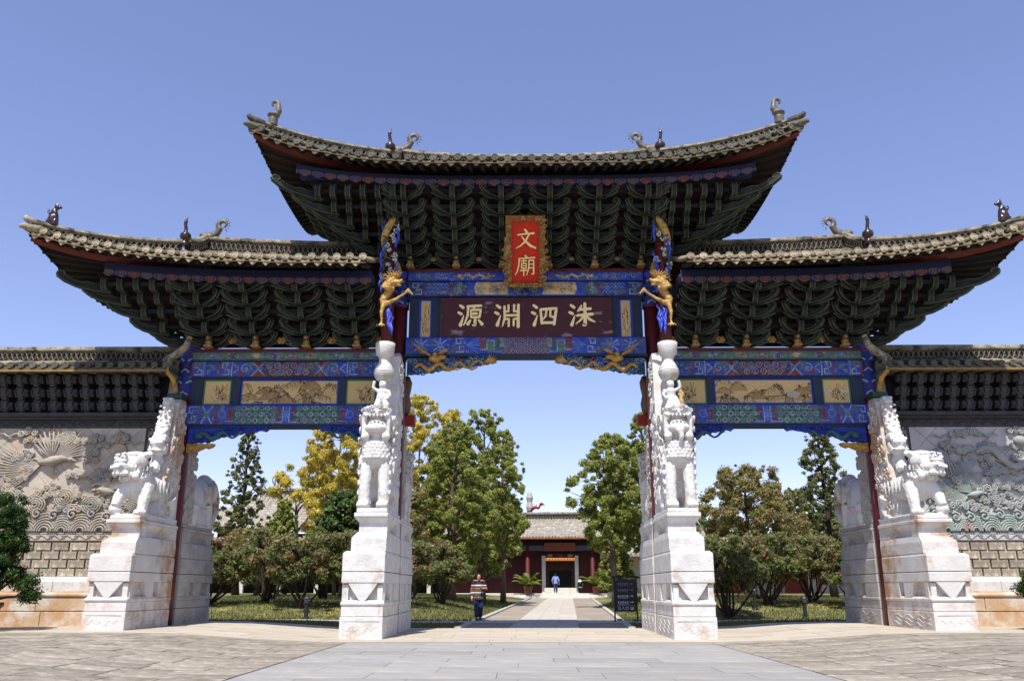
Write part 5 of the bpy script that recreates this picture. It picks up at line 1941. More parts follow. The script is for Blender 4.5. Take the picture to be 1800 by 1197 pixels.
def screen_wall(s):
    ms = I4 if s > 0 else MX
    sd = SIDE[s]
    X0, X1 = 10.62, 17.6
    warm = s < 0
    tile, carve = (relief_l, relief_lc) if warm else (relief_r, relief_rc)
    th_ = thing('screen_wall', ('brick screen wall with warm toned phoenix and cloud relief, left of the gate' if warm else 'brick screen wall with grey green wave and dragon relief, right of the gate'), 'wall', ms @ T((X0 + X1) / 2, 0, .2) if s > 0 else T(-(X0 + X1) / 2, 0, .2), 'screen walls')
    r = random.Random(50 + s)
    mb = MB(); mb.box(X0, X1, .06, .7, .1, 7.3)
    core = ob('wall_core', mb, mortar, th_, ms)
    # footing of big stone blocks
    for (z0, z1, y0) in ((.15, .62, -.62), (.63, .98, -.58)):
        x = X0
        while x < X1 - .1:
            x1 = min(X1, x + r.uniform(1.1, 1.7))
            mb = MB(); mb.box(x, x1 - .012, y0, .1, z0, z1 - .008)
            ob('footing_block', mb, sand_st, th_, ms, bevel=.015)
            x = x1
    mb = MB()
    pr_ = [(-.56, .98), (-.62, 1.03), (-.62, 1.07), (-.5, 1.12), (.05, 1.12), (.05, .98)]
    mb.prism(pr_, X0, X1, 'x')
    ob('footing_moulding', mb, sand_st, th_, ms)
    x = X0
    while x < X1 - .1:
        x1 = min(X1, x + r.uniform(.8, 1.3))
        mb = MB(); mb.prism([(-.5, 1.125), (-.5, 1.4), (-.38, 1.53), (.05, 1.53), (.05, 1.125)], x, x1 - .01, 'x')
        ob('footing_block', mb, marble_st, th_, ms, bevel=.012)
        x = x1
    # courses of grey brick
    ub = MB(); ub.box(0, .455, -.045, .05, 0, .2)
    me_b_ = ub.mesh('brick'); me_b_.materials.append(grey_brick)
    for j in range(4):
        x = X0 - (.25 if j % 2 else 0)
        while x < X1:
            a, b = max(x, X0), min(x + .46, X1)
            if b - a > .1:
                ob('brick', me_b_, None, th_, ms @ T(a, .0 + r.uniform(-.008, .006), 1.545 + .237 * j) @ SCL((b - a) / .46, 1, 1))
            x += .505
    # border band
    mb = MB(); mb.box(X0, X1, -.06, .1, 2.5, 2.72)
    bd = ob('border_band', mb, tile, th_, ms)
    cvm = MB()
    x = X0 + .1
    while x < X1 - .2:
        cvm.tube([(x + .34 * q / 8, -.07, 2.61 + .055 * math.sin(q / 8 * 6.283)) for q in range(9)], .018, 4)
        cvm.tube([(p[0], -.07, p[2]) for p in scroll_pts(x + .17, 2.61, .06, 1.2, 0, 1, 0, 8)], .014, 4)
        x += .36
    for zz in (2.52, 2.7):
        cvm.tube([(X0, -.065, zz), (X1, -.065, zz)], .012, 4)
    ob('border_carving', cvm, carve, bd, ms)
    # diamond-set facing tiles
    d = .44
    dm = MB()
    dm.prism([(0, -d), (d, 0), (0, d), (-d, 0)], -.012, .03, 'y')
    me_d = dm.mesh('facing_tile'); me_d.materials.append(tile)
    clip0, clip1 = 2.73, 5.72
    j = 0
    z = clip0
    while z < clip1 + d:
        x = X0 + .52 + (d if j % 2 else 0)
        while x < X1 + d:
            poly = [(x, z - d + .008), (x + d - .008, z), (x, z + d - .008), (x - d + .008, z)]
            inside = all(clip0 <= p[1] <= clip1 and X0 + .5 <= p[0] <= X1 for p in poly)
            if inside:
                ob('facing_tile', me_d, None, th_, ms @ T(x, .03 + r.uniform(-.004, .004), z) @ SCL(.985, 1, .985))
            else:
                # clip to the panel
                def cl(P, f):
                    out = []
                    for a, b in zip(P, P[1:] + P[:1]):
                        fa, fb = f(a), f(b)
                        if fa >= 0:
                            out.append(a)
                        if fa * fb < 0:
                            t = fa / (fa - fb)
                            out.append((a[0] + t * (b[0] - a[0]), a[1] + t * (b[1] - a[1])))
                    return out
                for f in (lambda p: p[1] - clip0, lambda p: clip1 - p[1], lambda p: p[0] - X0 - .5, lambda p: X1 - p[0]):
                    poly = cl(poly, f) if poly else poly
                if len(poly) >= 3:
                    mb = MB(); mb.prism(poly, .018, .06, 'y')
                    ob('facing_tile', mb, tile, th_, ms)
            x += 2 * d
        z += d
        j += 1
    # upright border at the gate end and plain jamb
    mb = MB(); mb.box(X0, X0 + .2, -.03, .1, 2.73, 5.9); mb.box(X0 + .2, X0 + .49, -.0, .1, 2.73, 5.72)
    jb = ob('jamb', mb, dk_brick, th_, ms)
    cvm = MB()
    z = 2.85
    while z < 5.5:
        cvm.tube([(X0 + .34 + .06 * math.sin(q / 8 * 6.283), -.01, z + .3 * q / 8) for q in range(9)], .022, 4)
        cvm.tube([(p[0], -.01, p[2]) for p in scroll_pts(X0 + .34, z + .15, .07, 1.2, 0, 1, 0, 8)], .016, 4)
        z += .32
    ob('border_carving', cvm, carve, jb, ms)
    mb = MB(); mb.box(X0 + .2, X1, -.02, .1, 5.73, 5.95)
    tb = ob('border_band', mb, dk_brick, th_, ms)
    cvm = MB()
    x = X0 + .3
    while x < X1 - .2:
        cvm.tube([(x + .34 * q / 8, -.03, 5.84 + .05 * math.sin(q / 8 * 6.283)) for q in range(9)], .016, 4)
        x += .34
    ob('border_carving', cvm, dk_brick, tb, ms)
    # relief: clouds
    for k in range(96):
        x, z = r.uniform(X0 + .7, X1 - .3), r.uniform(3.3, 5.6)
        if warm and 13.1 < x < 14.4 and 4.2 < z < 5.2:
            continue
        mb = MB(); cloud(mb, x, z, r.uniform(.6, 1.05), r, r.choice((-1, 0, 1)))
        ob('cloud_relief', mb, carve, th_, ms, smooth=True)

    def bird(x, z, sc, dirx):
        b = MB()
        b.tube([(x - dirx * .5 * sc, -.05, z), (x, -.09, z + .05 * sc), (x + dirx * .35 * sc, -.08, z + .16 * sc), (x + dirx * .6 * sc, -.06, z + .12 * sc)], [.05 * sc, .2 * sc, .12 * sc, .06 * sc], 8, flat=1)
        b.ball((x + dirx * .66 * sc, -.07, z + .12 * sc), (.11 * sc, .07, .08 * sc)); b.tube([(x + dirx * .7 * sc, -.08, z + .12 * sc), (x + dirx * .95 * sc, -.07, z + .04 * sc)], [.04 * sc, .006], 5)
        for i in range(22):                                       # raised wings
            a = R(38 + i * 6.2 + 3 * math.sin(i * 2.1)) if i < 11 else R(115 + (i - 11) * 5.5)
            L = sc * (1.3 - .035 * abs(i % 11 - 5) + .1 * math.sin(i * 3.7))
            b.tube([(x, -.06, z + .1 * sc), (x + math.cos(a) * L * .5 * 1.0, -.07, z + .1 * sc + math.sin(a) * L * .5), (x + math.cos(a) * L, -.05, z + .1 * sc + math.sin(a) * L)], [.03 * sc, .034 * sc, .01], 5)
        for i in range(17):                                       # long tail
            a = R(180 if dirx > 0 else 0) + (i - 8) * .075 + dirx * .12
            b.tube([(x - dirx * .4 * sc + math.cos(a) * L_ * sc, -.05, z - .05 * sc + math.sin(a) * L_ * sc - .1 * sc * math.sin(L_ * 2)) for L_ in (.0, .4, .8, 1.2, 1.5 + .13 * (i % 4))], [.02 * sc, .026 * sc, .03 * sc, .028 * sc, .01], 5)
        for i in range(2):
            b.tube([(x + dirx * .05, -.06, z - .1 * sc), (x + dirx * (.1 + .1 * i), -.06, z - .42 * sc)], [.03 * sc, .012], 5)
        return b
    if warm:
        for x, z, sc, d_ in ((13.7, 4.7, .8, -1), (12.0, 3.85, .55, 1), (16.4, 4.4, .8, -1)):
            ob('phoenix_relief', bird(x, z, sc, d_), carve, th_, ms, smooth=True)
        mb = MB(); mb.lathe([(.0, 0), (.17, 0), (.17, .04), (.0, .05)], 20, 0, T(11.75, -.02, 5.05) @ RX(90))
        ob('sun_relief', mb, carve, th_, ms)
        for k in range(6):
            x, z = 12.4 + .8 * k, 3.5 + .2 * (k % 2)
            mb = MB()
            for q in range(4):
                mb.tube([((x + (.07 + .07 * q) * math.cos(a * .5)), -.04 - .015 * (4 - q), z + (.06 + .06 * q) * math.sin(a * .5)) for a in range(14)], .028, 5)
            ob('flower_relief', mb, carve, th_, ms, smooth=True)
    else:
        dg = MB()
        pts = [(12.9 + .12 * i, -.07, 4.95 - .02 * i + .22 * math.sin(i * .55)) for i in range(34)]
        dg.tube(pts, [.05 + .06 * math.sin(math.pi * min(1, .1 + i / 30)) for i in range(34)], 7)
        dg.ball((14.2, -.1, 5.3), (.2, .1, .14)); 
        for i in range(10):
            a = R(120 + i * 12)
            dg.tube([(12.6 + .3, -.06, 4.7), (12.5 + .6 * math.cos(a), -.06, 4.65 + .5 * math.sin(a) - .4)], [.03, .01], 5)
        ob('dragon_relief', dg, carve, th_, ms, smooth=True)
        bm_ = MB()
        for i in range(12):
            a = R(200 + i * 9)
            bm_.tube([(12.0, -.06, 5.05), (12.0 + .45 * math.cos(a), -.07, 5.05 + .45 * math.sin(a)), (12.0 + (.7 + .05 * (i % 4)) * math.cos(a), -.05, 5.05 + .8 * math.sin(a))], [.028, .03, .01], 5)
        bm_.tube([(12.0, -.06, 5.05), (12.2, -.08, 5.2), (12.3, -.07, 5.42)], [.07, .06, .03], 6)
        ob('crane_relief', bm_, carve, th_, ms, smooth=True)
        ob('fish_relief', bird(12.7, 3.75, .45, 1), relief_rw, th_, ms, smooth=True)
    # waves along the foot of the panel
    x = X0 + .6
    k = 0
    while x < X1 - .3:
        mb = MB()
        rr = r.uniform(.34, .5)
        for q in range(6):
            rad = rr * (1 - q * .15)
            mb.tube([(x + rad * math.cos(R(-5 + 190 * i / 12)), -.03 - .012 * q, 2.76 + (rad * 1.05) * math.sin(R(-5 + 190 * i / 12))) for i in range(13)], .03, 5)
        mb.tube([(p[0], -.08, p[2]) for p in scroll_pts(x + .28, 2.82 + rr * .9, .15, 1.3, 2.4, -1, 0, 10)], .032, 5)
        for q in range(7):
            mb.ball((x + .25 + .1 * math.sin(q * 1.9), -.05, 2.95 + rr + .05 * q), (.04, .035, .035), 6, 5)
        ob('wave_relief', mb, relief_rw if not warm else carve, th_, ms, smooth=True)
        x += rr * 1.15
        k += 1
    # ledge, dark brick brackets in three tiers
    mb = MB(); mb.box(X0, X1, -.16, .1, 5.955, 6.03); mb.box(X0, X1, -.26, .1, 6.034, 6.13)
    ob('ledge', mb, dk_brick, th_, ms)
    mb = MB(); mb.box(X0, X1, -.02, .08, 6.13, 7.25)
    ob('bracket_backing', mb, mat('blackish_brick', (34, 33, 36), (26, 26, 28), 5, .9), th_, ms)  # nearly black sheet behind the brick brackets
    bmx = MB()
    bmx.prism([(0, .0), (-.1, .0), (-.2, .1), (-.24, .2), (-.24, .3), (0, .3)], -.07, .07, 'x')
    bmx.prism([(0, .1), (-.1, .1), (-.16, .2), (-.16, .3), (0, .3)], -.19, .19, 'x')
    bmx.box(-.1, .1, -.26, 0, .3, .335)
    bmx.tube([(-.07, -.235, .05), (-.12, -.2, .17), (-.18, -.17, .26)], .025, 5)
    bmx.tube([(.07, -.235, .05), (.12, -.2, .17), (.18, -.17, .26)], .025, 5)
    me_bb = bmx.mesh('brick_bracket'); me_bb.materials.append(dk_brick)
    x = X0 + .3
    while x < X1:
        for k in range(3):
            ob('brick_bracket', me_bb, None, th_, ms @ T(x, -.06 - .15 * k, 6.14 + .36 * k))
        x += .48
    # small tiled roof
    mb = MB()
    mb.prism([(-.9, 7.24), (-.86, 7.36), (.4, 8.0 - .2), (1.2, 7.4), (1.2, 7.22)], X0 - .35, X1, 'x')
    cp = ob('coping', mb, tile_g, th_, ms)
    x = X0 - .25
    while x < X1:
        mb = MB(); mb.tube([(x, -.9, 7.39), (x, .1, 7.73)], .08, 8)
        ob('tile_row', mb, tile_c if r.random() < .5 else tile_g, cp, ms)
        ob('eave_cap', me_cap['g'], None, cp, ms @ T(x, -.92, 7.39) @ RX(84) @ SCL(.9, .9, .9))
        ob('drip_tile', me_drip['g'], None, cp, ms @ T(x + .16, -.9, 7.31) @ SCL(.95, 1, .8))
        x += .32
    mb = MB(); mb.box(X0 - .3, X1, -.93, -.87, 7.2, 7.26)
    ob('eave_board', mb, mat('ochre_board', (150, 118, 66), (120, 94, 56), 4, .7), cp, ms)
    ridge_run(cp, [(X0 - .4 + (X1 - X0 + .4) * i / 16, .2, 7.72) for i in range(17)], .46, ms, .1, 'coping_ridge')
    # upswept gable end of the coping, next to the gate
    mb = MB()
    horn(mb, [(X0 - .1, -.5, 7.62), (X0 - .45, -.75, 7.72), (X0 - .75, -.85, 7.95), (X0 - .85, -.86, 8.25)], .15, .07)
    horn(mb, [(X0 + .1, .1, 7.8), (X0 - .3, -.1, 7.98), (X0 - .55, -.2, 8.3)], .13, .06)
    mb.box(X0 - .34, X0 - .28, -.9, 1.2, 7.1, 7.6)
    ob('coping_horn', mb, ridge_m, cp, ms, smooth=False)
    mb = MB()
    mb.tube([(X0 - .3, -.9, 7.2), (X0 - .45, -.75, 7.0), (X0 - .5, -.6, 6.7), (X0 - .5, -.5, 6.45)], [.05, .07, .07, .03], 6)
    ob('corner_trim', mb, mat('yellow_trim', (190, 150, 60), (150, 112, 48), 6, .5), cp, ms)
    return th_


screen_wall(1)
screen_wall(-1)

# ------------------------------------------------------------------ halls behind the gate
old_tile = mat('old_roof_tile', (150, 142, 128), (112, 106, 98), 2.5, .85, .3, 12, c3=(186, 178, 162), s3=3, t3=.52, w3=.12)
amber_tile = mat('amber_tile', (190, 124, 60), (150, 88, 44), 4, .5, .2)
hall_red = mat('hall_red', (70, 24, 24), (54, 19, 20), 2, .7, .1)
white_st = mat('white_stone', (206, 204, 196), (188, 184, 174), 2, .7, .1)
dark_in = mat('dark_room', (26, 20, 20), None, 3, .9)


def tiled_slope(mb, x0, x1, ye, ze, yr, zr, step=.3, r=.09):
    mb.add([(x0, ye, ze), (x1, ye, ze), (x1, yr, zr), (x0, yr, zr), (x0, ye, ze - .12), (x1, ye, ze - .12), (x1, yr, zr - .12), (x0, yr, zr - .12)], [(0, 1, 2, 3), (7, 6, 5, 4), (0, 4, 5, 1), (1, 5, 6, 2), (2, 6, 7, 3), (3, 7, 4, 0)])
    x = x0 + step / 2
    while x < x1:
        mb.tube([(x, ye + (yr - ye) * k / 6, ze + (zr - ze) * (k / 6) - .12 * math.sin(math.pi * k / 6) + .02) for k in range(7)], r, 6)
        x += step


HM = T(3.6, 58.5, .33) @ RZ(-3.0)
hall = thing('temple_hall', 'dark red hall with grey tiled roof and open door at the end of the path', 'building', HM)


def hp(name, mb, m, parent=None, **k):
    return ob(name, mb, m, parent or hall, HM, **k)


mb = MB(); mb.box(-13, 13, -2.4, 6, -.3, .5)
hp('platform', mb, white_st, bevel=.03)
for k in range(3):
    mb = MB(); mb.box(-4.2, 4.2, -2.4 - .42 * (3 - k), -2.4 - .42 * (2 - k) - .005, -.3, .125 + .125 * k)
    hp('step', mb, white_st, bevel=.02)
for a, b in ((-12.5, -1.7), (1.7, 12.5)):
    mb = MB(); mb.box(a, b, .0, .35, .5, 5.2)
    hp('wall', mb, hall_red)
mb = MB(); mb.box(-1.7, 1.7, .0, .35, 4.1, 5.2)
hp('lintel_wall', mb, hall_red)
for s in (-1, 1):
    mb = MB(); mb.box(s * 1.55 - .17, s * 1.55 + .17, -.12, .4, .5, 3.9)
    hp('door_jamb', mb, white_st)
    mb = MB(); mb.lathe([(.34, .5), (.34, .62), (.2, .7), (.2, 5.4)], 14, 0, T(s * 3.0, -1.6, 0))
    hp('column', mb, mat('column_red', (88, 28, 26), (70, 24, 24), 3, .6), smooth=True)
    mb = MB(); mb.lathe([(.34, .5), (.34, .62), (.2, .7), (.2, 5.4)], 14, 0, T(s * 7.2, -1.6, 0))
    hp('column', mb, MATS['column_red'], smooth=True)
mb = MB(); mb.box(-1.75, 1.75, -.1, .38, 3.7, 4.1)
hp('door_head', mb, blue_p)
for a in (-.95, 0, .95):
    mb = MB(); mb.box(a - .22, a + .22, -.14, -.1, 3.76, 4.04)
    hp('door_medallion', mb, red_clay if a == 0 else gold_d)
mb = MB(); mb.box(-1.5, 1.5, -.4, .1, .5, .98)
hp('threshold', mb, white_st, bevel=.03)
mb = MB(); mb.box(-12.6, 12.6, -1.75, -1.45, 4.3, 4.75)
hp('eave_beam', mb, mat('hall_beam', (60, 74, 84), (84, 60, 56), 3, .7, c3=(150, 150, 140), s3=2.2, t3=.58))
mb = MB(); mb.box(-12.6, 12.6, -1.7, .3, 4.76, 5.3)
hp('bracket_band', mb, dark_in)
mb = MB(); mb.box(-1.45, 1.45, -1.95, -1.8, 4.25, 5.0)
hp('hall_plaque', mb, mat('hall_plaque', (120, 58, 30), (98, 46, 28), 3, .5), bevel=.03)
mb = MB()
tiled_slope(mb, -13.4, 13.4, -2.6, 5.45, 2.8, 7.5, .3, .1)
tiled_slope(mb, -13.4, 13.4, 8.2, 5.45, 2.8, 7.5, .6, .1)
rf_ = hp('roof', mb, old_tile)
mb = MB(); mb.box(-13.4, 13.4, -2.68, -2.6, 5.3, 5.44)
hp('eave_edge', mb, mat('rust_edge', (150, 92, 50), (120, 70, 40), 5, .7), rf_)
ridge_run(rf_, [tuple(HM @ Vector((-13 + 26 * i / 40, 2.8, 7.45))) for i in range(41)], .62, I4, .16, 'ridge')
# end walls and back so that the inside is dark
mb = MB(); mb.box(-12.5, -12.2, .36, 5.6, .5, 5.2); mb.box(12.2, 12.5, .36, 5.6, .5, 5.2)
hp('end_wall', mb, hall_red)
mb = MB(); mb.box(-12.2, -2.4, 5.4, 5.6, .5, 5.2); mb.box(2.4, 12.2, 5.4, 5.6, .5, 5.2)
hp('rear_wall', mb, hall_red)
mb = MB(); mb.box(-3.4, -2.9, -1.4, -1.0, .5, .95); mb.box(2.9, 3.4, -1.4, -1.0, .5, .95)

# farther hall seen through the door
FM = T(5.3, 96, .6) @ RZ(-3)
far = thing('far_hall', 'small distant hall with orange tiled roof seen through the open door', 'building', FM)
mb = MB(); mb.box(-9, 9, 0, 6, -.6, 4.2)
ob('wall', mb, mat('far_wall', (70, 44, 40), (50, 34, 32), 2, .8), far, FM)
mb = MB(); tiled_slope(mb, -10, 10, -2, 4.4, 3, 7.4, .4, .12); tiled_slope(mb, -10, 10, 8, 4.4, 3, 7.4, .8, .12)
ob('roof', mb, amber_tile, far, FM)
mb = MB(); mb.box(-1.5, 1.5, -.06, .02, -.5, 3)
ob('door', mb, dark_in, far, FM)

# hall with hipped grey roof on the left
LM = T(-21, 54, 1.0)
lh = thing('side_hall', 'distant hall on the left with upswept grey tiled roof above the shrubs', 'building', LM)
mb = MB(); mb.box(-6.5, 9, 0, 7, -1, 5)
ob('wall', mb, hall_red, lh, LM)
mb = MB()
for k in range(46):
    x = -8.2 + 19.4 * k / 45
    top = 1.0 if -4.2 < x < 8 else max(.05, 1 - max(-4.2 - x, x - 8) / 4.0)
    mb.tube([(x, -2.2 + 5.7 * top * q / 6, 5.2 + 3.6 * top * (q / 6) ** 1.2 + .9 * max(0, (abs(x - 1.5) - 6) / 4) ** 2 * (1 - q / 6)) for q in range(7)], .16, 6)
mb.add([(-8.4, -2.2, 5.7), (-4.2, 3.5, 8.75), (8, 3.5, 8.75), (11.4, -2.2, 5.7), (1.5, -2.2, 5.05), (-8.4, 9, 5.7), (11.4, 9, 5.7)], [(0, 4, 1), (4, 2, 1), (4, 3, 2), (0, 1, 5), (3, 6, 2), (1, 2, 6, 5)])
lr = ob('roof', mb, old_tile, lh, LM)
ridge_run(lr, [(-25.2 + 12.2 * i / 20, 57.5, 9.7) for i in range(21)], .6, I4, .18, 'ridge')
ob('ridge_figure', me_dragon, None, lr, T(-25.3, 57.5, 10.2) @ MX @ SCL(1.4, 1.4, 1.4))
ob('ridge_figure', me_beast, None, lr, T(-28.2, 53, 7.9) @ SCL(1.4, 1.4, 1.6))

# low galleries closing the garden on both sides
for s, y0, lab in ((-1, 47.0, 'low open gallery with white posts behind the left shrubs'), (1, 44.0, 'low white walled gallery with grey roof behind the right shrubs')):
    GM = T(s * 24, y0, .6)
    gl_ = thing('gallery', lab, 'building', GM, 'garden galleries')
    mb = MB(); mb.box(-17, 17, .6, 4, -1.0, 3.4)
    ob('wall', mb, dark_in if s < 0 else mat('gallery_white', (196, 190, 180), (176, 168, 158), 2, .8), gl_, GM)  # left: near-black wall, the open gallery's inner shade put into its colour
    mb = MB(); mb.box(-17, 17, -1.2, .6, -1.0, .25)
    ob('plinth', mb, white_st, gl_, GM)
    for k in range(12):
        mb = MB(); mb.box(-16.6 + 3 * k, -16.3 + 3 * k, -1.0, -.7, .25, 3.0)
        ob('post', mb, white_st if s < 0 else hall_red, gl_, GM)
    if s > 0:
        for k in range(6):
            mb = MB(); mb.box(-14.6 + 5.5 * k, -12.8 + 5.5 * k, .52, .6, .3, 2.6)
            ob('door', mb, mat('gallery_door', (150, 50, 36), (120, 42, 34), 3, .6), gl_, GM)
    mb = MB(); tiled_slope(mb, -17.5, 17.5, -1.9, 3.1, 1.6, 4.7, .32, .1); tiled_slope(mb, -17.5, 17.5, 5, 3.1, 1.6, 4.7, .8, .1)
    ob('roof', mb, old_tile, gl_, GM)

# stone mast with a red dragon behind the hall
KM = T(.95, 75, .6)
ks = thing('dragon_mast', 'tall stone mast with a small red dragon rising above the hall roof', 'post', KM)
mb = MB(); mb.lathe([(.4, -.5), (.34, 6), (.3, 9.2)], 12)
ob('shaft', mb, mat('mast_red', (120, 60, 46), (96, 50, 42), 3, .7), ks, KM)
mb = MB(); mb.lathe([(.34, 9.2), (.42, 9.6), (.3, 10.2), (.4, 10.7), (.25, 11.2), (.1, 11.4)], 12)
ob('capital', mb, marble_gr, ks, KM)
mb = MB()
mb.tube([(.2, -.3, 9.3), (.6, -.4, 9.6), (1.0, -.4, 9.5), (1.3, -.4, 9.9)], [.16, .2, .17, .1], 7); mb.ball((1.35, -.4, 9.95), (.25, .15, .17)); mb.tube([(1.5, -.4, 9.9), (1.75, -.4, 9.8)], [.08, .03], 5); mb.tube([(.7, -.4, 9.6), (.8, -.4, 9.95)], [.08, .02], 5)
ob('dragon', mb, red_clay, ks, KM, smooth=True)

# ------------------------------------------------------------------ trees
bark = mat('bark', (112, 98, 82), (80, 68, 56), 3, .9, .5, 14, stretch=(1, 1, .25))
bark_d = mat('bark_dark', (72, 60, 50), (50, 42, 36), 3, .9, .4, 14, stretch=(1, 1, .3))
GREENS = {
    'juniper': ((132, 140, 66), (154, 158, 82), (118, 130, 60), (172, 174, 100), (102, 114, 54)),
    'cypress': ((106, 112, 68), (126, 128, 80), (88, 98, 58), (146, 140, 96)),
    'bamboo': ((190, 172, 72), (212, 192, 90), (160, 152, 64), (220, 204, 112), (136, 136, 58)),
    'camellia': ((98, 112, 60), (120, 130, 74), (138, 138, 88), (82, 98, 54), (154, 138, 98), (146, 92, 74)),
    'broad': ((80, 102, 54), (102, 122, 64), (66, 88, 48), (122, 138, 80)),
    'brown': ((148, 138, 84), (120, 122, 72), (168, 150, 98), (102, 110, 66), (150, 126, 88)),
    'podocarp': ((48, 74, 34), (66, 96, 42), (36, 58, 28), (88, 116, 54)),
}


def leaves(clumps, n, size, pal, seed, asp=.5, droop=0.0, shell=.55):
    """clumps: (k,4) centre and radius; leaf-sized kites spread through each clump"""
    q = np.random.default_rng(seed)
    clumps = np.asarray(clumps)
    wgt = clumps[:, 3] ** 2
    idx = q.choice(len(clumps), n, p=wgt / wgt.sum())
    d = q.normal(size=(n, 3))
    d /= np.linalg.norm(d, axis=1)[:, None]
    rad = clumps[idx, 3] * (shell + (1 - shell) * q.random(n)) * q.normal(1, .13, n)
    c = clumps[idx, :3] + d * rad[:, None] * np.array([1, 1, .8])
    nrm = d * .75 + q.normal(size=(n, 3)) * .5 + np.array([0, -.15, .35])
    ax = d * .5 + q.normal(size=(n, 3)) * .6
    ax[:, 2] -= droop
    ax -= nrm * (np.einsum('ij,ij->i', ax, nrm) / np.einsum('ij,ij->i', nrm, nrm))[:, None]
    ax /= np.linalg.norm(ax, axis=1)[:, None] + 1e-9
    sd = np.cross(ax, nrm)
    sd /= np.linalg.norm(sd, axis=1)[:, None] + 1e-9
    L = size * q.uniform(.4, 1.6, n)
    a, b = ax * L[:, None], sd * (L * asp * .5)[:, None]
    V = np.stack([c - a * .5, c + b, c + a * .5, c - b], 1)
    pal = np.array([s2l(p) for p in pal])
    tone = q.random(len(clumps))
    k = np.clip((tone[idx] * .6 + q.random(n) * .7) / 1.3 * len(pal), 0, len(pal) - 1).astype(int)
    col = pal[k] * q.uniform(.9, 1.4, n)[:, None]
    return V, col


def limb(mb, a, b, r0, r1, r, bend=.12, n=5):
    a, b = Vector(a), Vector(b)
    L = (b - a).length
    o1 = Vector((r.uniform(-1, 1), r.uniform(-1, 1), r.uniform(-.3, .6))) * L * bend
    mb.tube([a.lerp(b, k / n) + o1 * math.sin(math.pi * k / n) for k in range(n + 1)], [r0 + (r1 - r0) * k / n for k in range(n + 1)], 6)


def tree(name, label, x, y, h, w_, kind, seed, n=22000, size=.2, shape='oval', z_lo=.2, trunk=.2, group=None, clr=None, lean=0.0, nb=None, droop=0.1, cat='tree', asp=.5, barkm=None, gapy=1.0):
    r = random.Random(seed)
    z0 = g(x, y) - .05
    th_ = thing(name, label, cat, T(x, y, z0), group)
    cl = []
    nb = int((nb or 46) * 6)
    lo = z_lo * h
    for i in range(nb):
        t = (i + r.random()) / nb
        if shape == 'oval':
            prof = math.sin(math.pi * (t * .86 + .1)) ** .7
        elif shape == 'cone':
            prof = max(.14, (1 - t) ** .7) * (1 if t > .1 else .7)
        elif shape == 'column':
            prof = (1 - .55 * t) * (.75 + .35 * math.sin(i * 2.4))
        else:
            prof = .55 + .6 * math.sin(math.pi * min(1, t * .9 + .12))
        a = i * 2.39996 + r.uniform(-.5, .5)
        rr = w_ * prof * math.sqrt(r.uniform(.08, 1.15)) * (1 + .18 * math.sin(3 * a + 9 * t)) * gapy
        cr = (clr or .3 * w_) * .46 * r.uniform(.4, 1.5) * (.55 + .45 * prof)
        cl.append((rr * math.cos(a) + lean * t * h, rr * math.sin(a), lo + (h - lo - cr * .6) * t, cr))
    tm = MB()
    top = h * .93
    mid = [(lean * h * k / 8 + r.uniform(-.06, .06) * w_ * (k > 0), r.uniform(-.06, .06) * w_ * (k > 0), top * k / 8) for k in range(9)]
    tm.tube(mid, [trunk * (1.25 if k == 0 else 1) * (1 - .9 * k / 8) + .015 for k in range(9)], 8)
    ob('trunk', tm, barkm or bark, th_, T(x, y, z0), smooth=True)
    bm_ = MB()
    for c in cl[::7]:
        tz = max(.1 * h, c[2] - .18 * h * r.random())
        k = min(7, int(tz / top * 8))
        p0 = Vector(mid[k]).lerp(Vector(mid[k + 1]), min(1, max(0, tz / top * 8 - k)))
        limb(bm_, p0, c[:3], trunk * .3 * (1 - .7 * tz / h) + .012, .008, r)
    ob('limbs', bm_, barkm or bark, th_, T(x, y, z0), smooth=True)
    V, col = leaves(cl, int(n * 1.35), size * .92, GREENS[kind], seed, asp, droop, .25)
    ob('crown', tri_mesh('crown', V, col), leaf_m, th_, T(x, y, z0))
    return th_


G1 = 'conifers beside the path'
tree('juniper_tree', 'broad green juniper nearest the path on the left', -3.9, 24, 9.9, 2.35, 'juniper', 1, 78000, .14, 'oval', .12, .22, G1, .62)
tree('juniper_tree', 'tallest green juniper behind the woman, left of the path', -2.45, 29, 11.9, 2.4, 'juniper', 2, 78000, .14, 'oval', .14, .2, G1, .62)
tree('juniper_tree', 'slim juniper with open right side closest to the hall roof', -1.3, 34, 11.6, 1.5, 'juniper', 3, 30000, .15, 'oval', .3, .16, G1, .5, droop=.2)
tree('juniper_tree', 'green juniper with bare twin trunks right of the path', 5.1, 25, 9.8, 2.1, 'juniper', 4, 66000, .14, 'oval', .33, .2, G1, .6)
tree('juniper_tree', 'dense dark columnar juniper between the path and the notice board', 5.9, 31, 7.6, 1.25, 'juniper', 5, 22000, .2, 'column', .12, .18, G1, .5)
tree('juniper_tree', 'tall juniper half hidden by the right inner pier', 7.4, 28, 11.2, 1.6, 'juniper', 6, 34000, .15, 'oval', .25, .2, G1, .5)
tree('juniper_tree', 'small juniper overhanging the left end of the hall roof', -1.6, 47, 8.2, 1.6, 'juniper', 17, 14000, .22, 'oval', .4, .16, G1, .5)
G2 = 'thin cypresses'
tree('cypress_tree', 'thin open cypress seen through the left side opening', -19.3, 35, 12.6, 1.9, 'cypress', 7, 20000, .17, 'cone', .22, .22, G2, .5, barkm=bark_d)
tree('cypress_tree', 'thin open cypress seen through the right side opening', 17.3, 25, 11.0, 1.75, 'cypress', 8, 20000, .15, 'cone', .26, .2, G2, .5, barkm=bark_d)
G3 = 'yellow bamboo clumps'
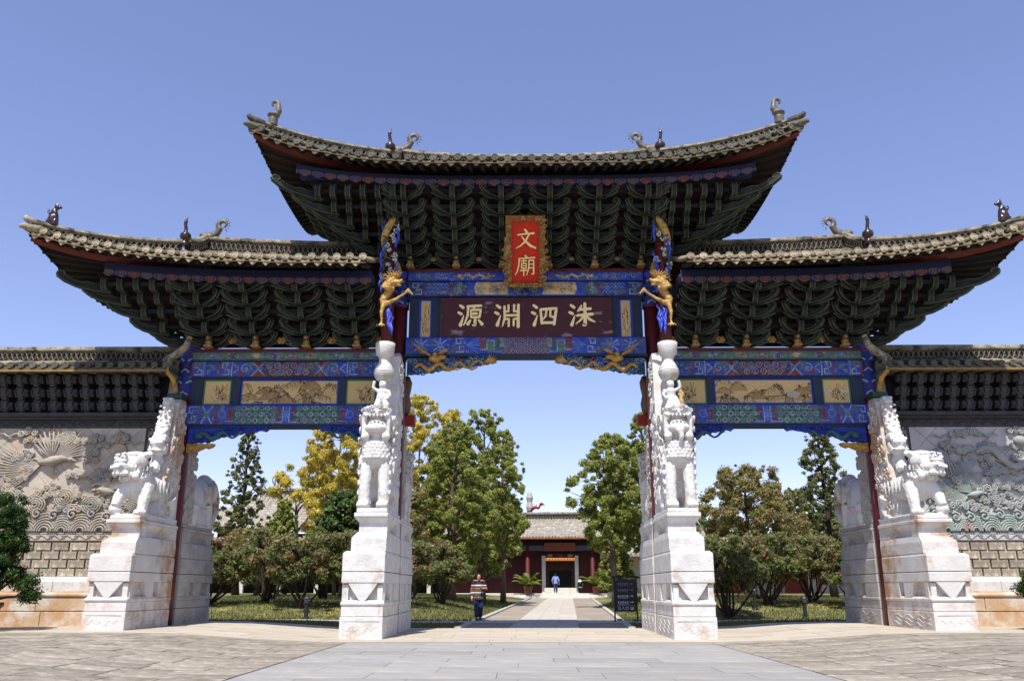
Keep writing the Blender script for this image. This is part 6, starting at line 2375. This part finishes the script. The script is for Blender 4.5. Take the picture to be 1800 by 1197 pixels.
tree('yellow_bamboo', 'tall yellow bamboo clump right behind the left inner pier', -7.4, 36, 14.0, 2.7, 'bamboo', 9, 36000, .3, 'oval', .25, .1, G3, .75, droop=.5, asp=.22)
tree('yellow_bamboo', 'rounded yellow bamboo clump seen through the left side opening', -11.6, 30, 11.6, 3.3, 'bamboo', 10, 46000, .3, 'oval', .25, .1, G3, .75, droop=.5, asp=.22)
tree('yellow_bamboo', 'narrow plume of yellow bamboo above the left junipers', -5.2, 38, 13.4, 1.5, 'bamboo', 18, 14000, .3, 'oval', .35, .1, G3, .6, droop=.5, asp=.22)
G4 = 'broadleaf trees in the garden'
tree('broadleaf_tree', 'dark glossy broadleaf tree under the rounded yellow bamboo', -10.0, 24, 5.9, 1.6, 'broad', 11, 20000, .24, 'oval', .2, .16, G4, .55, asp=.6)
tree('broadleaf_tree', 'rounded olive brown tree seen through the right side opening', 12.7, 25, 7.4, 2.5, 'brown', 12, 50000, .15, 'round', .22, .2, G4, .75)
tree('broadleaf_tree', 'twiggy brown tree behind the left inner pier', -6.6, 22, 7.2, 1.6, 'brown', 13, 9000, .16, 'oval', .15, .14, G4, .5)
tree('broadleaf_tree', 'small bright green tree above the left shrubs', -14.0, 26, 5.6, .75, 'juniper', 14, 6000, .22, 'oval', .3, .1, G4, .35)
tree('broadleaf_tree', 'sparse reddish tree before the left gallery', -16.5, 30, 4.2, 2.4, 'brown', 15, 9000, .2, 'round', .2, .14, G4, .6)
tree('broadleaf_tree', 'pale olive tree beside the right cypress', 20.5, 32, 4.6, 2.2, 'brown', 16, 14000, .22, 'round', .2, .16, G4, .65)
DT = ('farthest left', 'behind the hipped side hall', 'left of the red hall', 'right of the red hall', 'between red hall and right gallery', 'above the right gallery', 'farthest right')
for k, (x, y, h) in enumerate(((-33, 62, 9), (-15.5, 66, 8), (-9, 62, 8.5), (14, 64, 8.5), (19, 70, 8), (26, 60, 10), (33, 66, 9))):
    tree('distant_tree', 'distant green tree beyond the garden, ' + DT[k], x, y, h, 3.2, 'cypress' if k % 2 else 'broad', 60 + k, 6000, .5, 'round', .2, .2, 'distant trees', .9)
# leafless tree
bt = thing('bare_tree', 'leafless tree with curved bare twigs beside the left bamboo', 'tree', T(-15.2, 32, .9), G4)
r = random.Random(77)
mb = MB()


def twig(p, d, L, rad, dep):
    q = p + d * L
    limb(mb, p, q, rad, rad * .65, r, .12, 4)
    if dep:
        for k in range(3):
            dd = (d + Vector((r.uniform(-.8, .8), r.uniform(-.8, .8), r.uniform(-.2, .6)))).normalized()
            twig(q, dd, L * r.uniform(.6, .8), rad * .62, dep - 1)


twig(Vector((0, 0, 0)), Vector((.1, 0, 1)), 4.6, .16, 0)
for k in range(5):
    twig(Vector((.4, 0, 3.8 + .25 * k)), Vector((math.cos(k * 1.9) * .7, math.sin(k * 1.9) * .7, .9)).normalized(), 1.5, .08, 3)
ob('branches', mb, bark_d, bt, T(-15.2, 32, .9))

# camellia shrubs with many stems
SH = [(-13.6, 13.5, 3.0, 1.5, 'shrub nearest the left elephant pier'), (-11.4, 14.5, 3.3, 1.6, 'bushy shrub with dark stems left of the garden lamp'), (-9.3, 12.6, 3.2, 1.6, 'broad shrub right behind the left garden lamp'), (-7.2, 13.2, 3.3, 1.5, 'shrub with arching stems beside the left inner pier'), (-5.2, 14.0, 2.9, 1.3, 'low reddish shrub between the left inner pier and the path'),
      (-4.0, 18.5, 3.0, 1.2, 'reddish shrub under the broad left juniper'), (7.9, 10.2, 3.3, 1.45, 'many stemmed shrub right beside the right inner pier'), (10.4, 13.5, 3.2, 1.6, 'wide shrub behind the right garden lamp'), (12.6, 14.6, 3.2, 1.6, 'shrub with pale twigs before the right gallery'), (14.0, 12.6, 2.9, 1.4, 'shrub nearest the right elephant pier'),
      (-12.4, 19, 3.0, 1.7, 'shrub in the second row on the far left'), (-9.9, 19.5, 3.1, 1.6, 'shrub in the second row behind the left lamp'), (11.6, 19, 3.1, 1.8, 'shrub in the second row on the right')]
for k, (x, y, h, w_, lab) in enumerate(SH):
    r = random.Random(200 + k)
    z0 = g(x, y) - .05
    th_ = thing('camellia_shrub', 'green and red flecked ' + lab, 'shrub', T(x, y, z0), 'camellia shrubs')
    cl = []
    for i in range(90):
        a, t = i * 2.4, r.random()
        rr = w_ * math.sqrt(r.uniform(.05, 1)) * (.7 + .4 * math.sin(math.pi * min(1, t + .1)))
        cl.append((rr * math.cos(a), rr * math.sin(a), h * (.36 + .6 * t * (1 - .25 * (rr / w_) ** 2)), .26 * r.uniform(.6, 1.4)))
    mb = MB()
    for i in range(11):
        c = cl[r.randrange(len(cl))]
        a = i * .6
        limb(mb, (.12 * math.cos(a), .12 * math.sin(a), 0), c[:3], .055, .012, r, .1)
    for c in cl:
        limb(mb, (c[0] * .5, c[1] * .5, c[2] * .7), (c[0] * 1.12, c[1] * 1.12, c[2] + c[3] * .9), .016, .004, r, .1, 3)
    ob('stems', mb, bark_d, th_, T(x, y, z0))
    V, col = leaves(cl, 17000, .13, GREENS['camellia'], 300 + k, .5, .1, .1)
    ob('crown', tri_mesh('crown', V, col), leaf_m, th_, T(x, y, z0))

# potted shrubs in front of the carved walls
terra = mat('terracotta', (120, 74, 46), (96, 60, 40), 4, .7, .2)
for s, x, y, h, w_, lab in ((-1, -13.25, -3.1, 3.25, 1.4, 'dark green podocarp bush in a pot before the left carved wall'), (1, 13.0, -2.9, 2.2, .95, 'dark green podocarp bush in a pot before the right carved wall')):
    z0 = g(x, y) + .05
    pt = thing('potted_bush', lab, 'plant', T(x, y, z0), 'potted bushes')
    mb = MB(); mb.lathe([(.3, 0), (.34, .1), (.44, .5), (.5, .56), (.5, .64), (.42, .64), (.38, .52)], 24)
    ob('pot', mb, terra, pt, T(x, y, z0), smooth=True)
    r = random.Random(400 + s)
    cl = []
    for i in range(95):
        t = r.random() ** 1.1
        a = i * 2.4
        rr = w_ * (1 - .7 * t) * math.sqrt(r.uniform(.1, 1))
        cl.append((rr * math.cos(a), rr * math.sin(a), .75 + (h - .85) * t, .24 * r.uniform(.7, 1.3)))
    for i in range(9):
        a = i * .7
        for q in range(5):
            cl.append((w_ * .55 * math.cos(a) * (1 - q * .05), w_ * .55 * math.sin(a) * (1 - q * .05), h * (.6 + .09 * q) - .06 * (i % 4), .11))
    mb = MB()
    for c in cl[::3]:
        limb(mb, (0, 0, .6), c[:3], .05, .008, r, .08)
    ob('stems', mb, bark_d, pt, T(x, y, z0))
    V, col = leaves(cl, 48000, .085, GREENS['podocarp'], 410 + s, .3, -.35, .3)
    ob('crown', tri_mesh('crown', V, col), leaf_m, pt, T(x, y, z0))

# potted palms by the hall door
palm_c = mat('palm_leaf', (128, 134, 52), (96, 112, 44), 3, .6, trans=.25)
for s, x in ((-1, .55), (1, 6.75)):
    P0 = T(x, 55.9, .84)
    pt = thing('potted_palm', f'yellowish potted palm {"left" if s < 0 else "right"} of the hall door', 'plant', P0, 'potted palms')
    mb = MB(); mb.lathe([(.3, 0), (.42, .5), (.46, .6), (.4, .6)], 14)
    ob('pot', mb, terra, pt, P0, smooth=True)
    mb = MB()
    r = random.Random(500 + s)
    for i in range(20):
        a = i * 2.4
        L = r.uniform(1.5, 2.5)
        el = r.uniform(.5, 1.3)
        prev = None
        pts = []
        for q in range(9):
            t = q / 8
            pts.append(Vector((math.cos(a) * L * t * math.cos(el) * 1.0, math.sin(a) * L * t * math.cos(el), .6 + L * t * math.sin(el) - .75 * L * t * t * .55)))
        mb.tube(pts, [.025 - .0025 * q for q in range(9)], 4)
        sdv = Vector((-math.sin(a), math.cos(a), 0))
        for q in range(1, 9):
            for sg in (-1, 1):
                for u in (0, .5):
                    p = pts[q - 1].lerp(pts[q], u)
                    tip = p + sdv * sg * .38 * (1 - .5 * abs(q / 8 - .5)) + (pts[q] - pts[q - 1]) * 1.2 - Vector((0, 0, .12))
                    wv = (pts[q] - pts[q - 1]).normalized() * .04
                    mb.add([tuple(p - wv), tuple(p + wv), tuple(tip)], [(0, 1, 2)])
    ob('fronds', mb, palm_c, pt, P0)

# ------------------------------------------------------------------ garden lamps, notice board
black = mat('black_metal', (38, 40, 40), (28, 30, 30), 4, .5, spec=.4)
for k, (x, y, lab) in enumerate(((-8.45, 9.9, 'small black garden lamp before the left shrubs'), (9.5, 12.3, 'small black garden lamp behind the many stemmed right shrub'), (10.8, 10.0, 'small black garden lamp nearest the right outer pier'))):
    P0 = T(x, y, g(x, y))
    lp = thing('garden_lamp', lab, 'lamp', P0, 'garden lamps')
    mb = MB(); mb.lathe([(.14, 0), (.14, .05), (.08, .08), (.075, .55), (.1, .57), (.1, .6)], 12)
    ob('post', mb, black, lp, P0)
    mb = MB(); mb.lathe([(.075, .6), (.075, .72)], 12)
    ob('lens', mb, mat('lamp_glass', (120, 124, 118), None, 3, .3, spec=.5), lp, P0)
    mb = MB(); mb.lathe([(.15, .72), (.15, .75), (.1, .82), (.03, .86)], 12)
    ob('cap', mb, black, lp, P0)

SM = T(3.74, 8.6, g(3.74, 8.6)) @ RZ(6)
sg_ = thing('notice_board', 'dark notice board with white direction lines and a small roof', 'sign', SM)
for x in (-.42, .42):
    mb = MB(); mb.box(x - .025, x + .025, -.025, .025, 0, 1.6)
    ob('post', mb, black, sg_, SM)
mb = MB(); mb.box(-.39, .39, -.02, .02, .38, 1.5)
pn = ob('panel', mb, mat('notice_panel', (36, 36, 44), (30, 30, 36), 3, .4), sg_, SM)
mb = MB(); mb.prism([(-.56, 1.56), (-.5, 1.64), (0, 1.7), (.5, 1.64), (.56, 1.56), (0, 1.6)], -.12, .12, 'y')
ob('roof', mb, mat('notice_roof', (62, 52, 46), (48, 42, 38), 3, .7), sg_, SM)
wp = mat('white_print', (214, 214, 210), None, 3, .6)
r = random.Random(9)
for row in range(4):
    z = 1.34 - .22 * row
    mb = MB()
    for c in range(5):
        x = -.3 + .085 * c
        for q in range(3):
            mb.box(x, x + .06, -.0225, -.021, z + .022 * q, z + .022 * q + .012)
        mb.box(x + .022, x + .034, -.0228, -.021, z - .004, z + .066)
    mb.box(.16, .24, -.0225, -.021, z + .02, z + .042)
    mb.prism([(.24, z), (.3, z + .031), (.24, z + .062)], -.0225, -.021, 'y')
    mb.box(-.3, .1, -.0225, -.021, z - .04, z - .028)
    ob('text_line', mb, wp if row > 1 else mat('grey_print', (130, 134, 150), None, 3, .6), pn, SM)
mb = MB(); mb.box(-.36, .36, -.0225, -.021, .585, .592)
GL['chu'] = [[(.5, .98, .1), (.5, .06, .1)], [(.2, .85, .09), (.2, .55, .09), (.8, .55, .09)], [(.8, .85, .09), (.8, .53, .09)], [(.12, .42, .09), (.12, .06, .09), (.88, .06, .09)], [(.88, .42, .09), (.88, .04, .09)]]
GL['ru'] = [[(.36, .95, .1), (.52, .9, .1), (.4, .45, .1), (.06, .05, .06)], [(.5, .8, .1), (.66, .4, .1), (.96, .05, .08)]]
GL['kou'] = [[(.14, .84, .1), (.14, .1, .1)], [(.14, .84, .1), (.86, .84, .1), (.86, .1, .1)], [(.14, .16, .1), (.86, .16, .1)]]
ob('text_line', mb, wp, pn, SM)
for k, key in enumerate(('chu', 'ru', 'kou')):
    ob('character', glyph(key, .12, .002), wp, pn, SM @ T(-.3 + .14 * k, -.0205, .44))
mb = MB(); mb.box(.16, .3, -.0225, -.021, .5, .53); mb.box(.16, .3, -.0225, -.021, .45, .48)
ob('text_line', mb, wp, pn, SM)

# ------------------------------------------------------------------ people
skin = mat('skin', (196, 150, 122), (184, 138, 112), 6, .55)
hair = mat('hair', (34, 26, 24), (24, 20, 20), 8, .5)


def stripes(name, bands):
    """knitted bands by height: list of (z, colour)"""
    m = bpy.data.materials.new(name)
    m.use_nodes = True
    n = m.node_tree
    tc = n.nodes.new('ShaderNodeTexCoord')
    sp = n.nodes.new('ShaderNodeSeparateXYZ')
    n.links.new(tc.outputs['Object'], sp.inputs[0])
    mr = n.nodes.new('ShaderNodeMapRange')
    mr.inputs['From Min'].default_value = .6
    mr.inputs['From Max'].default_value = 1.5
    n.links.new(sp.outputs['Z'], mr.inputs[0])
    rp = n.nodes.new('ShaderNodeValToRGB')
    rp.color_ramp.interpolation = 'CONSTANT'
    e = rp.color_ramp.elements
    for k, (z, c) in enumerate(bands):
        q = e[k] if k < 2 else e.new(1.0)
        q.position = min(1, max(0, (z - .6) / .9))
        q.color = (*s2l(c), 1)
    n.links.new(mr.outputs[0], rp.inputs[0])
    b = n.nodes['Principled BSDF']
    b.inputs['Roughness'].default_value = .9
    n.links.new(rp.outputs[0], b.inputs['Base Color'])
    return m


def person(label, M, pose, mats, hat=False):
    """pose: dict of joints in metres (front -y); body one mesh, clothes as children"""
    J = {k: Vector(v) for k, v in pose.items()}
    p = thing('person', label, 'person', M)
    b = MB()
    b.tube([J['hip'], J['waist'], J['chest'], J['neck']], [.15, .13, .155, .065], 10)
    b.tube([J['neck'] - Vector((0, 0, .05)), J['head']], [.055, .055], 8)
    hd = J['head']
    b.ball(hd, (.078, .095, .115), 12, 9)
    fd = J.get('face', Vector((0, -1, 0))).normalized()
    rt = Vector((-fd.y, fd.x, 0))
    b.ball(hd + fd * .1 - Vector((0, 0, .012)), (.016, .02, .022), 6, 5)
    b.ball(hd + fd * .06 - Vector((0, 0, .075)), (.04, .04, .035), 8, 6)
    for sg in (-1, 1):
        b.ball(hd + rt * sg * .08, (.018, .025, .032), 6, 5)
    for s in 'LR':
        b.tube([J['sh' + s], J['el' + s], J['wr' + s]], [.055, .042, .03], 8)
        w_ = J['wr' + s]
        d = (w_ - J['el' + s]).normalized()
        b.tube([w_, w_ + d * .05, w_ + d * .09], [.032, .042, .036], 8)
        o1 = d.orthogonal().normalized()
        for k in range(4):
            q = w_ + d * .085 + o1 * (k - 1.5) * .019
            b.tube([q, q + d * (.05 + .008 * (k in (1, 2))), q + d * .075 + d.cross(o1) * .02], [.0105, .01, .008], 5)
        q = w_ + d * .03 + o1 * .04
        b.tube([q, q + d * .035 + o1 * .02, q + d * .06 + o1 * .02], [.012, .011, .009], 5)
        b.tube([J['hp' + s], J['kn' + s], J['an' + s]], [.085, .06, .042], 9)
        b.ball(J['an' + s] + fd * .05 - Vector((0, 0, .03)), (.04, .08, .035), 8, 6)
    ob('body', remesh(b, .011, 1), mats['skin'], p, M)
    c = MB()
    c.tube([J['hip'] - (J['waist'] - J['hip']) * mats.get('hem', .5), J['hip'], J['waist'], J['chest'], J['neck'] - Vector((0, 0, .03))], [.2, .195, .17, .17, .09], 14)
    for s in 'LR':
        c.tube([J['neck'] - Vector((0, 0, .06)), J['sh' + s].lerp(J['neck'], .35) + Vector((0, 0, .01)), J['sh' + s]], [.08, .085, .08], 10)
        c.ball(J['sh' + s], .086, 12, 9)
        c.ball(J['el' + s], .07, 10, 7)
        c.tube([J['sh' + s], J['el' + s], J['el' + s].lerp(J['wr' + s], .85)], [.084, .07, .058], 10)
    if mats.get('collar'):
        c.tube([J['neck'] - Vector((0, 0, .03)), J['neck'] + Vector((0, 0, .05))], [.085, .075], 10)
    ob('top', remesh(c, .016, 2), mats['top'], p, M)
    c = MB()
    c.tube([J['hip'] + Vector((0, 0, .06)), J['hip'] - Vector((0, 0, .06))], [.165, .16], 10)
    for s in 'LR':
        c.tube([J['hp' + s], J['kn' + s], J['an' + s] + Vector((0, 0, .02))], [.118, .092, .078], 10)
    ob('trousers', remesh(c, .016, 2), mats['legs'], p, M)
    c = MB()
    for s in 'LR':
        a = J['an' + s]
        c.ball(a + fd * .055 - Vector((0, 0, .045)), (.05 + .05 * abs(fd.x), .05 + .075 * abs(fd.y), .04), 10, 7)
        c.ball(a - Vector((0, 0, .03)), (.05, .06, .05), 8, 6)
    ob('shoes', remesh(c, .012, 1), mats['shoes'], p, M)
    c = MB()
    for sg in (-1, 1):
        c.ball(hd + fd * .088 + rt * sg * .032 + Vector((0, 0, .012)), (.013, .009, .008), 8, 6)
        c.tube([hd + fd * .09 + rt * sg * .018 + Vector((0, 0, .032)), hd + fd * .084 + rt * sg * .048 + Vector((0, 0, .034))], .005, 5)
    ob('eyes', c, mats['hair'], p, M, smooth=True)
    c = MB()
    c.ball(hd + fd * .093 - Vector((0, 0, .062)), (.024, .01, .009), 8, 6)
    ob('mouth', c, mat('lips', (150, 78, 70), None, 5, .5), p, M, smooth=True)
    c = MB()
    c.ball(hd - fd * .03 + Vector((0, 0, .04)), (.092, .1, .1), 14, 10)
    c.ball(hd - fd * .05 - Vector((0, 0, .04)), (.088, .07, .12), 12, 8)
    for sg in (-1, 1):
        c.tube([hd + rt * sg * .06 + fd * .05 + Vector((0, 0, .1)), hd + rt * sg * .088 + fd * .02 + Vector((0, 0, .03)), hd + rt * sg * .085 - Vector((0, 0, .07))], [.03, .034, .02], 8)
    ob('hair', c, mats['hair'], p, M, smooth=True)
    if hat:
        c = MB(); c.lathe([(.2, .0), (.19, .02), (.11, .05), (.1, .13), (.03, .16)], 16, 0, Matrix.Translation(hd + Vector((0, 0, .05))) @ RX(18))
        ob('hat', c, mats['hat'], p, M, smooth=True)
    return p


bands = [(.6, (44, 40, 44)), (.71, (92, 84, 88)), (.745, (34, 28, 34)), (.775, (176, 100, 74)), (.82, (44, 38, 40)), (.86, (74, 92, 84)), (.905, (36, 32, 38)), (.935, (190, 178, 176)), (.985, (30, 44, 44)), (1.02, (88, 100, 88)), (1.06, (36, 30, 36)), (1.085, (196, 104, 70)), (1.14, (48, 26, 34)), (1.19, (206, 200, 204)), (1.235, (28, 30, 52)), (1.375, (186, 110, 80))]
knit = stripes('striped_knit', bands)
denim = mat('denim', (52, 66, 92), (40, 52, 76), 8, .85)
WM = T(-1.79, 9.9, g(-1.79, 9.9) + .02) @ SCL(1.06, 1.06, 1.06)
person('woman in a striped sweater and jeans walking towards the gate', WM, dict(
    hip=(0, 0, .86), waist=(0, 0, 1.02), chest=(0, 0, 1.22), neck=(0, -.01, 1.36), head=(.0, -.03, 1.5), face=(.1, -1, 0),
    shL=(.17, 0, 1.31), elL=(.26, -.02, 1.06), wrL=(.14, -.2, 1.1), shR=(-.17, 0, 1.31), elR=(-.25, .03, 1.04), wrR=(-.24, -.06, .82),
    hpL=(.09, 0, .82), knL=(.08, -.02, .45), anL=(.06, .12, .1), hpR=(-.09, 0, .82), knR=(-.07, -.1, .46), anR=(-.06, -.14, .08)),
    dict(skin=skin, top=knit, legs=denim, shoes=mat('dark_shoes', (40, 46, 62), (30, 34, 46), 6, .5), hair=hair, hem=.9, collar=True))
MM = T(3.07, 56.6, .845)
person('man in a light blue jacket walking into the hall doorway', MM, dict(
    hip=(0, 0, .9), waist=(0, 0, 1.06), chest=(0, .03, 1.28), neck=(0, .05, 1.45), head=(0, .09, 1.58), face=(0, 1, 0),
    shL=(.2, .02, 1.37), elL=(.3, -.03, 1.1), wrL=(.32, .06, .86), shR=(-.2, .02, 1.37), elR=(-.3, .0, 1.1), wrR=(-.26, .12, .9),
    hpL=(.1, 0, .86), knL=(.1, .1, .48), anL=(.1, .1, .08), hpR=(-.1, 0, .86), knR=(-.1, -.02, .48), anR=(-.1, -.2, .14)),
    dict(skin=skin, top=mat('blue_jacket', (130, 146, 200), (116, 132, 188), 6, .85), legs=mat('navy_trousers', (62, 66, 100), (50, 54, 84), 6, .85), shoes=MATS['dark_shoes'], hair=hair, hem=.5))
MS_ = T(5.35, 56.9, .845)
person('person in a white hat and dark green top crouching right of the hall doorway', MS_, dict(
    hip=(0, .12, .36), waist=(0, .08, .52), chest=(0, -.04, .72), neck=(-.02, -.12, .88), head=(-.04, -.18, 1.0), face=(-.3, -1, 0),
    shL=(.18, -.04, .82), elL=(.24, -.2, .6), wrL=(.1, -.36, .52), shR=(-.2, -.06, .82), elR=(-.26, -.22, .6), wrR=(-.12, -.38, .54),
    hpL=(.1, .1, .34), knL=(.16, -.28, .46), anL=(.14, -.1, .08), hpR=(-.1, .1, .34), knR=(-.16, -.28, .46), anR=(-.14, -.1, .08)),
    dict(skin=skin, top=mat('dark_green_top', (28, 62, 58), (22, 50, 48), 6, .85), legs=mat('black_trousers', (34, 36, 44), None, 6, .85), shoes=MATS['dark_shoes'], hair=hair, hem=.3, hat=mat('white_hat', (216, 214, 206), None, 4, .8)), True)
